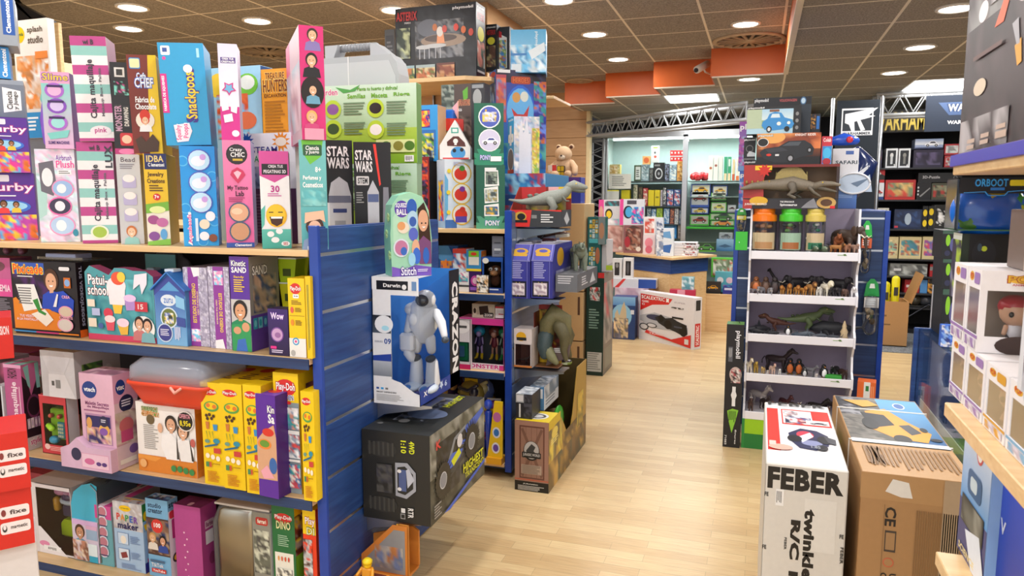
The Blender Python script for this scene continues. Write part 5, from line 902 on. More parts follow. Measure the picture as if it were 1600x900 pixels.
truckF += 'p 9a9ea8 .5 .33 .68 .32 .8 .42 .8 .62 .66 .72 .5 .7;p 1c1d1b .53 .38 .64 .36 .76 .44 .76 .6 .64 .68 .53 .66;r .55 .4 .66 .64 4a5a8a;e .56 .42 .03 .02 ddd;e .56 .62 .03 .02 ddd;p b8bcc8 .66 .4 .7 .38 .78 .5 .68 .6;r .22 .38 .46 .66 262624;n .22 .36 .46 .68 4 3 262624 4a4a48 34343c;t RTR .68 .82 .76 .93 ddd -90;r .58 .83 .64 .88 ddd;r .57 .89 .64 .95 999;r .58 .9 .63 .94 1c1d1b'
truckR = 'n 0 0 1 1 12 4 34352f 45463e 55564c 3a3c34 2a2b28;n 0 0 1 .5 14 7 8a8a80 6a6b60 55564c a0a098;n .1 .15 .5 .8 8 2 2a2a28 1c1d1b 3a3a40;p 3a3c40 .12 .55 .2 .4 .5 .42 .85 .28 .9 .4 .7 .5 .3 .66;p 8a9098 .3 .42 .4 .22 .44 .22 .34 .44;p 8a9098 .4 .22 .62 .16 .62 .2 .44 .26;p 4a6ad0 .5 .36 .62 .18 .95 .1 .97 .16 .8 .26 .66 .4;p 4a6ad0 .2 .5 .36 .38 .56 .42 .5 .5 .3 .56;o .5 .3 .05 d8d8dc;o .58 .27 .04 22242c;p d8e020 .34 .46 .48 .38 .52 .46 .38 .54;r .66 .16 .68 .5 8a9098;s .2 .6 .17 26 161614;o .2 .6 .125 1e1e1c;o .2 .6 .06 c8ccd4 8a8e98;s .72 .42 .18 26 161614;o .72 .42 .13 1e1e1c;o .72 .42 .065 c8ccd4 8a8e98;T HIGHEST .55 .62 .95 .73 e4e81c 3a3c20;t TRANSCEND .58 .74 .96 .81 c8cc1c;p 3a5fd0 .2 .98 .98 .78 .98 .82 .3 1.0;t K .08 .1 .16 .2 d83a3a;l .04 .8 .16 .96 5 999'
mb = MB(); carton(mb, q.w, q.d, q.h, '1c1d1b', {'T': '2a2c2a', 'R': '34352f'}, {'F': truckF, 'R': truckR, 'T': 'r 0 0 1 1 2b2d2c;n .2 .1 .7 .75 7 3 2b2d2c 3a3d40 8a90a0 2b2d2c 5a6a8a;e .38 .75 .08 .04 888;e .55 .55 .3 .12 6a7a9c;t HIGHEST .6 .03 .72 .35 d8e020 90;o .12 .85 .04 666'})
o = mb.build('truck_box', None, q.loc); tag(o, 'black radio control crawler truck box hung low on left unit end', 'toy box')
brackets('steel bracket pair under the black crawler truck box', GLX+.001, q.loc[1]+.03, q.z-.004, L=.26)
print('truck', q.loc, q.w, q.d, q.h, 'robot', qz.loc, qz.w, qz.d, qz.h)
p = PX(560, 900, GLX+.02); Yd = p.y
q = place(560, 624, 818, 905, 2.1, 0, .3);
t = thing('brick_display', 'orange framed brick toy display with little yellow figure, by floor', 'toy display', (GLX+.005, 2.13, .12))
mb = MB(); A = PX(622, 822, GLX+.16); B = PX(556, 900, GLX+.06)
mb.prism([(0, 0), (.2, 0), (.2, .14), (.17, .16), (.0, .1)], .3, .31, 'd88a3a');
mb.box(0, 0, -.01, .2, .3, 0, 'c87a2c'); mb.prism([(0, 0), (.0, .05), (.16, .2), (.2, .2), (.2, 0)], .012+.2, .02+.2, 'd08838')
art(mb, 'p c87a30 0 1 0 .7 .7 0 1 0 1 1;p 8a8a8c .08 .98 .08 .78 .72 .1 .95 .1 .95 .98;n .3 .45 .9 .9 5 3 8a8a90 b87a4a 6a7aa0 a8a098', (0, .205, .2), (1, 0, 0), (0, 0, -1), (0, -1, 0), .2, .2)
mb.build('backdrop', t)
mb = MB();
for k in range(10): mb.lathe([(.004, 0), (.004, .006)], 'd8a03a', c=(.01+k*.016, .214, .055+k*.0155), n=8)
mb.build('studs', t)
mb = MB(); mb.box(.05, .06, .0, .16, .14, .035, 'e08a2c', 'plastic', .003); mb.box(.06, .07, .035, .15, .13, .037, '6a2c1c', 'plastic'); mb.box(.14, .05, .0, .23, .16, .01, 'd8d020', 'plastic', .002); mb.build('base_bricks', t)
mb = MB(); mb.box(.07, .085, .036, .11, .11, .075, 'e8a02c', 'plastic', .004); mb.lathe([(.013, 0), (.016, .006), (.016, .02), (.012, .026)], 'f0c420', c=(.09, .097, .076), n=12); mb.lathe([(.018, 0), (.019, .012), (.01, .02)], 'f4d420', c=(.09, .097, .09), n=12)
for s in (-1, 1): mb.tube([(.09+s*.022, .095, .07), (.09+s*.032, .075, .05)], .006, 'e8a02c', 'plastic', 7)
mb.build('toy_figure', t)
brackets('small steel bracket pair beneath the orange brick display', GLX+.001, 2.2, .108, L=.18)

# second unit: row on its top board
T1 = GM1+.001
Y0 = 3.70
w1 = bx('craft_kit_box', 'white box with three red ball pictures in rings, second unit top', 'toy box', 695, 740, 249, T1, Y0+.03, 'g 0 0 1 1 dce4ee c4d8ec;r 0 .88 .4 1 3a6ab0;'+'p 6ab0dc 0 .2 .12 .3 .1 .8 0 .9;'+''.join('o .58 %g .35 e0b840;o .58 %g .31 e8e8e4;e .55 %g .22 .09 d83a2c;e %g %g .1 .04 %s;' % (y, y, y+.01, .6, y-.07, c) for y, c in ((.2, '4a8a3a'), (.5, '7a3a9c'), (.8, 'c83a2c')))+'r .35 .83 .75 .92 5a4ab0;o .15 .17 .07 e8d040;o .12 .48 .07 e8d040;o .12 .77 .07 e8d040;l .3 .04 .7 .1 3 aac', L='g 0 0 1 1 d0dcea 8fb4dc;n .2 .3 .8 .9 3 4 e04030 f0c030 3a6ac8 8fb4dc', c='d8e0ea', dl=683, rz=.75)
grn = 'r 0 0 1 1 0f5a45;'
g1 = bx('toy_box', 'dark green robot truck box with three frames, under its twin', 'toy box', 744, 789, 258, T1, Y0+.02, grn+'s .5 1.05 .9 14 4a9a7a;r 0 .0 1 .8 0f5a45;p f0f0ec .3 .06 .76 .08 .8 .32 .3 .34;n .33 .1 .74 .3 5 4 3a4a4a 6a7a70 8a9a8a 2a3434;p f0f0ec .28 .36 .76 .33 .78 .58 .3 .6;n .32 .38 .73 .57 5 2 8a9aa0 4a5a5a c8ccc0 b0a060;p f0f0ec .28 .63 .78 .6 .8 .8 .28 .8;n .32 .65 .75 .78 5 3 3a5aa0 e0b030 4a6a6a;r .3 .04 .7 .1 e8e8e8;T PONY .32 .87 .82 .95 f0f4f0 4a6ad0', c='0f5a45', d=.16, rz=.35, group='dark green robot truck boxes')
bx('toy_box', 'dark green box with two round truck pictures, stacked on its twin', 'toy box', 741, 787, 161, on(g1), Y0+.02, grn+'s .5 .95 .8 14 2a8a68;r 0 .0 1 .74 0f5a45;o .52 .22 .38 e8ece8;o .52 .22 .34 4a5ab0;n .28 .14 .76 .3 6 3 dcdce8 3a3f8c e0c050 b0b4d0;o .52 .6 .38 e8ece8;o .52 .6 .35 c8c4dc;v .54 .61 .55 f0f0f4 3a3f8c;e .4 .12 .03 .02 e0b030;T PONY .2 .84 .55 .92 d8d4f8 4a3fb0;r .55 .86 .92 .94 f0f0f0', c='0f5a45', d=.16, rz=.35, group='dark green robot truck boxes')
q = place(687, 735, 187, on(w1), Y0+.06, .3, .12); w, h = q.w, q.h
t = thing('toy_box', 'white gable shaped box with pirate hat picture, on white ring box', 'toy box', q.loc, .3)
mb = MB(); mb.prism([(0, 0), (w, 0), (w, h*.3), (w*.5, h), (0, h*.35)], 0, .12, 'ece8e6', side='d8d4d4')
art(mb, 'r .38 .2 .62 .34 4aa898;r .42 .23 .58 .31 e8f0ee;p 5a2c28 .24 .56 .45 .42 .62 .42 .82 .58 .85 .68 .25 .66;o .52 .54 .08 f4f0ec;r .48 .6 .56 .64 f4f0ec;e .6 .84 .24 .16 4a9ad8;e .48 .78 .06 .05 22242c;e .72 .76 .06 .05 22242c;r .1 .96 .95 1 c83a3c', (0, 0, h), (1, 0, 0), (0, 0, -1), (0, -1, 0), w, h)
mb.build('carton', t)
q = place(680, 716, 166, 246, 3.98); w, h = q.w, q.h; zt = q.z
t = thing('toy_tower', 'sand coloured toy watchtower with red rail and blue top', 'toy', (q.loc[0]+w/2, 4.05, T1)); zz = q.top-T1
mb = MB(); mb.lathe([(w*.42, 0), (w*.44, zz*.35), (w*.4, zz*.6), (w*.46, zz*.78), (w*.46, zz*.8)], 'b89a5c', 'matte', n=10, smooth=False); mb.box(-w*.2, -w*.45, zz*.64, w*.05, -w*.36, zz*.74, 'd8d0b8', 'card', M=None); mb.build('tower', t)
mb = MB(); mb.lathe([(w*.5, zz*.8), (w*.52, zz*.82), (w*.52, zz*.9), (w*.48, zz*.9), (w*.46, zz*.81)], 'c8342c', 'plastic', n=10, smooth=False); mb.build('railing', t)
mb = MB(); mb.box(-w*.3, -w*.2, zz*.82, w*.15, w*.2, zz*.98, '2a6ac8', 'plastic', .006); mb.build('blue_room', t)
mb = MB(); mb.tube([(w*.28, 0, zz*.8), (w*.3, 0, zz*1.05)], .004, 'd89a8a', 'plastic', 6); mb.prism([(w*.05, zz*1.0), (w*.3, zz*1.05), (w*.3, zz*.9)], -.002, .002, 'd8a0a8'); mb.build('sail', t)
GT = 'boxes crowded on top of the second unit'
bx('construction_box', 'blue race set box with red and yellow cars picture', 'toy box', 653, 684, 164, 252, 3.86, 'r 0 0 1 1 2f8fd0;r 0 .08 .62 .4 3a2a8c;n .02 .1 .6 .38 5 3 e8402c f0d030 3a2a8c f06a2c;r 0 .44 .9 .9 2a6ab0;n 0 .5 .8 .95 6 4 2a2a34 8a9ab0 e0d040 3a7ab8 4a8a3a', c='2f8fd0', cR='c8a078', d=.12)
bx('construction_box', 'dark red and black brick set box, lower left of second unit top', 'toy box', 648, 671, 245, T1, 3.8, 'r 0 0 1 1 8a1c1c;n 0 .05 .9 .6 5 6 c82c1c 1c1418 e05a2c 4a2a5a;n 0 .6 .9 1 4 2 2a3a6a 1c1c2c 8a3a8a', c='6a1c24', cR='15181c', d=.12)
b_ = bx('construction_box', 'tall navy box end between dark red box and white ring box', 'toy box', 672, 688, 252, T1, 3.93, 'r 0 0 1 1 122430;p 1d3a48 .2 .1 .9 .3 .8 .9 .3 .9;e .6 .85 .3 .1 c83a2c;e .7 .75 .2 .06 e8c030', c='122430', d=.1)
bx('toy_box', 'brown and charcoal dragon playset box behind the round picture box', 'toy box', 690, 757, 131, T1, 4.2, 'r 0 0 1 .5 3c3230;n 0 0 .3 .5 4 3 5a6a64 34403c 8a9288;r .3 0 .7 .5 4a3c38;p 5aa030 .5 .05 .62 .02 .62 .1 .52 .12;T DRAGONS .42 .11 .66 .15 8a3c2c d8a078;t 70626 .34 .17 .48 .19 ddd;n .3 .22 .7 .5 5 4 4a3c38 6a5c54 2f2824;r .7 0 1 .5 2a2a30;r .72 .01 .98 .035 888c90;e .84 .1 .1 .06 9a9c9c;r 0 .5 1 1 2a2826', c='3c3230', cR='1c1c20', d=.1)
dz = bx('playset_box', 'large blue and purple playset box with red winged creature in oval', 'toy box', 775, 853, 110, 272, 4.53, 'g 0 0 1 1 3a3a9c 1f7fc8;n 0 0 1 .12 8 2 1c1c24 26263a 3a3a5a;r .03 .0 .28 .03 f0f0f0;q .3 .06 .68 .13 .03 c8502c;T HEROES .33 .07 .65 .12 e87a3c 6a1c2c;e .48 .4 .3 .26 2a6ad8;e .48 .4 .27 .23 6ab8f0;p c83a3a .3 .36 .42 .42 .55 .42 .66 .33 .62 .46 .5 .5 .38 .48;e .4 .26 .08 .05 d8a05a;e .56 .25 .08 .05 e0e4d8;e .62 .52 .07 .05 c8604a;e .35 .54 .06 .04 b0d0e0;n .75 .1 1 .8 4 5 2a3aa0 d8703a 3aa0a0 5a2a8c 6a8ae0;n 0 .7 1 .95 7 6 1f6fb8 3a8fd8 5ab0a0 2a5aa0;r 0 .05 .2 .5 b84a5a;n .01 .08 .19 .48 2 3 d8704a 6a90c0 b0506a;o .85 .82 .07 2a90e0', L='r 0 0 1 1 2a6ab8;e .5 .04 .45 .03 c84a3c;n .1 .12 .9 .5 3 3 2a6ab8 9ac0e0 3a4a6a;r .1 .52 .9 .7 8ac0e8', c='2a6ab8', cL='2a6ab8', rz=.62, d=.16)
cz = bx('playset_box', 'blue playset box with pale castle picture and cyan side', 'toy box', 803, 843, 182, 271, 4.22, 'r 0 0 1 1 a0c0d8;n 0 0 1 1 8 3 b0c4d8 c8c0d0 90a8c8 e0d8d0 a8b8c0;p dcdce4 .2 .3 .3 .02 .35 .3 .42 .25 .5 .0 .58 .3 .66 .3 .66 1 .2 1;n .7 .2 1 1 3 6 d8c84a c8a05a e0d8a0 8ab04a', R='r 0 0 1 .25 d83a30;r 0 .25 1 1 1f6fd0;e .4 .5 .3 .1 9ab0d0;e .4 .7 .3 .06 c84a5a;t pony .3 .88 .9 .95 dde8f8', L='r 0 0 1 1 1f9fd8;t castle .1 .03 .9 .07 e0f0f8;q .1 .3 .95 .45 .1 e8e8e0;e .5 .38 .2 .04 8a8a8a;r .35 .15 .65 .5 d8dce0;o .5 .75 .5 e0e4e8;o .5 .75 .45 5a6470;r 0 .93 1 1 b82c34', c='a0c0d8', cR='1f6fd0', cL='1f9fd8', rz=.6, d=.14)
bx('playset_box', 'flat blue box lying beneath the castle and playset boxes', 'toy box', 789, 852, 271, T1, 4.12, 'r 0 0 1 1 3a8ac8;n 0 0 1 1 8 3 3a8ac8 8ac0e0 2a5a9c a83a4c;r 0 .4 1 .6 2a4a8a', c='3a8ac8', d=.55)
t = thing('wall_shelf', 'short beech board end jutting beyond the blue playset box', 'shelf board', tuple(PY(853, 150, 5.2)))
mb = MB(); mb.box(-.35, 0, -.02, .06, .5, 0, 'fff', 'beech', .002); mb.build('board', t); mb = MB(); mb.box(-.35, .48, -.1, -.33, .5, 0, '999', 'metal'); mb.build('bracket', t)
BZ = PY(690, 121, 4.42).z; bxl = PY(568, 125, 4.4).x; bxr = PY(727, 125, 4.4).x
t = thing('wall_shelf', 'beech wall board high up carrying the black feast box', 'wall shelf', (bxl, 4.4, BZ))
mb = MB(); mb.prism([(0, 0), (bxr-bxl, 0), (bxr-bxl+.05, .04), (bxr-bxl+.14, .1), (bxr-bxl+.14, .6), (0, .6)], -.026, 0, 'fff', 'beech', M=SWAP); mb.build('board', t)
for xx in (.25, bxr-bxl-.12):
 mb = MB(); mb.prism([(0, 0), (0, -.12), (.02, -.12), (.03, -.03), (.03, 0)], 0, .01, '8a8a88', 'metal', M=Matrix.Translation((xx, .6, -.026)) @ Matrix.Rotation(pi/2, 4, 'Z') @ Matrix.Scale(-1, 4, (1, 0, 0))); mb.build('bracket', t)
feast = 'n 0 0 1 1 12 4 1a1a1e 24242a 2c2c32 15151a;n .25 .2 .85 .72 12 8 3a3c44 55585f 2c2c34 6a6d74 8a8a8c 3a3430;e .42 .3 .14 .12 6a6d78;e .6 .48 .28 .09 a08a78;e .57 .45 .2 .05 5a4a44;p f0a070 .53 .36 .6 .36 .62 .52 .52 .52;e .56 .36 .04 .07 e8e0d8;'+''.join('r %g .58 %g .72 b8bac0;' % (x, x+.012) for x in (.3, .36, .42, .5, .56))+'e .36 .56 .1 .03 c8cacc;e .5 .55 .14 .03 c8cacc;'+''.join('e %g %g .03 .05 %s;' % p for p in ((.5, .3, 'c8743c'), (.62, .33, 'd04a3c'), (.76, .32, 'e04a3c'), (.85, .36, 'd8703c'), (.94, .4, 'c84a3c')))+'T FEASTIX .02 .06 .28 .18 c82c2c 5a1418;t 70931 .12 .2 .2 .225 ddd;t playmobil .72 .04 .97 .09 f0f0f2;n .02 .28 .19 .7 3 4 8a948a 3a443c c8d0a0 2a2c2c;r .04 .8 .24 .99 9ab8c0;n .04 .84 .24 .99 5 3 a8a040 c87a4a 4a6a4a e0d8a0;r .26 .8 .5 .99 a8b8b8;n .26 .84 .5 .99 6 4 c8744a 6a7a3a e0d0a0 8a5a3a;r .52 .79 .74 .98 6a3a30;n .52 .82 .74 .98 5 5 8a4a34 c8946a 5a2c24 b07a4a'
bx('feast_box', 'huge black feast playset box on the high wall board', 'toy box', 618, 744, 8, BZ+.001, 4.46, feast.replace('T FEASTIX', 'T ASTERIX'), R='r 0 0 1 1 1c1c20;t playmobil .1 .03 .9 .07 ddd;T ASTERIX .1 .12 .9 .22 c82c2c 5a1418;e .5 .4 .35 .1 d8d03a;n .1 .5 .9 .85 3 4 a8b09a c87a6a 3a4a3a e0e0d8;r .1 .9 .9 .93 ddd', c='1a1a1e', dr=758)
bx('feast_box', 'grey box standing left of the huge black feast box', 'toy box', 602, 617, 46, BZ+.001, 4.75, 'r 0 0 1 1 6a6e74;r .1 .1 .9 .45 5a5e66;l .2 .2 .8 .4 3 8a8e96;r .1 .5 .9 .95 4a4e56', c='6a6e74', d=.2)
zc = dz and TOPZ[dz.name]+.001
bx('toy_box', 'slim black village playset box beside black feast box', 'toy box', 759, 776, 38, PY(766, 112, 4.75).z, 4.75, 'r 0 0 1 1 1c1c20;t playmobil .1 .04 .9 .09 ddd;T ASTERIX .1 .12 .9 .22 b83030 5a1418;e .5 .35 .35 .08 d8d03a;n .1 .45 .9 .9 3 4 a89a6a 6a4a3a 3a3a34', c='1c1c20', d=.15)
bx('toy_box', 'green and white playset box with red letters, high on second unit', 'toy box', 776, 796, 42, PY(786, 110, 4.8).z, 4.8, 'r 0 0 1 1 2c3038;p f0f0ec 0 .12 .8 .25 .8 .95 0 1;p c82c34 0 .05 .4 .12 .4 .25 0 .22;n .05 .3 .75 .95 4 3 8ab04a c8704a e0d8b0 4a90d0', c='2c3038', d=.15)
bx('toy_box', 'bright sky blue airport playset box, topmost above the second unit', 'toy box', 798, 853, 46, PY(825, 112, 4.6).z, 4.6, 'g 0 0 1 1 58b8ea 9ad0f0;t playmobil .68 .05 .78 .5 dff0fa -90;n 0 .35 1 1 7 3 6ac0ec a8d8f0 3a8fc8 e0f0f8;r 0 .55 .45 .6 2a7ac0;r .02 .8 .3 .98 d8e4ec;p e8f4fa .5 .5 .95 .3 .98 .5 .6 .7', c='4fb0e6', cT='8fd0f4', d=.2, rz=.25)
Z2 = GM2+.001; YS = 3.71
bx('toy_box', 'blue and orange dragon vehicle box on second unit shelf', 'toy box', 686, 716, 384, Z2, YS+.1, 'r 0 0 1 1 2a5a9c;p 5a9ad0 0 0 .5 0 1 .45 1 .6 0 .3;n .1 .35 .8 .95 5 3 e87a2c f0a040 2a5a9c d85a1c;p f08a3c .2 .4 .4 .3 .45 .6 .8 .7 .8 .9 .2 .9', c='2a5a9c', d=.15)
a = bx('toy_box', 'white small box with coloured figures, foot of a shelf pile', 'toy box', 716, 733, 425, Z2, YS, 'r 0 0 1 1 e0e0e2;n 0 0 .9 .5 4 2 4ab0c0 e8e8e8 c84a8a;r 0 .65 1 .75 444', c='e0e0e2', d=.12)
a2 = bx('toy_box', 'purple small pop-up toy box at foot of a shelf pile', 'toy box', 733, 752, 424, Z2, YS, 'r 0 0 1 1 3a1c5a;e .5 .45 .35 .25 c04a9c;e .5 .45 .2 .15 e8c0d0;r .1 .75 .9 .9 8a5ac0', c='3a1c5a', d=.12)
bx('toy_box', 'red and white striped game box upon the white small box', 'toy box', 708, 729, 389, on(a), YS+.02, 'r 0 0 1 1 b8d0e4;r 0 0 1 .2 b83a30;n 0 .2 1 1 4 3 b8d0e4 3a6ab0 e8ecf0 d84a3c', c='b8d0e4', cT='b83a30', d=.12)
bx('toy_box', 'green and blue box with yellow strip, upon the purple one', 'toy box', 729, 752, 392, on(a2), YS, 'r 0 0 1 1 3a8ac0;r .15 0 .85 .3 7ac03a;r .15 .3 .85 .7 e8e4d8;e .5 .15 .2 .08 d83a2c;r 0 .88 1 1 f0d030', R='r 0 0 1 1 c8702c;e .5 .4 .4 .2 e8a040', c='3a8ac0', cR='c8702c', d=.08)
def monkey_toy(g, cx, cy, z, w, d, h):
 g.ell((cx, cy, z+h*.62), (w*.34, .035, h*.22), '6a3f24', 'fur'); g.ell((cx, cy-.03, z+h*.55), (w*.24, .02, h*.12), 'c08a5c')
 for s in (-1, 1): g.ell((cx+s*w*.16, cy-.035, z+h*.7), (w*.1, .014, h*.07), 'f4f4f0'); g.ell((cx+s*w*.14, cy-.048, z+h*.7), (w*.04, .006, h*.03), '111'); g.ell((cx+s*w*.36, cy, z+h*.66), (w*.08, .02, h*.08), '8a5a38')
 g.ell((cx, cy, z+h*.25), (w*.28, .035, h*.24), '5a3420', 'fur')
wbox('toy_box', 'blue box with brown plush monkey behind window', 'toy box', 753, 786, 402, Z2, YS, (.1, .12, .92, .85), monkey_toy, F='r 0 0 1 .12 2a5ab0;e .18 .1 .15 .08 e8e4d8;r 0 .85 1 1 1f3f8c;l .3 .88 .9 .95 1 ccd8f0', c='24509c', inner='2a1c18', d=.1, toyname='plush_monkey')
bx('toy_box', 'small grey box standing on the blue monkey box', 'toy box', 769, 786, 369, PY(777, 401, YS+.03).z, YS+.03, 'r 0 0 1 1 8a8f9c;r .2 .3 .8 .35 4a4f5c;r .2 .6 .8 .7 d8dce0;l .2 .75 .8 .9 2 5a5f6c', c='8a8f9c', d=.06)
bx('toy_box', 'tiny black and white spotted dog box beside monkey box', 'toy box', 745, 763, 430, Z2, YS-.02, 'n 0 0 1 1 5 3 1c1c1c e8e4d8 d8b080 f0f0ec', c='2a2622', d=.04)
Z3 = GM3+.001
bx('game_box', 'cream box with brown sack picture on the doll box', 'game box', 738, 773, 475, PY(760, 497, YS+.02).z, YS+.02, 'r 0 0 1 1 c8bca8;p 3a2a24 .3 .2 .7 .1 .75 .7 .35 .8;r .05 .3 .2 .8 e8dcc8;e .12 .5 .06 .2 3a2a24;q .5 .6 .95 .95 .04 3a3434;t ZOOM .55 .68 .9 .88 f0e8e0', c='c8bca8', d=.1)
bx('game_box', 'white and red small box on the doll box, near blue post', 'game box', 774, 787, 479, PY(780, 497, YS+.02).z, YS+.02, 'r 0 0 1 1 e8e4e4;r 0 0 1 .15 c83a44;r .2 .3 1 .6 d8d4d4;r .4 .62 1 .7 c83a44', c='e8e4e4', d=.08)
def dolls_toy(g, cx, cy, z, w, d, h):
 for i, (x, hc, sk) in enumerate(((-.14, '2a9ac0', 'b8a0d8'), (.2, '6a3428', 'c8907a'), (.42, '2a8a5a', '9ac0a8'))):
  X = cx+x*w
  g.ell((X, cy, z+h*.78), (w*.13, .03, h*.14), hc, 'plastic'); g.ell((X+.004, cy-.025, z+h*.72), (w*.06, .015, h*.08), sk)
  g.tube([(X, cy, z+h*.64), (X, cy, z+h*.42)], [.014, .02], ['3a2a5a', '7a2a3a', '2a3a2a'][i], 'plastic', 8)
  for s in (-1, 1):
   g.tube([(X+s*.01, cy, z+h*.44), (X+s*w*.05, cy, z+h*.18)], [.009, .006], sk, 'plastic', 6); g.tube([(X+s*w*.05, cy, z+h*.18), (X+s*w*.06, cy-.01, z+h*.08), (X+s*w*.08, cy-.02, z+h*.07)], [.008, .009, .006], ['e8c020', 'c8a020', '2a8a4a'][i], 'plastic', 6)
   g.tube([(X+s*.016, cy, z+h*.6), (X+s*w*.09, cy-.01, z+h*.45)], [.006, .004], sk, 'plastic', 6)
wbox('doll_box', 'pink edged window box of dolls with turquoise hair', 'doll box', 718, 787, 498, Z3, YS, (.0, .12, 1, .88), dolls_toy, F='r 0 0 1 .12 d83a94;r 0 .88 1 1 e8dce8;t MONSTER .1 .9 .9 .98 c82c8c;r .9 .9 1 1 d83a94', c='e070b0', inner='4a4e54', d=.14, toyname='fashion_dolls')
wbox('toy_box', 'white carded toy with green screen frame, left of doll box', 'toy box', 700, 735, 499, Z3, YS-.03, (.1, .45, .95, .85), lambda g, cx, cy, z, w, d, h: (g.box(cx-w*.4, cy-.01, z+h*.05, cx+w*.4, cy+.01, z+h*.95, '2f9a6a', 'plastic', .004), g.box(cx-w*.25, cy-.014, z+h*.25, cx+w*.25, cy-.009, z+h*.8, '2a4a6a', 'gloss')), F='e .6 .15 .38 .13 f4f2f4;r .4 .12 .85 .17 555;r 0 .9 1 1 d8306c', c='e0dce2', inner='8ac0b0', d=.025, toyname='toy_tablet')
Z4 = GM4+.001
rnd = random.Random(5)
hcols = [('c8a828', '5a2a7a'), ('6a2a8c', 'd8c040'), ('3a2a5a', 'c8a060'), ('2a3a9c', '8a2a5a'), ('8a7a3a', '2a2a3a'), ('5a6aa0', 'e0d8a0'), ('a08a20', '3a5aa8'), ('4a2a6a', 'b0a0c0')]
for i in range(14):
 px_ = 700+(i % 5)*18; layer = i//5; yy = YS+.08+(i % 3)*.1
 p = PY(px_, 600, yy); zb_ = Z4+.02+layer*.15 if i < 10 else .36
 c1, c2 = hcols[i % 8]
 t = tag(thing('x', 'y', 'z', (p.x, yy, zb_), rnd.uniform(-.5, .5)), 'purple and gold wrapped toy pack in the jumbled bottom shelf heap', 'toy pack', 'wrapped toy packs heaped on the bottom shelf'); t.name = 'wrapped_toy_pack'
 mb = MB(); mb.ell((0, 0, .075), (.085, .045, .075), c1, 'gloss', n=9, k=6); mb.ell((.03, -.03, .09), (.03, .03, .035), c2, 'gloss', n=8, k=5); mb.ell((-.03, -.032, .05), (.035, .025, .025), c2, 'gloss', n=8, k=5); mb.tube([(-.06, -.03, .11), (.0, -.045, .1), (.05, -.03, .13)], .012, c2, 'gloss', 6); mb.build('pack', t)
 mb = MB(); mb.box(-.04, .0, .13, .04, .004, .16, ['e8c828', 'd8d4c8', '8a3aa0', '3a6ad0'][i % 4]); mb.build('header_card', t)
q = place(766, 787, 626, 697, YS-.04); w, h = q.w, q.h
t = thing('toy_card', 'yellow hanging card with three small pony pictures by blue post', 'toy card', (q.loc[0], YS-.06, Z4)); zz = q.top-Z4
mb = MB(); mb.prism([(-.01, zz*.1), (w, zz*.1), (w, zz), (w*.4, zz*1.0)], 0, .012, 'f0c820'); art(mb, 'e .6 .25 .3 .08 c870b0;e .55 .5 .3 .09 e8e8f0;e .55 .5 .2 .06 3a7ac8;e .5 .75 .3 .09 e8e8f0;e .5 .75 .2 .06 6a4ab0', (0, 0, zz), (1, 0, 0), (0, 0, -1), (0, -1, 0), w, zz); mb.box(-.01, -.02, 0, w, .06, zz*.1, 'e8a820'); mb.build('card', t)
q = place(754, 768, 622, 692, YS-.02); t = thing('toy_sword', 'blue metallic wrapped figure standing left of yellow card', 'toy figure', (q.loc[0]+q.w/2, YS-.0, Z4)); zz = q.top-Z4
mb = MB(); mb.tube([(0, 0, .01), (0, 0, zz*.5), (.0, 0, zz*.75)], [.012, .018, .022], '2a4ac0', 'gloss', 8); mb.build('body', t); mb = MB(); mb.ell((0, 0, zz*.88), (.026, .026, .03), '3a5ad8', 'gloss'); mb.build('head', t)

def dino_tray(name, label, X0, X1, Yf, d, z, zlip, ztop, F, R, back, build_toy, grp=None, cback='a83a30', clip='d8302c'):
 w = X1-X0; t = thing(name, label, 'toy box', (X0, Yf, z), 0, grp)
 mb = MB(); mb.box(0, 0, 0, w, d, .003, '2a2a2e'); mb.box(0, d-.004, 0, w, d, ztop-z, cback); mb.box(0, 0, 0, w, .003, zlip-z, clip); mb.box(w-.003, 0, 0, w, d, zlip-z, '3a3c40')
 mb.prism([(0, 0), (d, 0), (d, ztop-z), (d*.8, ztop-z), (0, zlip-z)], -.003, 0, cback, M=Matrix(((0, 1, 0, .003), (1, 0, 0, 0), (0, 0, 1, 0), (0, 0, 0, 1))))
 face_art(mb, 'F', F, w, d, zlip-z); face_art(mb, 'R', R, w, d, zlip-z)
 art(mb, back, (0, d-.0045, ztop-z), (1, 0, 0), (0, 0, -1), (0, -1, 0), w, ztop-z)
 mb.build('tray', t); m2 = MB(); build_toy(m2, w, d, zlip-z, ztop-z); m2.build('toy_dinosaur', t); return t
A = PY(797, 355, 3.75); B = PY(878, 355, 3.75)
dino_tray('dinosaur_tray', 'red fronted dinosaur tray with grey dinosaur, on top of aisle end', A.x, B.x, 3.75, .2, PY(797, 354, 3.75).z, PY(820, 328, 3.75).z, PY(820, 292, 3.9).z,
 'p d8302c 0 0 .42 0 .38 1 0 1;p 3a3c40 .42 0 1 .1 1 1 .38 1;e .2 .4 .12 .3 c8a040;e .22 .4 .08 .2 1c1c1c;r .08 .6 .34 .75 1c1c1c;l .6 .25 .85 .8 4 ddd;r .42 .3 .52 .5 888', 'r 0 0 1 1 4a4c50;p c8ccd0 .2 .5 .5 .1 .8 .6 .5 .9',
 'r 0 0 1 1 8a2c24;r 0 0 .3 .3 c83a3c;r .3 0 .5 .3 b83034;r .55 0 .75 .3 e8b0b0;r .75 0 1 .3 e8c020;p c8b020 .25 .4 .6 .3 .5 1 .3 1;n .1 .35 .9 1 5 3 5a4a34 3a3428 b0a030 8a7a5a',
 lambda g, w, d, zl, zt: theropod(g, Matrix.Translation((w*.7, d*.45, .02)) @ Matrix.Rotation(.25, 4, 'Z') @ Matrix.Scale(w*.78, 4), '8a9088', '6a7068'))
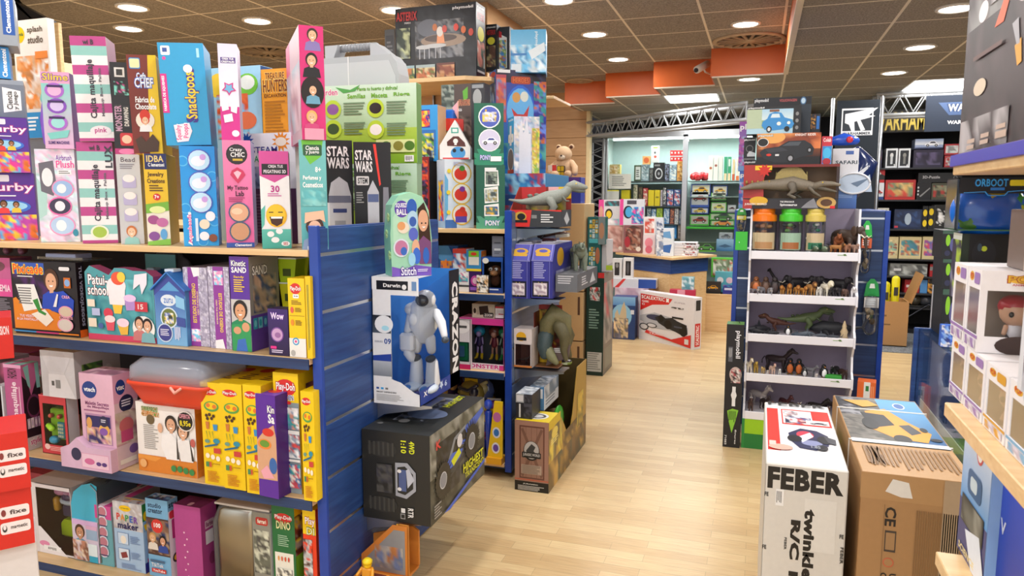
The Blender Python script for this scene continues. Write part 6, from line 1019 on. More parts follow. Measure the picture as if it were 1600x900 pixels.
brackets('steel bracket pair holding up the red dinosaur tray', GMX+.001, 3.77, PY(830, 357, 3.75).z-.004, L=.27)
DB = []
for k, (x0, x1) in enumerate(((795, 829), (830, 864))):
 q = place(x0, x1, 383, 466, 3.7, 0, .2); w, h, d = q.w, q.h, .42 if k else .4
 t = thing('dinosaur_box', ['blue dinosaur set box with sloped front and yellow emblem, left one', 'blue dinosaur set box with sloped front and yellow emblem, right one'][k], 'toy box', q.loc, 0, 'twin blue dinosaur boxes on the aisle end')
 mb = MB(); prof = [(0, 0), (d, 0), (d, h), (.05, h), (0, h*.72)]
 mb.prism(prof, 0, w-.002, '38388c', M=Matrix(((0, 1, 0, 0), (1, 0, 0, 0), (0, 0, 1, 0), (0, 0, 0, 1))), side='3c3c92')
 hf = h*.72
 art(mb, 'r 0 0 1 1 34348a;r .03 .02 .8 .98 3f3f9c;l .12 .06 .75 .5 9 b0b0dc;r .05 .55 .82 .97 1c1c2c;s .43 .76 .34 12 d8c040;r .12 .6 .75 .92 c8b8c0;n .14 .62 .73 .9 4 3 d8d0d8 a08a98 e8e0e0;r .84 0 .88 1 6a6ab8;r 0 .0 1 .03 8a8ac8', (0, 0, hf), (1, 0, 0), (0, 0, -1), (0, -1, 0), w-.002, hf)
 vv = Vector((0, .05, h-hf)); ln = vv.length
 art(mb, 'r 0 0 1 1 4848a4;e .48 .45 .36 .22 c89a20;p c89a20 .15 .6 .85 .6 .8 .75 .2 .75;e .5 .42 .2 .1 4848a4;r .05 0 .1 1 6a6ab8;r .88 0 .92 1 8a8ac8', (0, .05, h), (1, 0, 0), tuple(-(vv/ln)), (0, -vv.z/ln, .05/ln), w-.002, ln)
 art(mb, 'r 0 0 1 1 34348a;e .3 .25 .2 .18 c89a20;r .05 .5 .95 .9 8a8aa8;n .1 .5 .9 .9 5 3 8a8aa8 c8c8d8 5a5a8a', (w-.0018, 0.05, h), (0, 1, 0), (0, 0, -1), (1, 0, 0), d-.06, h)
 mb.build('carton', t); DB.append(q)
 mb = MB(); mb.box(.004, .06, h, w-.006, d-.01, h+.004, 'b8b4c4'); mb.box(w*.2, .1, h+.004, w*.8, .2, h+.012, 'c8c8d8', 'plastic', .002); mb.build('handle_flap', t)
brackets('steel bracket pair below the twin blue dinosaur boxes', GMX+.001, 3.72, DB[0].z-.004, L=.26)
q0 = DB[1]
XX = q0.loc[0]+q0.w
a = PX(868, 452, XX+.004)
t = thing('dinosaur_tray', 'grey display tray with armoured dinosaur poking out beside blue boxes', 'toy box', (XX+.004, a.y, PX(868, 455, XX).z)); L0 = t.location.copy()
hh = PX(868, 418, XX).z-L0.z
mb = MB(); mb.box(0, 0, 0, .12, .5, hh*.75, '5a5c60', 'card', .002); face_art(mb, 'F', 'r 0 0 1 1 6a6c70;l .1 .1 .9 .6 4 c8c8cc', .12, .5, hh*.75); face_art(mb, 'R', 'r 0 0 1 1 6a6c70;l .2 .25 .5 .8 4 d8d8dc;p d8dce0 .6 .8 .75 .2 .9 .8', .12, .5, hh*.75); mb.build('tray', t)
mb = MB(); quad(mb, Matrix.Translation((.06, .28, hh*.7)) @ Matrix.Rotation(-1.2, 4, 'Z') @ Matrix.Scale(.17, 4), '7a8474', 'rhino', '5a6458')
for k in range(7): mb.tube([(.06-.02*(k % 2), .16+k*.03, hh*.7+.12), (.06, .16+k*.03, hh*.7+.155)], [.012, .003], '5a6458', 'skin', 6)
mb.build('toy_dinosaur', t)
q = place(803, 831, 514, 573, 3.72);
def mini_trex(g, cx, cy, z, w, d, h): theropod(g, Matrix.Translation((cx, cy, z)) @ Matrix.Rotation(.4, 4, 'Z') @ Matrix.Scale(w*.5, 4), '4a3428', '2f221c')
wbox('dinosaur_box', 'small white box with dark dinosaur on aisle end shelf', 'toy box', 803, 831, 514, 574, 3.72, (.08, .4, .92, .95), mini_trex, F='r 0 0 1 .38 d8ccc8;e .4 .2 .28 .12 e0a820;r .15 .22 .7 .3 2a2a2a;r 0 .95 1 1 c87a3c', c='d0c4c0', inner='7a4a38', d=.12, toyname='toy_dinosaur')
A = PY(832, 573, 3.76);
t = thing('dinosaur_tray', 'large olive dinosaur with open mouth leaning out of its card display', 'toy box', (A.x, 3.78, PY(832, 574, 3.76).z));
hh = PY(840, 476, 3.86).z-t.location.z; wv = PY(893, 560, 3.78).x-A.x
mb = MB(); mb.box(0, .1, 0, wv*.62, .104, hh, '8a3424'); art(mb, 'r 0 0 1 1 8a3424;n 0 0 1 1 6 3 8a3424 5a2418 c8a030 4a2c20;p e8c020 .1 .5 .5 .35 .45 1 .05 1;r 0 0 1 .08 b84030', (0, .0995, hh), (1, 0, 0), (0, 0, -1), (0, -1, 0), wv*.62, hh)
mb.box(0, 0, 0, wv*.66, .1, .006, '8a5a3a'); mb.box(0, 0, .006, .004, .1, hh*.9, '6a2a20'); mb.prism([(wv*.3, .004), (wv*.9, hh*.18), (wv*.95, hh*.4), (wv*.4, hh*.3)], .02, .024, '6a5a58'); art(mb, 'l .3 .3 .8 .7 3 ddd', (wv*.4, .0195, hh*.38), (1, 0, 0), (0, 0, -1), (0, -1, 0), wv*.4, hh*.2)
mb.build('card_display', t)
mb = MB(); s_ = hh
mb.tube([(wv*.85, .05, hh*.25), (wv*.8, .05, hh*.5), (wv*.7, .05, hh*.78), (wv*.5, .05, hh*.88), (wv*.32, .04, hh*.7), (wv*.3, .03, hh*.5)], [.012, .03, .055, .06, .05, .04], '6a6440', 'skin', 12)
mb.tube([(wv*.3, .02, hh*.52), (wv*.28, .0, hh*.34), (wv*.3, -.01, hh*.2)], [.045, .042, .025], '3a4a4c', 'skin', 10)
mb.tube([(wv*.38, .0, hh*.3), (wv*.5, -.01, hh*.18), (wv*.62, -.01, hh*.1)], [.03, .028, .016], '7a7a58', 'skin', 10)
for s in (-1, 1): mb.tube([(wv*.66, .05+s*.04, hh*.7), (wv*.82, .05+s*.04, hh*.5), (wv*.78, .05+s*.04, hh*.3), (wv*.86, .04+s*.04, hh*.16)], [.04, .035, .02, .014], '5a5438', 'skin', 8)
mb.build('toy_dinosaur', t)
brackets('steel bracket pair below the large olive dinosaur', GMX+.001, 3.74, PY(830, 577, 3.74).z-.004, L=.28)
q = place(842, 888, 357, 380, 3.95); t = thing('toy_weapon', 'dark brown toy crossbow lying above the twin blue boxes', 'toy', (q.loc[0], 3.95, DB[0].top+.006))
mb = MB(); mb.tube([(0, 0, .03), (.08, .02, .05), (.16, .06, .04)], [.012, .016, .01], '4a2c1c', 'plastic', 8); mb.tube([(.02, -.02, .02), (.05, .0, .07), (.12, .04, .09)], .008, '2a1c18', 'plastic', 6); mb.build('stock', t); mb = MB(); mb.box(.1, .0, .012, .17, .05, .03, 'd8d0c0', 'card', M=Matrix.Rotation(-.1, 4, 'Y')); mb.box(.02, -.0, 0, .09, .05, .02, '7a3a44', 'card'); mb.build('label_card', t)

A = PZ(804, 765, 0); B = PZ(858, 770, 0); w = B.x-A.x; Yf = 3.535; d = 4.4-Yf; h = PY(830, 658, Yf).z; h2 = h+.16
t = thing('crate_display', 'wooden crate printed dinosaur display box standing on the floor', 'toy box', (A.x, Yf, 0))
mb = MB();
side = [(0, 0), (d, 0), (d, h2), (d*.72, h2), (d*.6, h*.75), (d*.52, h*.5), (d*.42, h*.62), (d*.34, h*.8), (d*.22, h), (0, h)]
SW = Matrix(((0, 1, 0, 0), (1, 0, 0, 0), (0, 0, 1, 0), (0, 0, 0, 1)))
mb.prism(side, w-.004, w, 'b8923a', M=SW); mb.prism([(0, 0), (d, 0), (d, h2), (0, h)], 0, .004, '4a3a24', M=SW)
mb.box(0, 0, 0, w, .004, h, '7a5648'); mb.box(0, d-.004, 0, w, d, h2, '5a4a24'); mb.box(0, 0, h-.004, w, d*.22, h, 'e0c020'); mb.box(0, .004, .004, w, d, .008, '2a2418')
face_art(mb, 'F', 'r 0 0 1 1 a07866;r 0 .86 1 1 14120f;r 0 .83 1 .84 c8502c;r .14 .07 .88 .82 6a4034;r .18 .09 .84 .8 96705e;'+''.join('r %g .09 %g .8 7a5444;' % (x, x+.012) for x in (.33, .49, .65))+'p 7a5646 .18 .12 .25 .1 .84 .76 .78 .8;p 7a5646 .84 .12 .77 .1 .18 .76 .25 .8;e .5 .42 .24 .14 1c1c1c;e .5 .41 .22 .125 b8b4b0;p 3a3a3a .34 .42 .5 .32 .62 .36 .56 .42 .66 .46 .4 .5;q .22 .44 .78 .52 .02 1c1c1c;t JURASSIC_WORLD .25 .455 .75 .505 c8c4c0;r .2 .62 .8 .75 b09a88;l .22 .63 .78 .75 7 7a6a5c;t JURASSIC .25 .885 .7 .905 e8e4dc;l .1 .92 .95 .99 4 c8c4bc', w, d, h)
art(mb, 'r 0 0 .3 .5 d8b820;n 0 .2 .35 .95 5 3 c8a040 6a5a3a e0c850 8a7a4a;n .35 .62 1 1 9 4 a8843a 8a6a40 6a5430 c8a050;l .05 .45 .25 .6 3 f0e090;n .8 .05 1 .9 3 5 e0c850 c8a840 8a7a3a;e .15 .35 .08 .12 e8d060', (w+.0006, 0, h), (0, 1, 0), (0, 0, -1), (1, 0, 0), d*.9, h*.62)
art(mb, 'n 0 0 1 1 12 7 8a6a40 a8843a 6a5430 c8a050 5a5a48', (w+.0006, 0, h*.5), (0, 1, 0), (0, 0, -1), (1, 0, 0), d, h*.5)
art(mb, 'r 0 0 1 1 e0c420;e .5 .5 .35 .3 e8e8e0;e .5 .5 .28 .22 4a4a4a;e .5 .5 .2 .15 d8d8d8', (0, d*.22, h), (1, 0, 0), (0, -1, 0), (0, 0, 1), w, d*.22)
mb.build('carton', t)
mb = MB(); mb.ell((w*.72, d*.44, h*.72), (w*.12, d*.12, h*.24), '3a9a2c', 'plastic'); mb.ell((w*.8, d*.34, h*.4), (w*.1, .03, h*.1), '4aa83a', 'plastic'); mb.tube([(w*.3, d*.6, .1), (w*.4, d*.6, h*.7)], [.04, .05], '6a5424', 'skin', 8); mb.build('toy_dinosaur', t)
q = place(806, 832, 618, 648, 3.56)
bx('game_box', 'black and silver board game standing edge-on upon the crate', 'game box', 806, 831, 616, h+.001, 3.56, 'r 0 0 1 1 24242a;r 0 0 .5 .35 a8acb0;r .05 .05 .45 .3 d8d8dc;n .5 0 1 1 3 3 24242a 4a4a54 34343c;r .2 .4 .3 .95 ddd', T='r 0 0 1 1 b0b8c4;n 0 0 1 1 4 3 b0b8c4 d8dce0 8a94a0', c='24242a', cT='b0b8c4', d=.16)
bx('game_box', 'white and blue long game box lying towards the rum bottle', 'game box', 828, 850, 604, h+.001, 3.735, 'r 0 0 1 1 4a7aa8;r .1 .1 .9 .5 d8dce4', R='r 0 0 1 1 d8dce4;n 0 0 1 .5 6 3 d8dce4 a8b4c4 7a8a9c;l .1 .5 .9 .9 3 8a94a0', T='r 0 0 1 1 e0e4ea;n 0 0 1 1 4 6 e0e4ea a8b4c4 6a7a8c', c='d8dce4', cT='e0e4ea', d=.3)
q = place(868, 891, 562, 617, 4.15)
t = thing('toy_bottle', 'brown toy bottle with green picture label on the crate display', 'bottle', (q.loc[0]+q.w/2, 4.2, h2+.001)); zz = q.top-h2; r_ = q.w*.45
mb = MB(); mb.lathe([(r_*.9, 0), (r_, zz*.05), (r_, zz*.55), (r_*.75, zz*.7), (r_*.4, zz*.85), (r_*.35, zz)], '2a1a14', 'gloss', n=16); mb.build('bottle', t)
mb = MB(); mb.lathe([(r_*1.02, zz*.1), (r_*1.02, zz*.5)], '8a9a4a', 'card', n=16); mb.box(-r_*.6, -r_*1.06, zz*.2, r_*.6, -r_, zz*.42, 'd8dcc0', 'card'); mb.build('paper_label', t)
q2 = place(862, 892, 618, 628, 4.0); t = tag(MB().box(0, 0, 0, .16, .2, .004, '3aa0e0').build('leaflet', None, (q2.loc[0], 4.0, h+.001) if False else (A.x+.01, 4.22, h2-.1)), 'blue printed card leaning inside crate display', 'card')
bpy.data.objects.remove(t)

A = PZ(884, 585, 0); B = PZ(910, 587, 0)
t = thing('cardboard_stand', 'tall plain beige card display stand turned away, beside dinosaur end', 'display stand', (A.x-.1, 6.12, 0)); w = B.x-A.x+.1; HT = PY(895, 318, 6.15).z
for k, (za, zb2) in enumerate(((0, .3), (.31, .74), (.75, 1.02), (1.03, HT))):
 mb = MB(); mb.box(0, 0, za, w, .4, zb2, 'c8a878', 'card', .004)
 if k < 3: mb.prism([(w-.05, zb2-.04), (w-.03, zb2-.04), (w-.03, zb2-.2), (w-.05, zb2-.2)], -.002, 0, '5a4030')
 mb.build('card_section', t)
bx('blaster_box', 'navy and orange foam blaster box on the beige stand', 'toy box', 866, 907, 277, HT+.001, 6.2, 'r 0 0 1 1 2a3aa8;r .3 0 .95 .25 5a3a9c;p f07a2c .35 .25 .95 .25 .9 .4 .8 .32 .6 .42 .4 .36;o .5 .78 .09 c8a040;r .05 .3 .25 .42 d8d040;p e8e8e8 .05 .6 .25 .55 .25 .75 .05 .8;r 0 .86 .2 .96 c8b030', c='2a3aa8', d=.16)
Zb = TOPZ['blaster_box']+.001
p = PY(880, 258, 6.3)
t = thing('teddy_bear', 'beige plush teddy bear sitting above the navy blaster box', 'teddy bear', (p.x, 6.36, Zb))
S = PY(880, 226, 6.36).z-Zb
mb = MB(); mb.ell((0, 0, S*.3), (S*.3, S*.26, S*.34), 'c8a988', 'fur', n=18, k=12)
mb.ell((-.01, -.02, S*.7), (S*.27, S*.24, S*.25), 'cdb08e', 'fur', n=18, k=12)
for s in (-1, 1):
 mb.ell((s*S*.2, 0, S*.92), (S*.09, S*.05, S*.09), 'cdb08e', 'fur');
 mb.tube([(s*S*.22, -.02, S*.46), (s*S*.36, -.06, S*.3), (s*S*.4, -.1, S*.12)], [S*.09, S*.1, S*.09], 'c8a988', 'fur', 10)
 mb.tube([(s*S*.16, -.04, S*.1), (s*S*.22, -.16, S*.08)], [S*.12, S*.11], 'c8a988', 'fur', 10)
mb.build('body', t)
mb = MB(); mb.ell((-.01, -S*.24, S*.62), (S*.12, S*.08, S*.09), 'e8dcc8', 'fur'); mb.build('muzzle', t)
mb = MB(); mb.ell((-.01, -S*.32, S*.65), (S*.035, S*.02, S*.025), '3a2a24'); mb.build('nose', t)
for s in (-1, 1):
 mb = MB(); mb.ell((s*S*.11-.01, -S*.22, S*.74), S*.02, '1c1614', 'gloss'); mb.build('eye', t)
 mb = MB(); mb.ell((s*S*.2, -S*.04, S*.92), (S*.055, S*.02, S*.055), '5a3a2c', 'fur'); mb.build('inner_ear', t)
bx('toy_box', 'small white and red box at the bear, left of yellow one', 'toy box', 856, 869, 258, Zb-.0, 6.25, 'r 0 0 1 1 e0dcd8;r .5 0 1 .5 c83a3c;r 0 .5 .5 1 b8b4b0', c='e0dcd8', d=.05)
bx('toy_box', 'small black and yellow box held before the bear', 'toy box', 870, 881, 259, Zb, 6.25, 'a 0 0 1 1 2 2 3 d8c020 c8a818;', c='1c1c1c', d=.05)
bs = bx('tool_set_box', 'tall dark green toy workbench box on floor beside counter', 'toy box', 916, 943, 426, 587, 6.16, 'r 0 0 1 1 14342c;r .65 .0 1 .05 c82c2c;o .48 .2 .32 8a9a94;n .2 .14 .75 .27 5 3 b0b4b0 c83a3c 3a4a44 d8d8d4;l .15 .35 .75 .55 8 7a9a8c;r .08 .77 .92 .96 c8ccc8;l .1 .78 .9 .95 8 8a908c', R='g 0 0 1 1 8a8078 6a645c;n 0 .1 1 .7 4 3 a09a90 c85a5a 6a6a64 b0a89c;r .2 .75 .9 .95 7a7a70', c='14342c', dr=957)
q3 = TOPZ[bs.name]+.001
ad = 'r 0 0 1 1 0f5a58;a .08 .08 .6 .95 3 5 4 d8b83a 5a9aa0 c8d8d8 8a6a3a;e .8 .4 .18 .3 a86a4a;r .1 .8 .6 .95 4ab0b8'
a1 = bx('calendar_box', 'lower teal box with rows of little figures on green box', 'toy box', 918, 937, 382, q3, 6.2, ad, c='0f5a58', d=.12, group='teal boxes of little figures')
bx('calendar_box', 'upper teal box with rows of little figures', 'toy box', 918, 945, 339, on(a1), 6.2, ad+';r .62 0 1 1 7a8a8a;e .8 .5 .15 .3 b88a6a', c='0f5a58', d=.12, group='teal boxes of little figures')
bx('calendar_box', 'grey white tapered box beside the teal boxes', 'toy box', 940, 957, 374, q3, 6.25, 'r 0 0 1 1 b8b4b4;p d8d4d4 .3 0 1 0 1 .7 .5 .8;r .4 .8 1 .95 a8c020', c='c4c0c0', d=.1, rz=.2)
# right-hand unit, animal rack and things on them
t = thing('display_gondola', 'blue slatted unit standing behind the white animal rack', 'shelving unit', (.3, 5.0, 0));
gx0, gx1, gz = -.155, .765, 1.478
mb = MB(); zs = [0.03+.2*i for i in range(8)]+[gz]
for a, b in zip(zs[:-1], zs[1:]): mb.box(gx0+.02-.3, 0, a+.006, gx1-.02-.3, .02, b-.006, 'fff', 'navy_wood', .001); mb.box(gx0+.02-.3, .004, a-.006, gx1-.02-.3, .016, a+.006, 'c9ccd2', 'metal')
mb.build('slat_panel', t)
for x in (gx0, gx1-.03): mb = MB(); mb.box(x-.3, -.008, .01, x+.03-.3, .9, gz, 'fff', 'blue_edge', .002); mb.build('side_panel', t)
mb = MB(); mb.box(gx0+.03-.3, .02, gz-.02, gx1-.03-.3, .9, gz-.001, 'fff', 'blue_wood'); mb.build('top_panel', t)
RX0, RX1, RY = -.052, .565, 4.62
SZ = [.225, .468, .717, .965, 1.225]
t = thing('animal_rack', 'tall white tiered rack full of toy animals with green base', 'display rack', (0, RY, 0))
for s, x in ((0, RX0), (1, RX1-.012)):
 mb = MB(); prof = [(.3, 0), (.3, 1.49), (.08, 1.49)]
 for z in reversed(SZ): prof += [(.07, z+.14), (.045, z+.05), (0, z+.02), (0, z-.045), (.03, z-.055)]
 prof += [(.03, .2), (.0, .18), (0, 0)]
 mb.prism(prof, x, x+.012, 'eceaf0', 'plastic', M=SWP if 0 else Matrix(((0, 1, 0, 0), (1, 0, 0, 0), (0, 0, 1, 0), (0, 0, 0, 1)))); mb.build('side_panel', t)
mb = MB(); mb.box(RX0+.012, .29, 0, RX1-.012, .3, 1.49, '9a8fa4', 'matte'); mb.build('back_panel', t)
for z in SZ:
 mb = MB(); mb.box(RX0+.012, 0.006, z-.02, RX1-.012, .29, z, 'd8d4dc', 'plastic'); s = mb.build('shelf', t)
 mb = MB(); mb.box(RX0+.012, -.004, z-.036, RX1-.012, .006, z+.014, 'eceaf0', 'plastic', .003)
 art(mb, 'l .1 .3 .9 .6 1 8aa870;p 6a8a50 .6 .2 .8 .1 .95 .5 .7 .5', (RX1-.13, -.0042, z+.01), (1, 0, 0), (0, 0, -1), (0, -1, 0), .06, .03); l_ = mb.build('lip', s)
mb = MB(); mb.box(RX0+.012, .0, 0, RX1-.012, .29, .19, '1f7a34', cols={'F': '1f7a34'}); face_art(mb, 'F', 'r 0 0 1 .5 9acc1c', RX1-RX0-.024, .29, .19, x0=RX0+.012); mb.box(RX0-.002, -.002, 0, RX0+.014, .2, .19, '2a8a3c'); mb.build('base', t)
SH = lambda k: SZ[k]+.0015
def jar(x0, x1, lidc, label, c1, yt=325):
 z = SH(4); a = PY(x0, 385, RY+.03); b = PY(x1, 385, RY+.03); r = (b.x-a.x)/2; h = PY((x0+x1)/2, yt, RY+.03+r).z-z
 t = thing('animal_jar', label, 'jar', ((a.x+b.x)/2, RY+.03+r, z))
 mb = MB(); mb.lathe([(r*.92, .004), (r, .02), (r, h*.7), (r*.9, h*.78)], 'ddd', 'film', n=24); mb.build('jar', t)
 mb = MB(); mb.lathe([(r*.97, h*.7), (r*.99, h*.72), (r*.99, h*.84), (r*.84, h*.86), (r*.8, h*.9), (r*.84, h*.92), (r*.84, h), (r*.7, h+.001)], lidc, 'plastic', n=28, smooth=False); mb.build('lid', t)
 mb = MB(); rn = random.Random(x0)
 for k in range(22):
  an = rn.uniform(0, 6.28); rr = r*rn.uniform(.1, .72); mb.ell((rr*math.cos(an), rr*math.sin(an), rn.uniform(.02, h*.64)), (r*.26, r*.2, r*.17), rn.choice(c1), 'skin', n=7, k=5)
 mb.build('animal_pieces', t)
 mb = MB(); vs = [];
 for j in range(9):
  an = R(215+j*14); vs += [(r*1.004*math.cos(an), r*1.004*math.sin(an), .02), (r*1.004*math.cos(an), r*1.004*math.sin(an), h*.45)]
 for j in range(8): mb.add([vs[2*j], vs[2*j+2], vs[2*j+3], vs[2*j+1]], [(0, 1, 2, 3)], 'c8b490' if lidc != '4cc83a' else '9ab8a0')
 for j in range(1, 7): mb.add([Vector(vs[2*j+k]).lerp(Vector(vs[2*j+1+k if k in (0,) else 2*j+3]), 0)*1.003 if 0 else Vector((vs[2*j+k][0]*1.004, vs[2*j+k][1]*1.004, zz_)) for k, zz_ in ((0, .024), (2, .024), (2, h*.24), (0, h*.24))], [(0, 1, 2, 3)], c1[1])
 mb.build('paper_label', t)
jar(1172, 1213, 'f07a1c', 'clear jar of brown animals with orange lid on rack', ['a87450', 'b88a5c', '7a5440', 'f0e8e0'])
jar(1216, 1254, '4cc83a', 'clear jar of animals with bright green lid on rack', ['6a9a4c', 'a8683c', 'f4f4f4', '4a4a4a'])
jar(1257, 1290, 'd8c060', 'clear jar of mixed animals with pale yellow lid on rack', ['4a4a4a', '2f7a58', 'f4f0ec', 'a87460'])
def animal(kind, label, px, k, hpx, yy=.1, rz=None, c='555', c2=None, group=None, cat='toy animal', name=None):
 "place one toy on tier k at column px; hpx = height in rows of the 1600x900 frame"
 Yv = RY+yy; p = PY(px, 500, Yv); s = hpx*Yv*.95/1139
 rz = rz if rz is not None else -pi/2+.3
 mb = MB(); nm = name or 'toy_'+kind
 base = {'gorilla': 'up', 'penguin': 'up', 'person_': 'up'}
 if kind in ('gorilla', 'penguin'): upright(mb, Msc(0, 0, .003, s), c, c2 or c); bd = None
 elif kind in ('shark', 'whale', 'orca'): fish(mb, Msc(0, 0, .0, s*1.35), c, c2 or c)
 elif kind in ('dinosaur', 'long_dinosaur'): theropod(mb, Msc(0, 0, .0, s), c, c2 or c)
 else: quad(mb, Msc(0, 0, .0, s), c, kind if kind not in ('zebra', 'goat', 'donkey') else 'horse', c2)
 o = mb.build(nm, None, (p.x, Yv, SH(k)), rz); tag(o, label, cat, group); return o
GA = 'toy animals standing on the second tier'
A_ = animal
for i, (px, c, c2, lb) in enumerate(((1179, '7a4a28', 'c8703c', 'orange brown toy ape at left end of second tier'), (1194, '4a3428', '6a5044', 'brown toy gorilla second from left on second tier'), (1208, '2a2426', '4a3c3c', 'dark toy gorilla with hunched back on second tier'))): A_('gorilla', lb, px, 3, 27, .07, -pi/2, c, c2)
A_('giraffe', 'dark long necked toy animal rising behind tan lions', 1220, 3, 22, .2, pi*.9, '241e20', '241e20')
for i, px in enumerate((1243, 1262, 1282, 1305)): A_('elephant', ['black toy elephant directly behind the lion row', 'second black toy elephant in the back row', 'third black toy elephant behind the big cats', 'rightmost black toy elephant in the back row'][i], px, 3, 27, .21, -.5 if i % 2 else pi+.5, '232024', '2e2a2e')
for i, (px, hp, lb) in enumerate(((1221, 16, 'small tan toy lioness at left end of the big cats'), (1231, 19, 'tan toy lion with raised head among big cats'), (1242, 17, 'third tan toy big cat from left on second tier'), (1252, 16, 'fourth tan toy big cat from left on second tier'))): A_('lion', lb, px, 3, hp, .05, -pi/2+.2*(i-1), 'b8823c', '9a5f2c')
A_('lion', 'larger tan toy lion with brown mane in the middle', 1264, 3, 22, .09, -1.2, 'b8864c', '6a4428')
A_('bear', 'white toy polar lion cub small before white lion', 1278, 3, 17, .05, -1.8, 'd8d4cc')
A_('lion', 'white toy lion with pale mane, tallest cat on rack', 1288, 3, 25, .07, -1.2, 'e8e0cc', 'dcd4b8')
for px, lb in ((1299, 'dark grey toy rhino right of the white lion'), (1308, 'smaller dark toy rhino tucked by brown hippo')): A_('rhino', lb, px, 3, 17, .05, -1.9, '2c2a2e', '444')
A_('hippo', 'brown toy hippo near right end of second tier', 1318, 3, 17, .06, -1.9, '6a4f44', '7a5c50')
A_('bear', 'white toy polar bear at right end of second tier', 1332, 3, 19, .06, -1.7, 'e4e2e4')
A_('rhino', 'grey toy rhino at front left by the brown apes', 1176, 3, 11, .03, -2.2, '777078')
A_('elephant', 'small grey toy elephant before the left gorillas', 1188, 3, 14, .03, -2.0, '7d7a80')
A_('elephant', 'tiny grey toy elephant before the second gorilla', 1201, 3, 13, .03, -1.4, '8a878c')
A_('whale', 'black and white toy whale at left of third tier', 1186, 2, 22, .08, .4, '22222a', 'e8e8e8')
A_('orca', 'toy orca with upright tail left of brown dinosaur', 1182, 2, 16, .05, 2.6, '1c1c22', 'f0f0f0')
A_('dinosaur', 'reddish brown toy dinosaur bending low on third tier', 1212, 2, 30, .14, pi, '5a3428', '3a241c')
A_('orca', 'black and white toy whale beneath the brown dinosaur', 1208, 2, 12, .04, .3, '26262c', 'f4f4f4')
A_('penguin', 'black and white toy penguin left of green dinosaur', 1232, 2, 17, .05, -pi/2, '1c1c20', 'f4f4f4')
A_('dinosaur', 'tall green toy dinosaur with raised head facing right', 1262, 2, 44, .15, .05, '5a6a44', '46543a')
A_('shark', 'dark grey toy shark with tail up, right of green dinosaur', 1299, 2, 36, .15, pi, '26282e', '3a3c44')
A_('shark', 'grey toy shark in front of the green dinosaur', 1262, 2, 14, .06, .2, '5a626c', 'c8ccd0')
A_('whale', 'small slate blue toy whale near front middle of tier', 1247, 2, 11, .03, 2.9, '3f4a58', '8a929c')
A_('whale', 'flat grey toy ray shaped whale beneath the dark shark', 1284, 2, 11, .05, .1, '4a505a', '8a8e94')
A_('shark', 'thin grey toy shark before the beige spire', 1303, 2, 10, .04, 3.0, '3a3e46', '7a7e84')
mb = MB(); s = 27*4.7/1139; mb.lathe([(s*.22, 0), (s*.16, s*.25), (s*.2, s*.4), (s*.1, s*.6), (s*.12, s*.7), (s*.02, s*1.0)], 'c8b08a', 'skin', n=10)
p = PY(1320, 500, RY+.05); tag(mb.build('toy_spire', None, (p.x, RY+.05, SH(2))), 'beige ringed toy spire at right end of third tier', 'toy')
A_('horse', 'cream toy unicorn at left end of fourth tier', 1171, 1, 22, .06, -1.2, 'e0d4bc', 'c8a860')
A_('dog', 'golden toy dog second from left on fourth tier', 1184, 1, 20, .07, -1.5, 'b8963c', 'd8b85a')
A_('dog', 'pale gold toy puppy third from left on fourth tier', 1196, 1, 13, .05, -1.8, 'c8a868')
A_('horse', 'pink and white toy figure horse before dark rearing one', 1210, 1, 17, .05, -1.3, 'd8b8a8', 'c86a6a')
A_('horse', 'dark rearing toy horse at back of fourth tier', 1216, 1, 32, .16, -.4, '2c2024', '1c1416')
A_('dog', 'small white toy dog beside the penguin pair', 1222, 1, 12, .04, -1.6, 'e8e8e4')
for i, px in enumerate((1238, 1252)): A_('penguin', ['round bellied toy penguin, left of the penguin pair', 'round bellied toy penguin, right of the penguin pair'][i], px, 1, 25, .1, -pi/2, '1e1c20', 'c86a30')
A_('penguin', 'small black toy penguin chick beside penguin pair', 1261, 1, 15, .05, -1.4, '202024', 'd8d8d8')
A_('dog', 'grey toy wolf sitting in middle of fourth tier', 1268, 1, 19, .07, -.6, '6a6a70', '9a9a9e')
A_('penguin', 'toy penguin standing left of the green box', 1291, 1, 21, .06, -1.2, '1c1c20', 'f4f4f4')
A_('bear', 'black and white toy panda on the green box side', 1309, 1, 19, .12, -2, '1c1c20', 'f0f0f0')
A_('bear', 'dark brown toy bear at right end of fourth tier', 1322, 1, 18, .07, -1.3, '3a2420')
p = PY(1303, 575, RY+.03); mb = MB(); mb.box(-.045, 0, 0, .045, .05, .025, '3a9a3a', 'card', .002); tag(mb.build('display_box', None, (p.x, RY+.03, SH(1)), -.1), 'flat green box lying beneath the panda on fourth tier', 'box')
for px, lb in ((1203, 'cream toy kitten by the pink toy horse'), (1280, 'tiny silver toy mouse next to grey wolf'), (1177, 'white toy fairy figure by the cream unicorn')): A_('dog', lb, px, 1, 9, .03, -1.5, 'ddd4cc')
A_('horse', 'black and white spotted toy horse on lowest tier', 1178, 0, 22, .05, -1.5, '4a3430', 'f0ece8')
A_('horse', 'white toy horse rearing at back of lowest tier', 1190, 0, 32, .18, -.9, 'b8b0b0', 'd8d4d4')
A_('horse', 'dark bay toy horse third from left on lowest tier', 1200, 0, 23, .1, -1.2, '2a1c1c')
A_('gorilla', 'reddish toy ape fourth from left on lowest tier', 1213, 0, 18, .06, -1.5, '6a2c28', 'b88a6a')
A_('horse', 'maroon toy horse in middle of the lowest tier', 1232, 0, 25, .12, -1.1, '4a2024')
A_('cow', 'black and white toy cow before the maroon horse', 1231, 0, 14, .04, -1.6, '2a2a2e', 'eeeeee')
A_('cow', 'brown patched toy cow right of the maroon horse', 1247, 0, 20, .09, -1.0, '5a4434', 'c8b8a8')
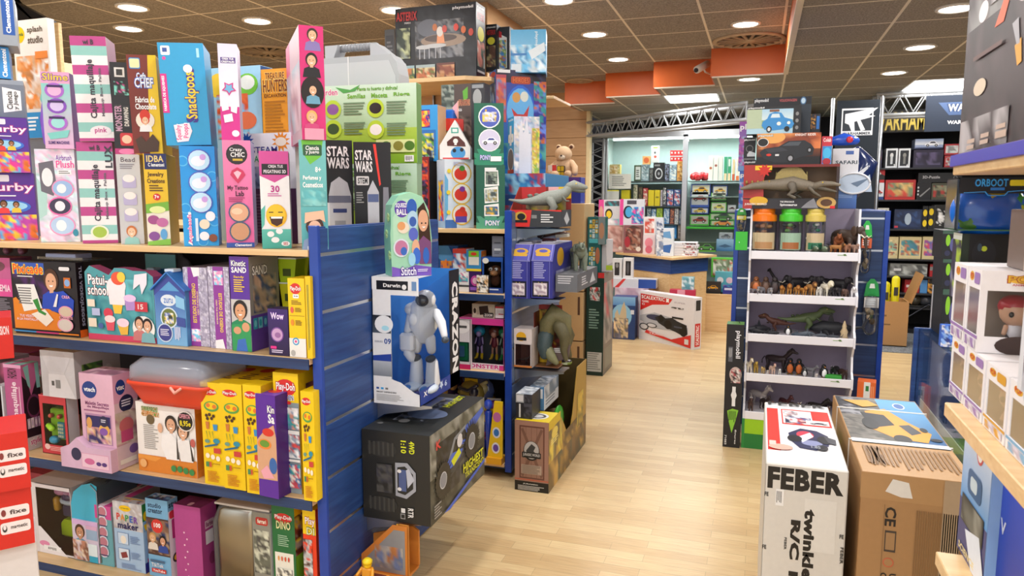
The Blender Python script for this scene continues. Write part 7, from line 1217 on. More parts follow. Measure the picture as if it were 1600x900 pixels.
A_('horse', 'black toy horse at right end of the lowest tier', 1282, 0, 24, .1, -.5, '1c1618')
A_('cow', 'brown toy bull at the lowest tier right end', 1293, 0, 17, .08, -.9, '6a3c28', '4a2c20')
A_('donkey', 'dark toy donkey at the back of lowest tier', 1306, 0, 22, .18, -.6, '332624')
A_('elephant', 'big brown toy mammoth with long tusks on top tier', 1314, 4, 40, .17, -.9, '3f2f24', '4a382c', name='toy_mammoth')
A_('bear', 'orange brown toy bear left of the mammoth', 1303, 4, 30, .16, -1.6, '8a4a24', 'a86434')
mb = MB(); mb.lathe([(.018, 0), (.02, .04), (.01, .055), (.012, .085), (.003, .11)], 'c8dce8', 'glass', n=10); p = PY(1263, 400, RY+.03); tag(mb.build('toy_crystal', None, (p.x, RY+.03, SH(4))), 'clear pale blue toy crystal before yellow lidded jar', 'toy')
for i, (px, c, lb) in enumerate(((1274, '5a6a4a', 'small clear pot of green toy pieces, left of two'), (1288, '6a7a5a', 'small clear pot of green toy pieces, right of two'))):
 p = PY(px, 400, RY+.03); t2 = thing('toy_pot', lb, 'toy pot', (p.x, RY+.035, SH(4)))
 mb = MB(); mb.lathe([(.024, .0), (.027, .05), (.022, .058)], 'fff', 'film', n=14); mb.build('pot', t2); mb = MB(); mb.ell((0, 0, .025), (.02, .02, .022), c, 'skin'); mb.ell((.006, -.008, .03), .01, 'e0d8c0'); mb.build('pieces', t2)
A_('lion', 'striped orange toy tiger lying before the mammoth', 1300, 4, 17, .05, -.4, 'a87038', '5a3a20')
for px, c, lb in ((1315, '9a6a50', 'pink brown jumble toy pig at front right of top tier'), (1328, 'a08070', 'rose coloured toy cub at right end of top tier')): A_('bear', lb, px, 4, 17, .05, -1.2, c, 'c0a090')

A = PZ(1134, 683, 0)
bx('toy_box', 'tall slim black playset box upright on floor by the rack', 'toy box', 1134, 1161, 507, .001, 4.6, 'r 0 0 1 1 17161a;T playmobil .5 .05 .85 .27 f0f0f4 17161a -90;r .15 .18 .4 .3 5a5c64;L .17 .19 .38 .29 4 aaa;e .6 .4 .35 .06 c8b0a8;n .35 .36 .9 .47 4 3 c8b0a8 a83a44 3a2a2c e8e0dc;p e8e8e8 .45 .5 .65 .5 .65 .54 .72 .57 .65 .6 .65 .66 .45 .66 .45 .6 .38 .57 .45 .54;p 8ac83a .2 .7 .5 .68 .85 .69 .7 .78 .5 .88 .3 .78;L .3 .7 .75 .8 6 1c3a10;t 71083 .1 .9 .22 .98 ddd -90;t figures .65 .85 .78 .97 ddd -90', T='r 0 0 1 1 5a8a3a', c='17161a', cT='5a7a3a', d=.12)
q = place(1149, 1168, 362, 391, RY-.03); mb = MB(); mb.box(0, 0, 0, q.w, .008, q.h, '35b42e', 'plastic', .003); mb.box(q.w*.3, -.002, q.h*.4, q.w*.36, 0, q.h*.46, 'ddd'); tag(mb.build('shelf_flag', None, q.loc), 'square bright green plastic flag on left side of rack', 'sign')
def pack(label, x0, x1, yt, yb, Y, c1, c2, film='green_film'):
 q = place(x0, x1, yt, yb, Y); w, h = q.w, q.h; t = thing('hanging_pack', label, 'hanging toy pack', q.loc)
 mb = MB(); mb.prism([(w*.1, h*.7), (w*.9, h*.7), (w*.8, h*.92), (w*.6, h), (w*.4, h), (w*.2, h*.92)], 0, .012, c1, 'plastic'); mb.prism([(w*.35, h*.84), (w*.65, h*.84), (w*.6, h*.92), (w*.4, h*.92)], -.001, .013, 'e8efe8'); mb.build('handle', t)
 mb = MB(); mb.tube([(w*.5, .02, h*.08), (w*.5, .02, h*.35), (w*.5, .02, h*.66)], [w*.34, w*.44, w*.4], 'fff', 'film', 12); mb.build('blister', t)
 mb = MB(); rn = random.Random(x0)
 for k in range(7): mb.ell((w*rn.uniform(.3, .7), .02, h*rn.uniform(.1, .55)), (w*.16, .012, h*.06), rn.choice(['5a4a34', '8a7a5a', 'c8b090', '4a5a3a']), 'skin', n=7, k=5)
 mb.build('toy_animals', t); mb = MB(); mb.box(w*.12, -.006, h*.5, w*.88, -.002, h*.68, c2); art(mb, 'l .1 .2 .9 .8 3 fff', (w*.12, -.0062, h*.68), (1, 0, 0), (0, 0, -1), (0, -1, 0), w*.76, h*.18); mb.build('header_card', t)
pack('green handled toy pack with orange label hung on blue slats', 1343, 1364, 345, 430, 4.93, '2ab84a', 'e0683c')
pack('long green topped toy pack hung lower on blue slats', 1346, 1376, 436, 525, 4.93, '2a9a4a', 'd8d4d0')
pack('green and yellow toy pack hung left of the rack', 1149, 1168, 325, 362, 4.93, '3aa83a', 'e8d83a')
bx('toy_box', 'orange and white box standing right of the animal rack', 'toy box', 1337, 1366, 597, .001, 4.7, 'r 0 0 1 1 e0692c;r .35 0 .7 1 e0e0dc;r .45 .05 .62 .12 2a7a3c;L .75 .05 .95 .4 2 f0a070', c='e0692c', d=.1, rz=-.15)
ZT = 1.492
sp = 'r 0 .0 1 .06 7a2824;r 0 .76 1 1 1c1a1c;p 2c2a30 .3 .78 1 .78 1 1 .2 1;r 0 0 .22 .76 a8302c;p a8302c 0 .78 .1 .8 .1 1 0 1;e .17 .82 .1 .1 d8a828;t JURASSIC_WORLD .02 .87 .26 .93 e8e0d8;t THE_SPINOSAUR .4 .82 .55 .86 eee;t Spinosaurus .4 .88 .58 .95 fff;p 8a8a90 .68 .86 .75 .76 .8 .98 .62 .98;e .88 .86 .1 .13 c8a05a;e .88 .86 .06 .08 5a3a24;r .12 .02 .3 .12 f0c020;s .22 .13 .08 9 c8281c;r .92 .93 .97 .99 d8202c'
def spino(g, cx, cy, z, w, d, h):
 W, H = w/.87, h/.7; P = lambda px, py, y: (cx-.535*W+(px-1161)/149*W, cy+y, z-.24*H+(325-py)/68*H)
 B = '7d7364'; k = H/68
 g.tube([P(1158, 294, -.12), P(1175, 290, -.1), P(1195, 288, -.08), P(1215, 288, -.06), P(1240, 286, -.05), P(1258, 289, -.06), P(1272, 291, -.08)], [2*k, 5*k, 7*k, 9*k, 12*k, 9*k, 6*k], B, 'skin', 12)
 g.tube([P(1272, 291, -.08), P(1285, 287, -.1), P(1298, 287, -.12), P(1310, 289, -.13)], [6*k, 5*k, 3.6*k, 2*k], B, 'skin', 10); g.tube([P(1280, 293, -.09), P(1293, 296, -.12), P(1305, 299, -.13)], [4*k, 2.6*k, 1.5*k], '5c5448', 'skin', 8)
 g.prism([P(x, y, 0)[::2] for x, y in ((1210, 282), (1214, 270), (1222, 263), (1238, 259), (1252, 263), (1262, 275), (1262, 284))], cy-.06, cy-.045, 'a8935a', 'skin')
 for x in range(1213, 1262, 6): g.tube([P(x, 284, -.052), P(x, 261+abs(x-1238)*.3, -.052)], [1.6*k, .8*k], '8a7a44', 'skin', 6)
 for x in (1166, 1175, 1184, 1193, 1202): g.ell(P(x, 284, -.09), (2*k, .01, 3.5*k), '9a7c40', 'skin', n=6, k=4)
 for (x, d_) in ((1237, -.1), (1248, -.0)): g.tube([P(x, 288, d_), P(x+4, 298, d_-.01), P(x-4, 303, d_-.01), P(x+6, 308, d_-.02)], [7*k, 5*k, 3*k, 2.4*k], '6a6256', 'skin', 8)
 for d_ in (-.11, -.05): g.tube([P(1265, 293, d_), P(1272, 300, d_), P(1282, 306, d_)], [3*k, 2.4*k, 1.6*k], '6a6256', 'skin', 7)
 g.ell(P(1284, 285, -.135), (1.2*k, .004, 1.2*k), 'e0c040', 'gloss', n=6, k=4)
sb, _ = wbox('dinosaur_box', 'wide red and black window box with sail backed dinosaur', 'toy box', 1161, 1310, 257, ZT, 4.66, (.1, .06, .97, .76), spino, F=sp, c='3a2a2a', inner='8a6848', d=.16, film='glass', toyname='toy_dinosaur')
zs_ = on(sb)
kr = 'g 0 0 1 .75 b8602c 3a1c14;n 0 0 1 .5 7 3 c8703c e09050 8a3c20 5a2418 b85a2c;e .25 .12 .2 .2 e8a85a;r 0 .85 1 1 141418;T playmobil .02 .03 .25 .11 fff 2a2a2a;t KNIGHT_RIDER .6 .02 .92 .1 f0e0d8;e .1 .28 .09 .14 e8e8e8;e .1 .28 .08 .125 1c1c1c;p 22242a .05 .6 .12 .48 .35 .42 .5 .25 .75 .24 .85 .36 .9 .5 .88 .7 .7 .76 .5 .92 .3 .93 .12 .8;p 4a5058 .4 .4 .52 .28 .7 .28 .66 .4;p 34363e .14 .5 .4 .45 .5 .55 .2 .62;e .2 .68 .04 .04 d83020;e .54 .8 .06 .13 0c0c0c;e .54 .8 .035 .08 9a9aa0;e .83 .55 .04 .1 0c0c0c;e .83 .55 .02 .05 9a9aa0;r .3 .66 .36 .72 ddd'
k1 = bx('vehicle_box', 'sunset coloured box with black sports car picture', 'toy box', 1181, 1281, 208, zs_, 4.7, kr, R='r 0 0 1 1 141418;e .5 .2 .3 .1 888', c='141418', d=.32, dr=None)
vw = 'r 0 0 1 1 b0d4e4;g 0 0 1 .5 9ccce8 d8e8ec;r 0 .5 1 .8 9ab88a;r 0 .0 .28 .8 b8c8a8;r 0 0 1 .1 1c1c20;T playmobil .02 .01 .32 .09 fff 222;r .86 .0 1 1 1c1c20;p 3a8fd0 .28 .7 .3 .55 .38 .45 .42 .28 .52 .2 .64 .25 .7 .42 .84 .5 .88 .66 .84 .82 .5 .88 .34 .85;p d8e8f0 .44 .42 .47 .28 .6 .28 .62 .42;r .42 .12 .6 .2 8a5a40;e .42 .84 .05 .12 1c1c1c;e .42 .84 .028 .07 ddd;e .75 .84 .05 .1 1c1c1c;e .6 .64 .04 .07 f0f0e8;e .78 .62 .03 .06 f0f0e8;e .93 .3 .03 .07 888;e .93 .55 .03 .07 888;e .93 .8 .03 .07 888'
v1 = bx('vehicle_box', 'pale blue box with light blue beetle shaped car picture', 'toy box', 1166, 1250, 166, on(k1), 4.72, vw, R='r 0 0 1 1 1c1c20;e .5 .3 .3 .12 777;e .5 .7 .3 .12 777', c='1c1c20', d=.14, rz=.0)
bx('vehicle_box', 'black topped vehicle box behind the light blue car box', 'toy box', 1176, 1266, 152, on(k1), 4.9, 'r 0 0 1 1 16161c;T playmobil .02 .02 .26 .13 fff 222;t VOLKSWAGEN .45 .05 .75 .12 c85a5a;e .86 .11 .05 .1 4a7aa8;e .86 .11 .035 .07 c8e0f0;r .8 .2 1 1 2a3440', R='r 0 0 1 1 20242c;e .5 .5 .3 .12 4a90c8', c='16161c', d=.1, dr=None)
bx('vehicle_box', 'tiny black box with blue and orange picture behind car boxes', 'toy box', 1265, 1280, 178, on(k1), 4.95, 'r 0 0 1 1 1a1c24;n 0 0 .5 .7 3 2 e0a040 1a1c24 8a5a3a;r .6 .1 .9 .7 2a7ad0', c='1a1c24', d=.08)
zz = zs_
for i, (yt, yb, lb) in enumerate(((285, 324, 'lowest black vehicle box in the narrow pile left'), (250, 284, 'middle black vehicle box in the narrow pile left'), (215, 249, 'topmost black vehicle box in the narrow pile left'))):
 b = bx('vehicle_box', lb+' of the dinosaur box', 'toy box', 1161, 1179, yt, ZT if i == 0 else zz, 4.85, 'r 0 0 1 1 1c1c22;t playmobil .02 .05 .95 .17 fff;o .5 .5 .32 888;o .5 .5 .26 22242a;p d8dce0 .3 .75 .5 .6 1 .7 1 .85 .3 .85;r .0 .93 1 1 777', c='1c1c22', d=.16); zz = on(b)
zz = ZT
for i, (yt, cc, lb) in enumerate(((267, '4a6ac0', 'blue playset box edge at far left above rack, lower'), (190, 'a04ab0', 'purple and blue playset box edge at far left above rack, upper'))):
 b = bx('playset_box', lb, 'toy box', 1154, 1166, yt, zz, 4.98, 'g 0 0 1 1 %s 7aa8e0;t pl .1 .05 .9 .2 fff;n 0 .3 1 .9 3 %d %s 9ab8e0 c870b0' % (cc, i, cc), c=cc, d=.14); zz = on(b)
bx('toy_box', 'small red topped box with blue ball picture beside car box', 'toy box', 1282, 1298, 213, zs_, 4.72, 'r 0 0 1 1 c83040;t Colab .15 .06 .9 .2 f0e0e0;r .1 .35 1 1 3a8ad0;e .55 .6 .4 .2 4ab8e8;e .55 .9 .4 .12 b02c38', c='c83040', d=.08)
q = place(1299, 1340, 232, 330, 4.93); w, h = q.w, q.h
t = thing('header_sign', 'white header sign with ellipse and blue sea picture above rack', 'sign', (q.loc[0], 4.93, ZT)); h = q.top-ZT
mb = MB(); mb.box(0, 0, 0, w, .012, h, 'e4e6ec', 'card', .002); face_art(mb, 'F', 'r 0 .52 1 1 4a78b8;g 0 .48 1 1 6a9ad8 3a5fa8;t SAFARI .12 .2 .95 .26 44505c;r .5 .04 .8 .1 4a6ab0;r .25 .76 .9 .84 5a7ab8;l .3 .77 .85 .83 2 8aa8d8;p b8c8d8 .2 .62 .5 .58 .98 .5 .98 .54 .5 .66', w, .012, h)
mb.build('board', t)
mb = MB(); ring = []; n = 32
for i in range(n+1): a = 2*pi*i/n; ring.append((w*.85+w*.62*math.cos(a), -.006, h*.42+h*.17*math.sin(a)))
mb.tube(ring, .006, 'e8eaf0', 'plastic', 8, caps=False); mb.prism([(w*.85+w*.6*math.cos(2*pi*i/24), h*.42+h*.155*math.sin(2*pi*i/24)) for i in range(24)], -.003, -.001, 'c4d4e8'); mb.prism([(w, h*.6), (w*1.38, h*.72), (w*1.36, h*.66), (w, h*.5)], 0, .006, 'd8dce4'); mb.prism([(w*.75, h*.42), (w*1.2, h*.48), (w*1.42, h*.5), (w*1.0, h*.36)], -.0045, -.0035, '6a7f9a'); mb.build('ellipse', t)
q = place(1299, 1338, 208, 233, 5.05); mb = MB(); mb.tube([(0, 0, q.h*.5), (q.w*.5, 0, q.h*.62), (q.w, 0, q.h*.5)], [q.h*.25, q.h*.4, q.h*.25], '2a5ad0', 'gloss', 12); mb.ell((q.w*.7, -q.h*.5, q.h*.55), (.02, .008, .02), 'd83040'); mb.prism([(q.w*.4, 0), (q.w*.6, 0), (q.w*.6, -(q.z-ZT)), (q.w*.4, -(q.z-ZT))], 0, .01, '888', 'metal')
o = mb.build('foil_balloon', None, q.loc); tag(o, 'blue and red inflated foil toy above the white header sign', 'balloon')
q = place(1289, 1361, 157, 660, 6.6); w = q.w; X0 = q.loc[0]; zt = q.top
t = thing('banner_stand', 'tall black banner with white framed emblem between metal poles', 'banner', (X0, 6.6, 0))
mb = MB(); mb.box(.03, 0, .1, w, .01, zt, '16202a', 'matte')
art(mb, 'r .12 0.03 .85 0.1305 e4e6e8;r .15 0.0367 .82 0.1137 16202a;p e4e6e8 .2 0.0501 .95 0.03 .75 0.0568 .9 0.06015 .66 0.0702 .56 0.07355 .68 0.1104 .58 0.1137 .48 0.0769 .42 0.08025 .44 0.1137 .36 0.1137 .3 0.0903 .2 0.0836;r .12 0.1158 .85 0.1305 e4e6e8;t WARHAMMER .16 0.1178 .81 0.1285 16202a', (0.03, -.0006, zt), (1, 0, 0), (0, 0, -1), (0, -1, 0), w-.03, zt*.92)
mb.tube([(w*.2, -.01, zt*.8), (w*.6, -.01, zt*.77)], .004, 'c8ccd0', 'metal', 6); mb.build('banner', t)
for x in (0, w+.015): mb = MB(); mb.tube([(x, .02, .01), (x, .02, zt+.02)], .014, 'c8ccd0', 'metal', 10); mb.build('pole', t)
mb = MB(); mb.box(-.05, -.1, 0, w+.06, .14, .012, '444', 'metal'); mb.build('foot', t)
q = place(1330, 1358, 232, 330, 5.6); mb = MB(); mb.tube([(.0, 0, 1.56), (.06, 0, 1.7), (.1, 0, q.top-.1), (.04, 0, q.top)], [.05, .09, .08, .03], '1c2c5a', 'gloss', 12); mb.prism([(.0, 1.6), (.12, 1.72), (.14, 1.6)], -.09, -.08, 'c8d8e8')
o = mb.build('costume_bag', None, (q.loc[0], 5.72, .0)); mb2 = None; tag(o, 'navy wrapped costume bag hanging before the black banner', 'costume bag')

# foreground cartons
def carton_on_floor(name, label, X0, X1, Y0, Y1, zt, c, F, T, cT=None, L=None, mat='card'):
 mb = MB(); w, d = X1-X0, Y1-Y0; mb.box(0, 0, 0, w, d, zt, c, mat, .004, {'T': cT or c});
 for k, a in (('F', F), ('T', T), ('L', L)):
  if a: face_art(mb, k, a, w, d, zt)
 return mb, w, d
mb, w, d = carton_on_floor('x', '', .051, .298, 2.41, 3.16, .7, 'dedbd4',
 'H FEBER .03 .015 .95 .12 1c1814;r .5 .15 .88 .4 e6e4de;H twinkle_CAR .5 .2 .64 .8 1c1814 -90;H R/C_12V .34 .26 .46 .7 1c1814 -90;r .14 .12 .24 .2 f4f4f4;L .15 .13 .22 .19 4 666;t FEBER .27 .35 .3 .41 444 -90;t FE .0 .14 .05 .16 222;t FE .0 .4 .05 .42 222;t FE .93 .3 .98 .32 222;t FEBER .95 .36 .99 .44 222 -90',
 'r .02 .1 .98 .84 f4f2f4;r .03 .12 .2 .82 d8342c;r .25 .12 .96 .4 d8342c;r .27 .14 .7 .38 f4f2f4;n .28 .15 .5 .26 4 3 f4f2f4 d8d4dc c8a0a0 6a6a7a;n .3 .26 .68 .38 5 6 22284a f4f2f4 5a6090 c84a4a;r .6 .3 .93 .38 f0e8e8;v .78 .35 .25 3a3a4a;p 262a52 .32 .55 .5 .46 .72 .48 .86 .55 .84 .7 .66 .78 .45 .76 .34 .66;e .55 .56 .12 .06 c83a50;e .62 .68 .14 .04 8a90b8;p f0f2f8 .45 .6 .62 .52 .66 .58 .5 .68;e .4 .63 .1 .05 1a1a22;e .8 .62 .1 .06 16161e;e .74 .74 .08 .04 16161e;p 44464e .8 .56 .95 .6 .94 .68 .84 .66;e .2 .78 .16 .04 e8b0a0;r .05 .7 .14 .76 f0c8c0;t FEBER .05 .005 .95 .06 333;t 1.85 .6 .72 .72 .76 9aa0ac', cT='e4e4e6', L='r 0 0 1 1 cfccc6')
o = mb.build('ride_on_car_box', None, (.051, 2.41, 0)); tag(o, 'tall white ride-on toy car carton with big black lettering', 'carton')
mb, w, d = carton_on_floor('x', '', .335, .655, 2.425, 3.37, .7, 'b0875a',
 'r 0 .0 1 .12 b88f60;p e8e4dc .28 .02 .42 .03 .46 .1 .36 .1 .22 .08;t CE .23 .15 .33 .24 2a2420 -90;r .24 .26 .34 .36 4a4038;r .25 .27 .33 .35 a8835a;o .285 .41 .05 c86a4a;o .285 .41 .038 b0875a;t UK .3 .46 .36 .52 2a2420 -90;t CA .22 .46 .28 .52 2a2420 -90;t GPSR .32 .62 .42 .82 2a2420 -90;L .24 .62 .3 .72 3 3a3028;r .22 .14 .225 .6 8a6a48;L .5 .15 1.0 .95 26 8f6c46;r .72 .0 .88 1 b39a7c',
 'r .02 .01 .98 .68 3a5a78;g .4 .02 .98 .66 5fa8dc 2a5a8c;n .02 .02 .5 .66 8 5 5a5650 6a6660 4a4844 78726a;n .02 .02 .25 .3 3 3 1c1c22 2a2c34 8a8a90;e .74 .12 .07 .05 dfe8f0;e .74 .12 .055 .04 3a6ab0;p e09a2c .3 .24 .55 .18 .72 .36 .9 .5 .8 .62 .5 .6 .3 .5;p 1c1e26 .24 .26 .5 .28 .56 .42 .3 .48;p 3a3c44 .6 .42 .72 .4 .8 .5 .68 .54;e .3 .42 .09 .08 0f0f12;e .56 .6 .09 .05 0f0f12;e .84 .46 .04 .03 222;e .9 .58 .06 .02 16161a;p d8a040 .1 .08 .4 .06 .5 .14 .3 .18;r .02 .64 .98 .68 e8eaec;L .1 .72 .95 .95 20 8f6c46;t SXMG .12 .72 .26 .92 7a5a3a', cT='b88f60', L='r 0 0 1 1 a67e52')
o = mb.build('ride_on_car_box', None, (.335, 2.425, 0)); tag(o, 'large brown carton with off-road car picture on its lid', 'carton')
par = o
for yy in (.32, .74):
 s = MB(); s.box(-.003, yy, .0, .0, yy+.008, .703, 'e8e4dc', 'plastic'); s.box(-.003, yy, .7, w+.003, yy+.008, .7035, 'e8e4dc', 'plastic'); s.box(w, yy, 0, w+.003, yy+.008, .703, 'e8e4dc', 'plastic'); s.build('packing_strap', par)
Yr = 1.3
def redbox(label, x1, yt, yb, art_, cT='c41c1c', c='d42a20', nm='game_box', rz=.93, Yr=Yr):
 q = place(-45, x1, yt, yb, Yr, rz, .2); mb = MB(); mb.box(0, 0, 0, q.w, .2, q.h, c, 'card', .002, {'T': cT}); face_art(mb, 'F', art_, q.w, .2, q.h)
 o = mb.build(nm, None, q.loc, rz); tag(o, label, 'game box', None); return o, q.z, q.top
logo = 'q .45 .28 .95 .48 .05 f0e8e8;q .45 .55 .95 .75 .05 f0e8e8;t fixe .62 .34 .9 .42 5a4a4a;t magnetic .62 .61 .9 .69 5a4a4a;e .52 .38 .04 .06 8a3a3a;e .52 .65 .04 .06 3a3a3a;e .52 .63 .025 .04 f0e8e8'
redbox('white box under the red magnetic game boxes, bottom left corner', 62, 858, .001, 'l .6 .3 .95 .5 2 999', 'e0dcdc', 'dcd8d8')
redbox('red game box with two white oval badges, lower of two', 52, 769, 857, 'r 0 0 1 1 d42a20;'+logo)
redbox('red game box with two white oval badges, upper of two', 46, 680, 768, 'r 0 0 1 1 d42a20;'+logo)
o, zb, zt = redbox('red box with white letter, topmost at left edge', 20, 498, 562, 'r 0 0 1 1 d42a20;t DECATRON .4 .2 .92 .42 f0e0e0'.replace('DECATRON', 'EXPANSION'), Yr=1.75)
p = PY(-34, 560, 1.75)
t = thing('display_stand', 'dark post stand outside left edge carrying the topmost red box', 'display stand', (p.x, 1.8, 0))
mb = MB(); mb.box(-.03, -.01, .02, .0, .02, zb-.014, '2a2226', 'metal', .003); mb.build('post', t)
mb = MB(); mb.box(-.06, -.05, zb-.014, .02, .12, zb-.001, '3a2a2e', 'matte'); mb.build('plate', t)
mb = MB(); mb.box(-.15, -.1, 0, .1, .15, .02, '3a2a2e', 'matte', .003); mb.build('foot', t)

# near shelves at the right edge
NX = .392
def board(label, px, py, zc, y0=.25, edge=None):
 E_ = PX(px, py, NX); z = E_.z if zc is None else zc; t = thing('wall_shelf', label, 'shelf', (NX, y0, z))
 mb = MB(); mb.box(0, 0, -.03, .36, E_.y-y0, 0, 'fff', 'beech', .002); mb.build('board', t)
 if edge: mb = MB(); mb.box(-.006, 0, -.012, 0, E_.y-y0+.004, .012, edge, 'plastic', .001); mb.build('edge_strip', t)
 return z, E_.y
zA, yA = board('beech shelf board in the right foreground carrying figure boxes', 1476, 628, None)
zB, yB = board('lowest beech board in the right foreground near cartons', 1462, 861, None)
zC, yC = board('high shelf with violet edge strip at the right, under black box', 1490, 252, None, edge='3c36b4')
t = thing('shop_rack', 'pale upright frame holding the right foreground shelves', 'shop rack', (NX+.36, .25, 0))
mb = MB(); mb.box(.003, 0, 0, .02, yA-.25, 2.3, 'd8d4cc', 'matte'); mb.build('back_panel', t)
def lbx(name, label, cat, xf, xn, yt, z, X, w, L, F=None, c='fff', group=None, T=None, cT=None, zt=None):
 y1 = PX(xf, yt, X).y; y0 = PX(xn, yt, X).y; zt = zt or PX(xf, yt, X).z
 mb = MB(); mb.box(0, 0, 0, w, y1-y0, zt-z, c, 'card', .0015, {'T': cT or c})
 for k, a in (('L', L), ('F', F), ('T', T)):
  if a: face_art(mb, k, a, w, y1-y0, zt-z)
 o = mb.build(name, None, (X, y0, z)); tag(o, label, cat, group); TOPZ[o.name] = zt; return o
bb = 'n 0 0 1 1 9 4 2c2226 3a2e32 241c20 463a3e;n 0 0 .8 .35 6 7 2c2226 5a2a2c 8a8a8a 3a2e32;e .22 .3 .06 .05 e8e4e8;e .8 .35 .2 .06 d8d0d0;p e8602c .38 .42 .5 .28 .56 .28 .48 .42;p e0a020 .62 .56 .68 .54 .7 .64 .66 .65;p a8a8b0 .58 .46 .64 .45 .67 .56 .64 .56;e .25 .66 .08 .04 d8c8b0;n .02 .8 .62 .96 6 9 3a2e32 8a8688 5a5458 a8a4a8 3a2e32;n .3 .1 .8 .3 5 2 3a2e32 2c2226 c8c4c8 3a2e32;r .14 .9 .24 .92 c8b0a0;r .32 .89 .42 .91 c8b0a0;r .5 .87 .6 .89 c8b0a0;r .14 .93 .24 .95 c8b0a0;r .32 .92 .42 .94 c8b0a0;r .5 .9 .62 .93 c8b0a0;n 0 .96 1 1 5 3 6a4a3a 4a3a34;r .15 .5 .5 .52 5a3a34;n .5 .02 1 .3 4 5 4a2a2e d8d0d4 3a2e32 7a2a30'
lbx('game_box', 'big blurred dark game box with orange streak, upper right corner', 'game box', 1497, 1640, 246, zC+.001, NX+.02, .3, bb, c='2c2226', zt=zC+.42)
def figure(mb, x, y, z, s, hair, rz=-pi/2):
 M = Matrix.Translation((x, y, z)) @ Matrix.Rotation(rz, 4, 'Z') @ Matrix.Scale(s, 4)
 mb.ell((0, 0, .66), (.27, .3, .29), 'd8a888', 'plastic', M=M); mb.ell((-.05, 0, .78), (.29, .32, .24), hair, 'plastic', M=M)
 for q_ in (-1, 1): mb.ell((.25, q_*.14, .64), (.03, .05, .06), '141010', 'gloss', M=M, n=8, k=5)
 mb.tube([(0, 0, .38), (0, 0, .2)], [.13, .15], 'e8e4e8', 'plastic', 8, M=M)
 for q_ in (-1, 1): mb.tube([(0, q_*.08, .2), (0, q_*.09, .03)], [.07, .08], '3a3a44', 'plastic', 7, M=M); mb.tube([(0, q_*.15, .36), (.06, q_*.2, .22)], [.05, .045], 'd8a888', 'plastic', 7, M=M)
def figbox(label, xf, xn, yt, z, X, zt=None, hair='a8242c', grp='boxed vinyl figures', accent='9a7ab8', face='L', w=.115, front=False):
 y1 = PX(xf, yt, X).y; y0 = PX(xn, yt, X).y; zt = zt or PX(xf, yt, X).z; h = zt-z; d = y1-y0
 t = thing('figure_box', label, 'figure box', (X, y0, z), 0, grp)
 mb = MB(); th = .0025
 mb.box(th, th, 0, w-th, d-th, th, 'f0eef2'); mb.box(th, th, h-th, w-th, d-th, h, 'f0eef2'); mb.box(w-th, th, 0, w, d-th, h, 'e8e6ea', cols={'L': '8a7868'}); mb.box(th, d-th, 0, w, d, h, 'e8e6ea', cols={'F': '8a7a6c'})
 for k in (0, 1):   # frames: k=0 on the left face, k=1 on the near face
  Ln = d if k == 0 else w
  def bar(u0, u1, a, b, c='eeecf0'):
   if k == 0: mb.box(0, u0, a, th, u1, b, c)
   else: mb.box(max(u0, th), 0, a, u1, th, b, c)
  bar(0, Ln, 0, h*.2); bar(0, Ln, h*.76, h); bar(0, Ln*.08, h*.2, h*.76); bar(Ln*.92, Ln, h*.2, h*.76)
 face_art(mb, 'L', 'e .3 .1 .16 .06 e0b030;t POP .18 .06 .42 .14 c8342c;q .5 .04 .9 .18 .05 %s;r 0 .8 1 .84 %s;n .1 .86 .9 .97 5 3 d8d0e0 %s f0f0f4 b8b0c0' % (accent, accent, accent), w, d, h)
 face_art(mb, 'F', 'e .5 .1 .22 .05 f0c040;T POP! .3 .05 .7 .14 e0b030 a8342c;t ANIMATION .35 .15 .65 .175 c8606a;e .5 .9 .3 .12 3a2a28', w, d, h)
 mb.build('carton', t)
 f = MB(); f.add([(.0012, d*.08, h*.2), (.0012, d*.92, h*.2), (.0012, d*.92, h*.76), (.0012, d*.08, h*.76)], [(0, 1, 2, 3)], 'fff', 'film'); f.add([(w*.08, .0012, h*.2), (w*.92, .0012, h*.2), (w*.92, .0012, h*.76), (w*.08, .0012, h*.76)], [(0, 1, 2, 3)], 'fff', 'film'); f.build('window_film', t)
 g = MB(); figure(g, w*.5 if front else h*.26, d*.45, h*.08, h*.6 if front else h*.78, hair, -pi/2 if front else -pi*.72); g.build('vinyl_figure', t); TOPZ[t.name] = zt; return t
X1_ = NX+.03
zr = zA+.001
f1 = figbox('boxed vinyl figure with violet label, farthest on lower row', 1487, 1510, 548, zr, X1_, hair='6a4a3a', zt=zr+.125)
f2 = figbox('boxed vinyl figure with brown hair, second on lower row', 1511, 1541, 560, zr, X1_, hair='7a5a3c', zt=zr+.125)
f3 = figbox('boxed vinyl figure with red hair, third on lower row', 1542, 1578, 580, zr, X1_, hair='b8202c', accent='d8a030', zt=zr+.125)
f4 = figbox('boxed vinyl figure with brown hair, nearest on lower row', 1579, 1628, 600, zr, X1_, hair='6a3c24', accent='7ab0d8', zt=zr+.125)
z2 = zr+.126
f5 = figbox('boxed vinyl figure stacked above, farthest, behind window of red cap one', 1493, 1514, 405, z2, X1_, zt=z2+.165, hair='e8e8e8')
f6 = figbox('boxed vinyl figure with small red cap character in wide brown window', 1515, 1536, 410, z2, X1_, zt=z2+.165, hair='b8303c', w=.15, front=True)
bx('figure_box', 'blue and orange figure box cut by right edge on upper row', 'figure box', 1606, 1690, 435, z2, 1.33, 'r 0 0 1 .1 3a8ae0;r 0 .1 1 1 d8dce4;n 0 .15 1 .3 4 3 f0a020 e8402c f0d040;n 0 .3 1 1 4 5 d8dce4 b8bcc8 8a8a94', c='d8dce4', d=.02)
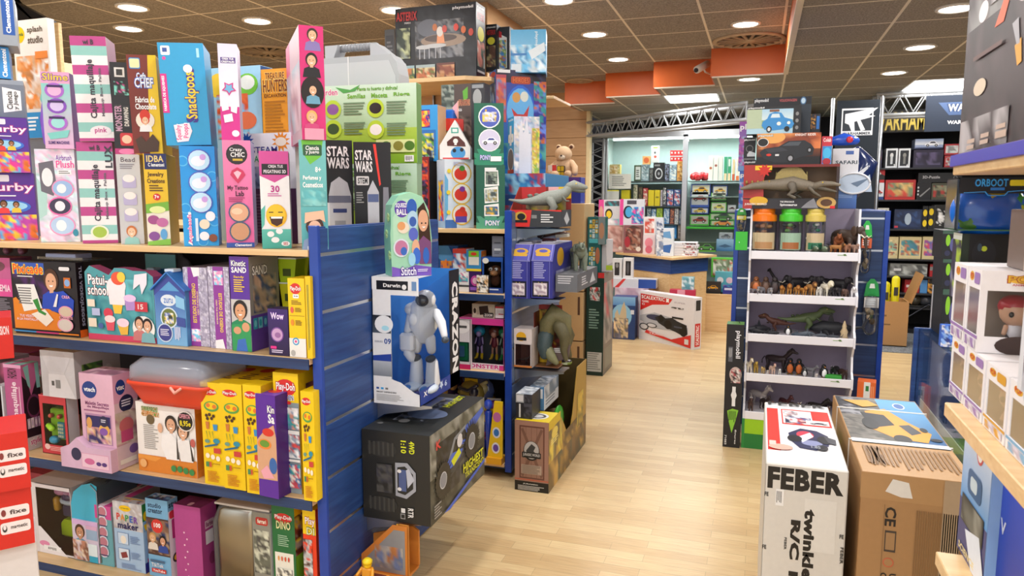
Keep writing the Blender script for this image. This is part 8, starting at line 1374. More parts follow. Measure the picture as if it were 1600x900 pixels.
bx('figure_box', 'brown window figure box cut by right edge, above white boxes', 'figure box', 1602, 1690, 328, z2+.166, 1.66, 'r 0 0 1 1 7a6a62;r 0 0 .12 1 d8ccc8;e .15 .2 .1 .08 c8a030;e .15 .45 .1 .1 3a6ab0;n .2 .3 1 .75 5 3 8a7a70 6a5a52 a09088;r .2 .78 1 .95 3a7ac8', c='7a6a62', d=.1)
lbx('game_box', 'tall white and blue science game box below figure shelf', 'game box', 1509, 1556, 672, zB+.001, NX+.05, .2, 'g 0 0 1 .6 d8e4f4 5a9ad8;r 0 .6 1 1 4a4a7a;e .2 .08 .12 .05 2a2a3a;o .6 .15 .12 c84a4a;o .6 .15 .09 e8e8e8;q .25 .32 .75 .5 .08 2f5f90;q .35 .36 .6 .46 .05 c8dce8;r .1 .55 .9 .75 3a3a34;n .12 .56 .88 .74 4 3 3a3a34 6a6a60 8a8a80;p dfe8f4 .3 .78 .8 .7 1 .9 1 1 .6 1;t SCIENCE .1 .92 .7 .97 e8d8a0', c='8ab0dc', zt=zA-.035)
lbx('game_box', 'deep blue game box with white border, right foreground low shelf', 'game box', 1557, 1640, 720, zB+.001, NX+.07, .2, 'r 0 0 1 1 e8e8ec;g .06 .08 1 1 2a4fd0 1a2f9c;r .08 .03 .9 .05 999;t V .22 .45 .34 .55 cfd8f0;r .5 .2 .8 .23 1a2f9c;r .9 .3 1 .5 e0c030', c='d8dce8', zt=zA-.045)
q = place(1497, 1620, 277, 361, 1.92, 0, .2); w, h, d = q.w, q.h, .12
t = thing('globe_box', 'window box with large blue and green globe toy', 'toy box', q.loc)
mb = MB(); mb.box(0, 0, 0, w, d, .003, '3a6a4a'); mb.box(0, d-.003, 0, w, d, h, '0c2a4a'); mb.box(0, 0, h-.003, w, d, h, '16181e'); mb.box(0, 0, h*.8, w, .003, h, '14141c'); mb.box(.0, 0, 0, .003, .02, h, '3a4a5a')
art(mb, 'r 0 0 1 .3 101018;T ORBOOT .2 .03 .62 .17 3aa8f0 0a2a5a;q .64 .05 .97 .16 .02 f0d820;r .4 .19 .58 .24 2a7ad0;p 3a9ae8 .06 .28 .34 .26 .38 .33 .58 .33 .62 .26 .98 .22 .98 .235 .63 .275 .59 .345 .37 .345 .33 .275 .06 .295', (0, -.0006, h), (1, 0, 0), (0, 0, -1), (0, -1, 0), w, h)
mb.build('carton', t)
mb = MB(); rr = h*.62; C_ = Vector((w*.52, rr*.55+.004, h*.36)); mb.ell(C_, (rr*1.15, rr*.55, rr*.98), '1468d0', 'gloss', n=36, k=24)
o = mb.build('toy_globe', t)
nt_ = None
mb = MB()
def land(pts, c):
 vs = []
 for a, e_ in pts: vs.append(C_+Vector((rr*1.155*math.cos(R(e_))*math.sin(R(a)), -rr*.556*math.cos(R(e_))*math.cos(R(a)), rr*.985*math.sin(R(e_)))))
 cen = sum(vs, Vector())/len(vs); cd = (cen-C_); cen = C_+Vector((cd.x, cd.y, cd.z))*1.06
 mb.add([cen]+vs, [(0, i+1, (i+1) % len(vs)+1) for i in range(len(vs))], c, 'gloss')
land([(-20, 40), (0, 52), (22, 45), (18, 34), (0, 30), (-8, 24)], 'd8b020'); land([(22, 48), (45, 40), (60, 20), (40, 8), (30, 22)], '2f9a3c'); land([(34, 12), (48, 10), (52, -12), (44, -26), (36, -4)], 'c8c82c'); land([(-60, -15), (-35, -12), (-28, -30), (-45, -38), (-62, -30)], '4a8a2c')
mb.build('continents', o)
f = MB(); f.add([(0, 0.001, 0), (w, .001, 0), (w, .001, h*.8), (0, .001, h*.8)], [(0, 1, 2, 3)], 'fff', 'film'); f.add([(0, 0, 0), (0, d, 0), (0, d, h), (0, 0, h)], [(0, 1, 2, 3)], 'fff', 'film'); f.build('window_film', t)
zg = q.z
q = place(1497, 1620, 366, 470, 1.93);
bx('console_box', 'black box with glossy controller picture under the globe', 'toy box', 1500, 1620, 366, 470, 1.93, 'r 0 0 1 1 0e0e10;r 0 0 .1 1 1c2a1c;e .3 .3 .16 .22 1c1c22;e .3 .22 .04 .04 b8c830;e .24 .2 .03 .06 3a4a5a;l .62 .1 .95 .6 8 8a909c', L='g 0 0 1 1 dfe8e0 2a3a2a;n 0 .1 1 1 3 4 8a8aa0 2a2a4a a8c83a 1c1c24', c='0e0e10', d=.08)
t = thing('side_stand', 'black stand supporting globe box behind near shelves', 'display stand', (q.loc[0], 1.92, 0)); zb_ = PY(1540, 470, 1.93).z
mb = MB(); mb.box(.14, 0, 0, .3, .1, zb_-.002, '101014', 'matte', .003); mb.build('body', t)
mb = MB(); mb.box(-.004, .0, zg-.006, .32, .1, zg-.0015, 'dfe8e8', 'glass'); mb.build('glass_shelf', t)
t = thing('glass_showcase', 'low glass showcase with blue end panels behind the cartons', 'showcase', (0, 0, 0))
yc1, yc0, xc, zc_ = 4.12, 2.5, .8, .9
mb = MB(); mb.box(xc-.03, yc1-.03, 0, 1.5, yc1, zc_, 'fff', 'blue_wood', .004); mb.build('end_panel', t)
mb = MB(); mb.box(xc, yc0, 0, 1.5, yc1-.03, .12, 'b8c0bc', 'matte'); mb.build('base', t)
mb = MB(); mb.box(1.3, yc0, .12, 1.32, yc1-.03, zc_-.01, 'c8d0cc', 'matte'); mb.build('back_panel', t)
mb = MB(); mb.box(xc-.012, yc0, zc_-.01, 1.5, yc1-.03, zc_-.004, 'fff', 'glass'); mb.box(xc-.012, yc0, .1, xc-.006, yc1-.03, zc_-.01, 'fff', 'glass'); mb.build('glass_panes', t)
mb = MB(); mb.box(xc, yc0, .56, 1.5, yc1-.03, .566, 'fff', 'glass'); s_ = mb.build('glass_shelf', t); mb = MB(); mb.box(xc+.0, yc0+.6, .5, xc+.004, yc1-.1, .555, 'c8ccc8', 'card'); mb.build('price_rail', s_)
for i, (yy, zz, c, lb) in enumerate(((3.75, .567, '3a9a3a', 'small green toy figure on glass showcase shelf, farther'), (3.5, .567, 'b88a5a', 'small tan toy figure on the glass showcase shelf'), (3.3, .567, '2f8a4a', 'small green toy figure on glass showcase shelf, nearer'), (3.6, .122, '4ab83a', 'bright green toy dragon on the showcase floor'))):
 mb = MB(); theropod(mb, Matrix.Scale(.13, 4), c, '5a5a4a'); tag(mb.build('toy_dragon', None, (xc+.14, yy, zz), -1.9+i*.3), lb, 'toy figure')
bx('toy_box', 'blue and white packet on top of the glass showcase', 'toy box', 1468, 1487, 508, zc_, 3.6, 'r 0 0 1 1 3a6ad0;n 0 0 1 1 4 3 3a6ad0 e8e8f0 8ab0e8 2a3a8a', c='3a6ad0', d=.04)
zz = zc_
for i, (yt, lb) in enumerate(((452, 'lower black box with lime and violet monster pictures'), (405, 'middle black box with lime and violet monster pictures'), (360, 'upper black box with lime and violet monster pictures'))):
 b = bx('toy_box', lb+' on showcase', 'toy box', 1470, 1500, yt, zz, 3.9, 'r 0 0 1 1 101014;r 0 0 1 .12 3a5a4a;e .3 .35 .12 .2 8ac828;e .6 .5 .2 .25 5a5a90;e .7 .85 .14 .1 a8c828;e .3 .8 .15 .1 2a2a4a', c='101014', d=.2, group='black monster boxes'); zz = on(b)
# back of the shop: counter, showcase, trusses
def poly_slab(mb, pts, z0, z1, col, mat): mb.prism(pts, z0, z1, col, mat, M=SWAP)
cnr = PZ(1050, 403, .91); cl = PZ(962, 394, .91); cr = PZ(1120, 398, .91)
C0 = Vector((cnr.x, cnr.y)); CL = Vector((cl.x, cl.y)); CR = Vector((cr.x, cr.y)); CB = CL+(CR-C0)
t = thing('service_counter', 'beech counter with blue band under its top, at the back', 'counter', (0, 0, 0))
def inset(k):
 cen = (C0+CL+CR+CB)/4; return [tuple(v+(cen-v)*k) for v in (C0, CR, CB, CL)]
mb = MB(); poly_slab(mb, inset(0), .885, .91, 'fff', 'beech'); mb.build('worktop', t)
mb = MB(); poly_slab(mb, inset(.16), .72, .885, 'fff', 'blue_wood'); mb.build('blue_band', t)
mb = MB(); poly_slab(mb, inset(.18), 0, .72, 'fff', 'beech'); mb.build('body', t)
t = thing('low_cabinet', 'low beech plinth cabinet right of the counter with toys on top', 'cabinet', (0, 0, 0))
a = PZ(1094, 458, .45); b = PZ(1150, 460, .45)
mb = MB(); mb.box(a.x, a.y, 0, b.x+.9, a.y+.45, .45, 'fff', 'beech', .003); mb.build('body', t)
mb = MB(); mb.box(a.x, a.y-.004, .43, b.x+.9, a.y+.45, .45, 'fff', 'beech', .003); mb.build('top', t)
LY, LZ = a.y, .452
def fb(label, x0, x1, yt, z, Y, F, c, d=.1, rz=0, name='toy_box', R_=None, cT=None, cat='toy box', group=None, dr=None, cR=None): return bx(name, label, cat, x0, x1, yt, z, Y, F, R=R_, c=c, d=d, rz=rz, cT=cT, group=group, dr=dr, cR=cR)
fb('green framed farm set box on the low cabinet', 1110, 1147, 403, .62, LY+.22, 'r 0 0 1 1 5ab83a;n .08 .08 .9 .9 6 3 8a9a7a c85a4a d8d8c8 5a6a4a;r 0 .9 1 1 4aa02c', '5ab83a')
fb('turquoise box with round pictures on the low cabinet', 1116, 1148, 425, LZ, LY+.12, 'r 0 0 1 1 5ab0c0;o .25 .4 .16 e8e8e8;o .7 .4 .16 e8c8d0;r 0 .8 1 1 3a8fa8', '5ab0c0')
fb('black and yellow truck toy box at left of low cabinet', 1102, 1125, 440, LZ, LY+.03, 'r 0 0 1 1 2a2420;v .45 .5 .7 e0a020;r 0 .85 1 1 111', '2a2420', .06)
fb('navy box with white word end at right of low cabinet', 1128, 1150, 446, LZ, LY+.0, 'r 0 0 1 1 2a2f8c;r .1 .3 .7 .55 d0d4f0;n 0 0 1 .2 4 2 e09030 2a2f8c 3aa0c0', '2a2f8c', .06)
fb('dark green long vehicle box behind counter end', 1087, 1117, 379, .91, PZ(1100, 395, .91).y+.2, 'r 0 0 1 1 1f3a24;v .5 .5 .8 4a8a3a;r 0 .85 1 1 5aa030', '1f3a24')
fb('blue shark picture box standing above the low cabinet', 1118, 1145, 374, .91, PZ(1130, 395, .91).y+.3, 'g 0 0 1 1 8ab0c8 2f6a9c;p 3a5a78 .1 .6 .5 .4 .9 .6 .5 .7', '2f6a9c')
fb('grey truck box on the blue shark picture box', 1122, 1143, 364, TOPZ[[o.name for o in bpy.data.objects if o.get('label', '').startswith('blue shark picture')][0]]+.001, PZ(1130, 395, .91).y+.34, 'r 0 0 1 1 8a9498;v .5 .5 .7 5a6468', '8a9498')
CT = .9115; yc = 8.55
a = fb('pale rose baby doll box at left on the counter', 945, 973, 352, CT, yc+.15, 'r 0 0 1 1 c8a09a;n .05 .05 .95 .95 4 3 c8948a e0c0b8 a87870 d8b0a8;o .85 .85 .1 e8e0d8', 'c8a09a')
b = fb('dark costume doll box beside the rose one on the counter', 974, 1003, 352, CT, yc+.05, 'r 0 0 1 1 8a5a5c;p 4a3a34 .2 .1 .5 0 .9 .1 .95 .9 .1 .9;n .1 .1 .9 .9 5 7 6a3a34 3a2a28 a8705c c0a090;o .8 .85 .13 e8e0d8;e .2 .6 .15 .2 a8303c', '8a5a5c')
fb('pink edged white dream catcher box, upper left on counter', 935, 967, 312, on(a), yc+.15, 'r 0 0 1 1 d8d8dc;r 0 0 .25 1 e04a98;e .12 .5 .1 .25 d8a090;e .5 .55 .18 .2 2a2420;e .5 .58 .13 .15 e8c830;n .3 .05 1 .25 4 2 d8d8dc 4a4a54 3aa8b0;n .25 .75 1 1 4 5 9ad0dc d8d8dc e0a0c0', 'd8d8dc')
fb('pink and white box with blue oval creature, upper middle on counter', 968, 1005, 311, on(b), yc+.06, 'r 0 0 1 1 d4d8e0;r 0 0 .15 1 e04a98;e .35 .5 .2 .25 1c2434;e .38 .5 .15 .2 4aa8dc;n .5 .3 1 .95 5 3 3a9ad8 c8e0f0 e04a98 2a6ab0;r .3 .05 .7 .2 4a4a54', 'd4d8e0')
a = fb('white box with pink baby picture, lower, on the counter', 1004, 1022, 367, CT, yc-.1, 'r 0 0 1 1 e8d4d8;e .5 .4 .35 .25 e88a9a;e .5 .75 .3 .2 d86a80', 'e8d4d8')
fb('white box with red pictures upon the pink baby box', 1005, 1023, 339, on(a), yc-.1, 'r 0 0 1 1 e4e0e0;n .1 .1 .9 .9 3 6 e4e0e0 d85a4a c83a3c e8d0c8', 'e4e0e0')
fb('tall white box with small dark pictures on the counter', 1024, 1035, 340, CT, yc-.05, 'r 0 0 1 1 d4d8e0;n .1 .1 .9 .9 3 6 d4d8e0 5a6a8a d4d8e0', 'd4d8e0')
a = fb('lower white and blue vehicle box on the counter', 1025, 1051, 377, CT, yc-.28, 'r 0 0 1 1 dce4ec;p 3a6ab0 .3 .3 .9 .2 .8 .8 .3 .7;n 0 0 .4 1 3 4 dce4ec 8a9ab8 e8e8ec', 'dce4ec')
fb('upper white and blue vehicle box on the counter', 1025, 1051, 357, on(a), yc-.28, 'r 0 0 1 1 dce4ec;p 6aa0d0 .3 .3 .8 .2 .9 .8 .4 .7;n 0 0 .4 1 3 9 dce4ec 5a6a8a e8e8ec', 'dce4ec')
z = CT
for k in range(5):
 mb = MB(); mb.box(0, 0, 0, .27, .22, .029, 'e4e2e6', 'card', .001); face_art(mb, 'F', 'r 0 .1 1 .9 dcdade;n .4 .15 .95 .85 7 %d e4e2e6 a83a44 555 e4e2e6' % k, .27, .22, .029)
 p = PY(1051, 385, yc-.2); o = mb.build('boxed_game', None, (p.x+.01*(k % 2), yc-.2, z), .03*(k % 3)); z += .0305
 tag(o, ['lowest flat white game box of the pile on the counter', 'second flat white game box from bottom of the counter pile', 'middle flat white game box of the pile on the counter', 'second flat white game box from top of the counter pile', 'topmost flat white game box of the pile on the counter'][k], 'game box', 'flat white game boxes on the counter')
sc = 'r 0 0 1 1 e8e6ea;p d8302c .02 .05 .62 .08 .55 .2 .25 .25 .02 .4;T SCALEXTRIC .04 .08 .48 .15 fff a81c1c;s .53 .12 .04 4 fff;t CLASSIC .05 .18 .18 .22 fff;t C1 .05 .24 .1 .28 fff;t SUPER .65 .12 .85 .15 c8c0c8;n .6 .23 .82 .26 6 2 e8e6ea 333 333;p b8bcc4 .02 .5 .3 .4 .6 .45 .9 .6 .9 .7 .3 .72 .02 .6;e .32 .5 .18 .06 3a3f5c;p 24262c .3 .5 .42 .42 .5 .48 .62 .45 .72 .5 .88 .55 .9 .72 .84 .78 .7 .72 .5 .66 .38 .6;e .82 .66 .07 .12 101012;e .55 .6 .07 .09 101012;e .42 .5 .05 .07 101012;r .62 .42 .82 .455 1c1e24;r .66 .6 .8 .63 4a5060;e .1 .72 .09 .07 34363c;e .1 .72 .07 .05 d8d8dc;e .25 .67 .1 .05 34363c;e .25 .67 .08 .035 d8d8dc;p d8302c .15 .78 .62 .88 .96 .72 .96 .98 .12 .84;t TRACK .2 .81 .5 .85 f0d8d8;r .85 .82 .92 .92 e0e0e0'
p0 = PZ(998, 529, 0); p1 = PZ(1083, 547, 0); dv = Vector((p1.x-p0.x, p1.y-p0.y)); ww = dv.length; rz = math.atan2(dv.y, dv.x)
H_ = PY(998, 454, p0.y).z
mb = MB(); mb.box(0, 0, 0, ww, .12, H_, 'e8e6ea', 'card', .003); face_art(mb, 'F', sc, ww, .12, H_); face_art(mb, 'R', 'r .2 .05 .8 .25 333;r .15 .5 .85 .95 d8302c;t SCALEXTRIC .3 .54 .7 .92 fff 90', ww, .12, H_)
o = mb.build('racetrack_box', None, (p0.x, p0.y, 0), rz); tag(o, 'white and red racing track box standing on the floor', 'toy box')
fb('dark blue castle brick set box left of the racetrack box', 957, 992, 464, .001, 7.9, 'r 0 0 1 1 1f3f78;g 0 0 1 .2 8ac0e8 5a90d0;e .4 .45 .45 .28 8ac0e0;p c8b898 .1 .8 .1 .4 .2 .3 .3 .45 .4 .25 .5 .1 .6 .3 .65 .8;n .05 .5 .7 .98 6 3 c8b898 8a7a5a e0c8a0 6a6a7a;r .8 .3 .95 .4 d8dce8', '1f3f78', .14, dr=996, cR='1a3060')
zc1 = PY(990, 463, 8.1).z
fb('pale pink flat carton under the white long box', 960, 1012, 450, .0, 8.12, 'r 0 0 1 1 e0c8d4;n 0 0 1 .4 6 3 e0c8d4 f0e0e8 c8a8b8', 'e0c8d4', .2)
TZ = [o for o in bpy.data.objects if o.get('label', '').startswith('pale pink flat carton')][0]
tz = TOPZ[TZ.name]+.001
fb('white long box with red ribbon and navy end', 956, 1024, 436, tz, 8.13, 'r 0 0 1 1 d8dce4;r .6 0 1 1 2a4fa0;p d83a3a .05 1 .25 0 .32 0 .15 1', 'd8dce4', .2, cT='e4e6ea')
tz2 = PY(980, 436, 8.13).z+.001
fb('white boxed figure with dark picture, left of two below counter', 956, 971, 404, tz2, 8.16, 'r 0 0 1 1 d8dadc;r .25 .2 .75 .85 2a2a2e;e .5 .35 .15 .12 8a8a8a', 'd8dadc', .08)
fb('white boxed figure with black window, right of two below counter', 973, 988, 403, tz2, 8.16, 'r 0 0 1 1 e0e0e2;r .25 .15 .8 .85 1c1c20;e .5 .5 .12 .3 5a5a60', 'e0e0e2', .08)
a = fb('flat red and pink box behind the racetrack box', 1045, 1085, 453, .0, 7.95, 'r 0 0 1 1 c83050;r .3 0 .6 .2 e8a0b0', 'c83050', .1)
fb('small teal patterned box on the flat red box', 1064, 1083, 433, on(a), 7.98, 'n 0 0 1 1 4 3 8ac0c8 5a9aa8 d8e8ec', '7ab0b8', .08)

SY = 10.2; X0 = PY(945, 215, SY).x; XM = PY(1073, 300, SY).x; X1 = .6; ZT_ = 2.42
t = thing('wall_showcase', 'large lit glass showcase wall with silver frame behind counter', 'showcase', (0, SY, 0))
fr = 'c4c8cc'
mb = MB()
for x in (X0, XM-.045, X1): mb.box(x-.02, -.03, 0, x+.05, .03, ZT_, fr, 'metal', .003)
mb.box(X0, -.03, ZT_-.03, X1, .03, ZT_+.05, fr, 'metal'); mb.box(X0, -.03, 0, X1, .03, .12, fr, 'metal'); mb.build('frame', t)
mb = MB(); mb.box(X0, .62, 0, X1, .64, ZT_, 'a8bcba', 'matte'); mb.box(X0, .0, ZT_-.02, X1, .62, ZT_, 'd8e4e0', 'matte'); mb.box(X0-.02, .03, 0, X0, .62, ZT_, 'b8c8c4', 'matte'); mb.build('back_panel', t)
mb = MB(); mb.box(X0+.05, -.003, .12, X1-.02, .003, ZT_-.03, 'fff', 'glass'); mb.build('glass_pane', t)
mb = MB(); mb.box(X0+.1, .1, ZT_-.05, X1-.1, .14, ZT_-.025, 'fff', 'tube_glow'); mb.build('light_tube', t)
l = bpy.data.lights.new('case_light', 'AREA'); l.shape = 'RECTANGLE'; l.size = 2.2; l.size_y = .2; l.energy = 26; l.color = (.93, 1, .98)
o = bpy.data.objects.new('case_light', l); COL.objects.link(o); o.parent = t; o.location = ((X0+X1)/2, .15, ZT_-.07)
zs = {}
for (nm, xa, xb, rows) in (('left', X0+.05, XM-.05, (283, 322, 350, 372)), ('right', XM, X1, (283, 307, 353, 400))):
 for r_ in rows:
  z = PY(1000, r_, SY+.05).z; zs[(nm, r_)] = z
  mb = MB(); mb.box(xa, .06, z-.012, xb, .6, z, '4a5458' if nm == 'left' else '8aa09c', 'plastic'); s = mb.build('shelf', t)
  if nm == 'right' and r_ == 353: mb = MB(); mb.box(xa, .05, z-.03, xb, .06, z, '3ab030', 'plastic'); mb.build('price_rail', s)
def row(pane, r_, items, dy=.12, adj=''):
 for i, it in enumerate(items):
  x0, x1, yt, c, F, lb = it
  bx('boxed_toy', lb+' inside the glass showcase', 'toy box', x0, x1, yt, zs[(pane, r_)]+.001, SY+dy, F, c=c, d=.12)
M_ = lambda s, *c: 'n .06 .06 .94 .94 4 %d %s' % (s, ' '.join(c))
row('left', 283, [(952, 968, 257, 'c8b060', M_(1, 'd8c070', 'b8a050', 'f0e8c0'), 'golden yellow picture box at far left of top shelf'), (990, 1001, 258, '3a4a2a', 'r .2 .1 .9 .9 d8dcd8;l .3 .3 .8 .8 4 555', 'green and white box'), (1001, 1013, 257, '7a9098', M_(2, '9ab0b8', '5a7078', 'c8d0d4'), 'grey blue picture box'), (1014, 1019, 262, '555', M_(8, '444', '888'), 'thin grey box left of the speaker box'), (1020, 1037, 254, '1c1c20', 'e .5 .6 .35 .3 d8d8dc;e .5 .6 .27 .23 22242a;e .5 .6 .1 .09 9a9a9e;r .1 .1 .6 .2 888', 'black box with round speaker like picture'), (1038, 1044, 256, '3a3a4a', M_(3, '9aa0c0', '333'), 'thin charcoal box'), (1045, 1056, 257, '8aa0b0', M_(4, 'a8c0d0', '6a8090', 'e0e0d8'), 'pale blue toy set box'), (1057, 1067, 252, 'c88a3c', M_(5, 'd89a4a', 'a86a2c', 'e8c88a'), 'orange card game box')])
z_ = PY(1008, 256, SY+.12).z+.006
bx('boxed_toy', 'white tall box with green lettering standing high in showcase', 'toy box', 1017, 1028, 228, PY(1022, 254, SY+.12).z+.001, SY+.14, 'r 0 0 1 1 dce0dc;r .2 .05 .9 .15 7aa03a;e .5 .4 .15 .08 555;e .55 .65 .2 .08 c85a4a', c='dce0dc', d=.08)
bx('boxed_toy', 'small orange round picture box high in the showcase', 'toy box', 1003, 1015, 244, PY(1009, 257, SY+.12).z+.001, SY+.13, 'r 0 0 1 1 e8b070;e .5 .5 .35 .35 d86a3c', c='e8b070', d=.06)
for k in range(2):
 for j in range(4): bx('boxed_toy', 'small red cube box in %s row at %s in showcase' % (['lower', 'upper'][k], ['left', 'second place', 'third place', 'right'][j]), 'toy box', 1046+j*5.3, 1051+j*5.3, 245-k*10, PY(1056, 252-k*8.6, SY+.12).z+.002, SY+.14, 'r 0 0 1 1 c83030;r .3 .3 .7 .6 f0d8d0', c='c83030', d=.04, group='small red cube boxes')
row('left', 322, [(970, 983, 297, 'e0d020', 'r 0 0 1 1 e8d820;r 0 .8 1 1 d8c818', 'yellow box at left of second shelf'), (989, 995, 289, 'c8c0a8', M_(6, 'd8d0b8', '6a7a5a'), 'cream slim book box'), (997, 1003, 292, '5a4a3a', M_(7, '7a6a4a', '3a2a2a'), 'brown slim box'), (1004, 1011, 294, 'b83a3c', M_(9, 'c84a4a', 'e8d8c8'), 'slim red box'), (1012, 1021, 297, 'e4cc20', 'r 0 0 1 1 e8d024', 'bright yellow box left of pair'), (1022, 1030, 297, 'e0c81c', 'r 0 0 1 1 e4cc20;r .2 .4 .8 .5 8a7a1c', 'bright yellow box right of pair'), (1031, 1034, 297, 'd8c8d0', M_(3, 'd8c8d0', '8a8a9a'), 'thin pale box'), (1035, 1040, 292, '2a2a34', M_(2, '3a3a4a', 'c8c8c8'), 'slim black box'), (1041, 1051, 296, '3a5a94', M_(4, '3a5a94', 'd8dce8', 'c85a5a'), 'blue toothpaste like box left'), (1052, 1062, 296, '3a5a94', M_(5, '3a5a94', 'd8dce8', 'c85a5a'), 'blue toothpaste like box right'), (1063, 1067, 300, '2a3a6a', M_(6, '2a3a6a', '888'), 'narrow navy box at shelf end')])
row('left', 350, [(1010, 1016, 325, '8aa0a8', M_(1, 'c8d0d0', '5a7a8a'), 'thin pale blue box'), (1017, 1024, 326, '5a8ab8', M_(2, '6a9ac8', 'd8e0e8'), 'blue box third shelf left'), (1025, 1034, 325, 'b0cc40', M_(3, 'c0dc50', '8aa83a'), 'lime green box'), (1036, 1045, 325, '3a7ab8', M_(4, '4a8ac8', 'c8d8e8'), 'medium blue box'), (1046, 1052, 326, '7a3a3a', M_(5, '3a3a4a', 'c87a5a'), 'dark red box'), (1053, 1059, 326, 'd0ccc8', M_(6, 'd8d8d8', '8a8a9a'), 'cream white box'), (1060, 1067, 328, '5a6a8a', M_(7, '5a6a8a', 'a8b0c0'), 'slate box')])
row('left', 372, [(1036, 1056, 352, '3a8ad0', M_(1, '3a8ad0', '6aaae0'), 'flat azure box lowest shelf'), (1058, 1066, 352, 'b8a8a0', M_(2, 'c8b8b0', '8a7a7a'), 'beige box lowest shelf')])
row('right', 283, [(1106, 1113, 243, 'dcd8d0', 'r 0 0 1 1 e0dcd4;o .5 .5 .3 a85a3c', 'tall cream box first'), (1114, 1121, 243, 'dcd8d0', 'r 0 0 1 1 e0dcd4;o .5 .4 .3 8a4a3c', 'tall cream box second'), (1122, 1128, 244, 'd4d0c8', 'r 0 0 1 1 d8d4cc', 'tall cream box third'), (1130, 1135, 245, '3a9a70', 'r 0 0 1 1 3a9a70;r .1 .7 .9 1 e8c8a0', 'tall green box left'), (1136, 1141, 245, '3a9a70', 'r 0 0 1 1 3a9a70;r .1 .7 .9 1 e8c8a0;r .2 .1 .8 .4 d8e8d8', 'tall green box right'), (1143, 1147, 249, 'd8b890', 'r 0 0 1 1 e0c8a0;r 0 .7 1 1 c85a3a', 'slim tan box'), (1149, 1154, 247, 'e4dcd0', 'r 0 0 1 1 e4dcd0;r 0 .8 1 1 d8703a', 'slim white and orange box')])
def veh(c, bg, tr): return 'r 0 0 1 1 %s;r .05 .08 .95 .85 %s;v .5 .45 .7 %s' % (c, bg, tr)
row('right', 307, [(1079, 1109, 288, '2a4a9c', veh('2a4a9c', 'c8c8b0', 'd8a020'), 'blue framed box with yellow digger'), (1112, 1135, 290, '2a4a9c', veh('2a4a9c', 'c8c8b8', 'd8a83a'), 'blue framed box with yellow loader')])
z3 = zs[('right', 353)]
for (x0, x1, yt, yb, c, bg, tr, lb) in ((1079, 1108, 298, 324, '2a4a9c', 'c0c4c8', 'a83a3a', 'blue framed box with red and white lorry'), (1080, 1107, 325, 334, '2a4a9c', 'b8bcc0', 'c8a83a', 'flat blue framed box with beige vehicle'), (1078, 1108, 336, 352.5, '4aa83a', 'a8a89c', '8a2a24', 'green framed box with red tractor'), (1111, 1135, 301, 313, '4aa83a', 'c8ccb8', '3a5a34', 'green framed box with dark green tractor, uppermost'), (1111, 1135, 316, 332, '4aa83a', 'c0c4b0', 'c8c04a', 'green framed box with yellow tractor'), (1109, 1150, 334, 344, '4aa83a', 'a8b09c', '3a6a34', 'long green framed box with tractor and trailer'), (1110, 1148, 345, 352.5, '4aa83a', 'b8b8a0', 'd8843a', 'long green framed box with orange wagon, lowest'), (1137, 1150, 320, 332, '8a8f94', 'b8bcc0', '5a2a2a', 'grey small vehicle box')):
 bx('boxed_toy', lb+' inside the glass showcase', 'toy box', x0, x1, yt, yb, SY+.12, veh(c, bg, tr), c=c, d=.1)
mb = MB();
for k in range(7): mb.ell((.03*k, .05*math.sin(k*1.7), .06+.02*math.sin(k*2.1)), (.05, .05, .05), 'b8242c', 'plastic')
mb.ell((.1, -.05, .05), (.04, .02, .02), 'e8e0e0'); p = PY(1083, 282, SY+.2); tag(mb.build('toy_crab', None, (p.x, SY+.22, zs[('right', 283)]+.0)), 'red jumble of plastic toy crab inside showcase right pane', 'toy')
for (x0, x1, y0, y1, c, lb) in ((951, 986, 272, 295, 'e4e6dc', 'white printed notice taped on the showcase glass'), (948, 967, 297, 318, 'dce0d8', 'small paper sheet with yellow top edge on the showcase glass'), (952, 965, 258, 272, 'd8c8a0', 'pale yellow picture sheet high on the showcase glass')):
 q = place(x0, x1, y0, y1, SY-.008); mb = MB(); mb.box(0, 0, 0, q.w, .001, q.h, c); face_art(mb, 'F', 'l .15 .15 .85 .85 6 8a8f8a' if c == 'e4e6dc' else 'r 0 0 1 .08 e8e040' if c == 'dce0d8' else M_(3, 'e0d090', 'c8a860', 'e8e0c0'), q.w, .001, q.h); tag(mb.build('paper_notice', None, q.loc), lb, 'notice')
def truss(label, A, B, H, dep=.22, n=10, vert=False, base=0):
 A, B = Vector(A), Vector(B); t = thing('lighting_truss', label, 'truss', tuple(A)); ax = (B-A); L = ax.length; ax.normalize(); side = ax.cross(Vector((0, 0, 1))) if not vert else Vector((0, 1, 0)); side.normalize(); up = Vector((0, 0, -1)) if not vert else Vector((1, 0, 0))
 mb = MB(); O = Vector()
 cs = [O, O+up*H, O+side*dep, O+side*dep+up*H]
 for c in cs: mb.tube([c, c+ax*L], .019, '9a9da0', 'plastic', 8)
 mb.build('chords', t); mb = MB()
 for q in (0, 2):
  mb = MB()
  for k in range(n):
   a0, a1, a2 = ax*L*k/n, ax*L*(k+.5)/n, ax*L*(k+1)/n; mb.tube([cs[q]+a0, cs[q+1]+a1, cs[q]+a2], .009, '8e9194', 'plastic', 6)
  for k in (0, n): mb.tube([cs[q]+ax*L*k/n, cs[q+1]+ax*L*k/n], .012, '8e9194', 'plastic', 6)
  mb.build('lacing', t)
a = PZ(921, 196, 2.54); b = PZ(1190, 163, 2.54)
truss('silver box truss beam running above the glass showcase', a, b, .17, .25, 14)
p = Vector((a.x, a.y, .0)); truss('upright silver truss column at left of the showcase', (a.x, a.y, 0.01), (a.x, a.y, 2.34), .2, .2, 14, vert=True)
RY2 = 8.9
a = PY(1366, 152, RY2); b = PY(1520, 150, RY2)
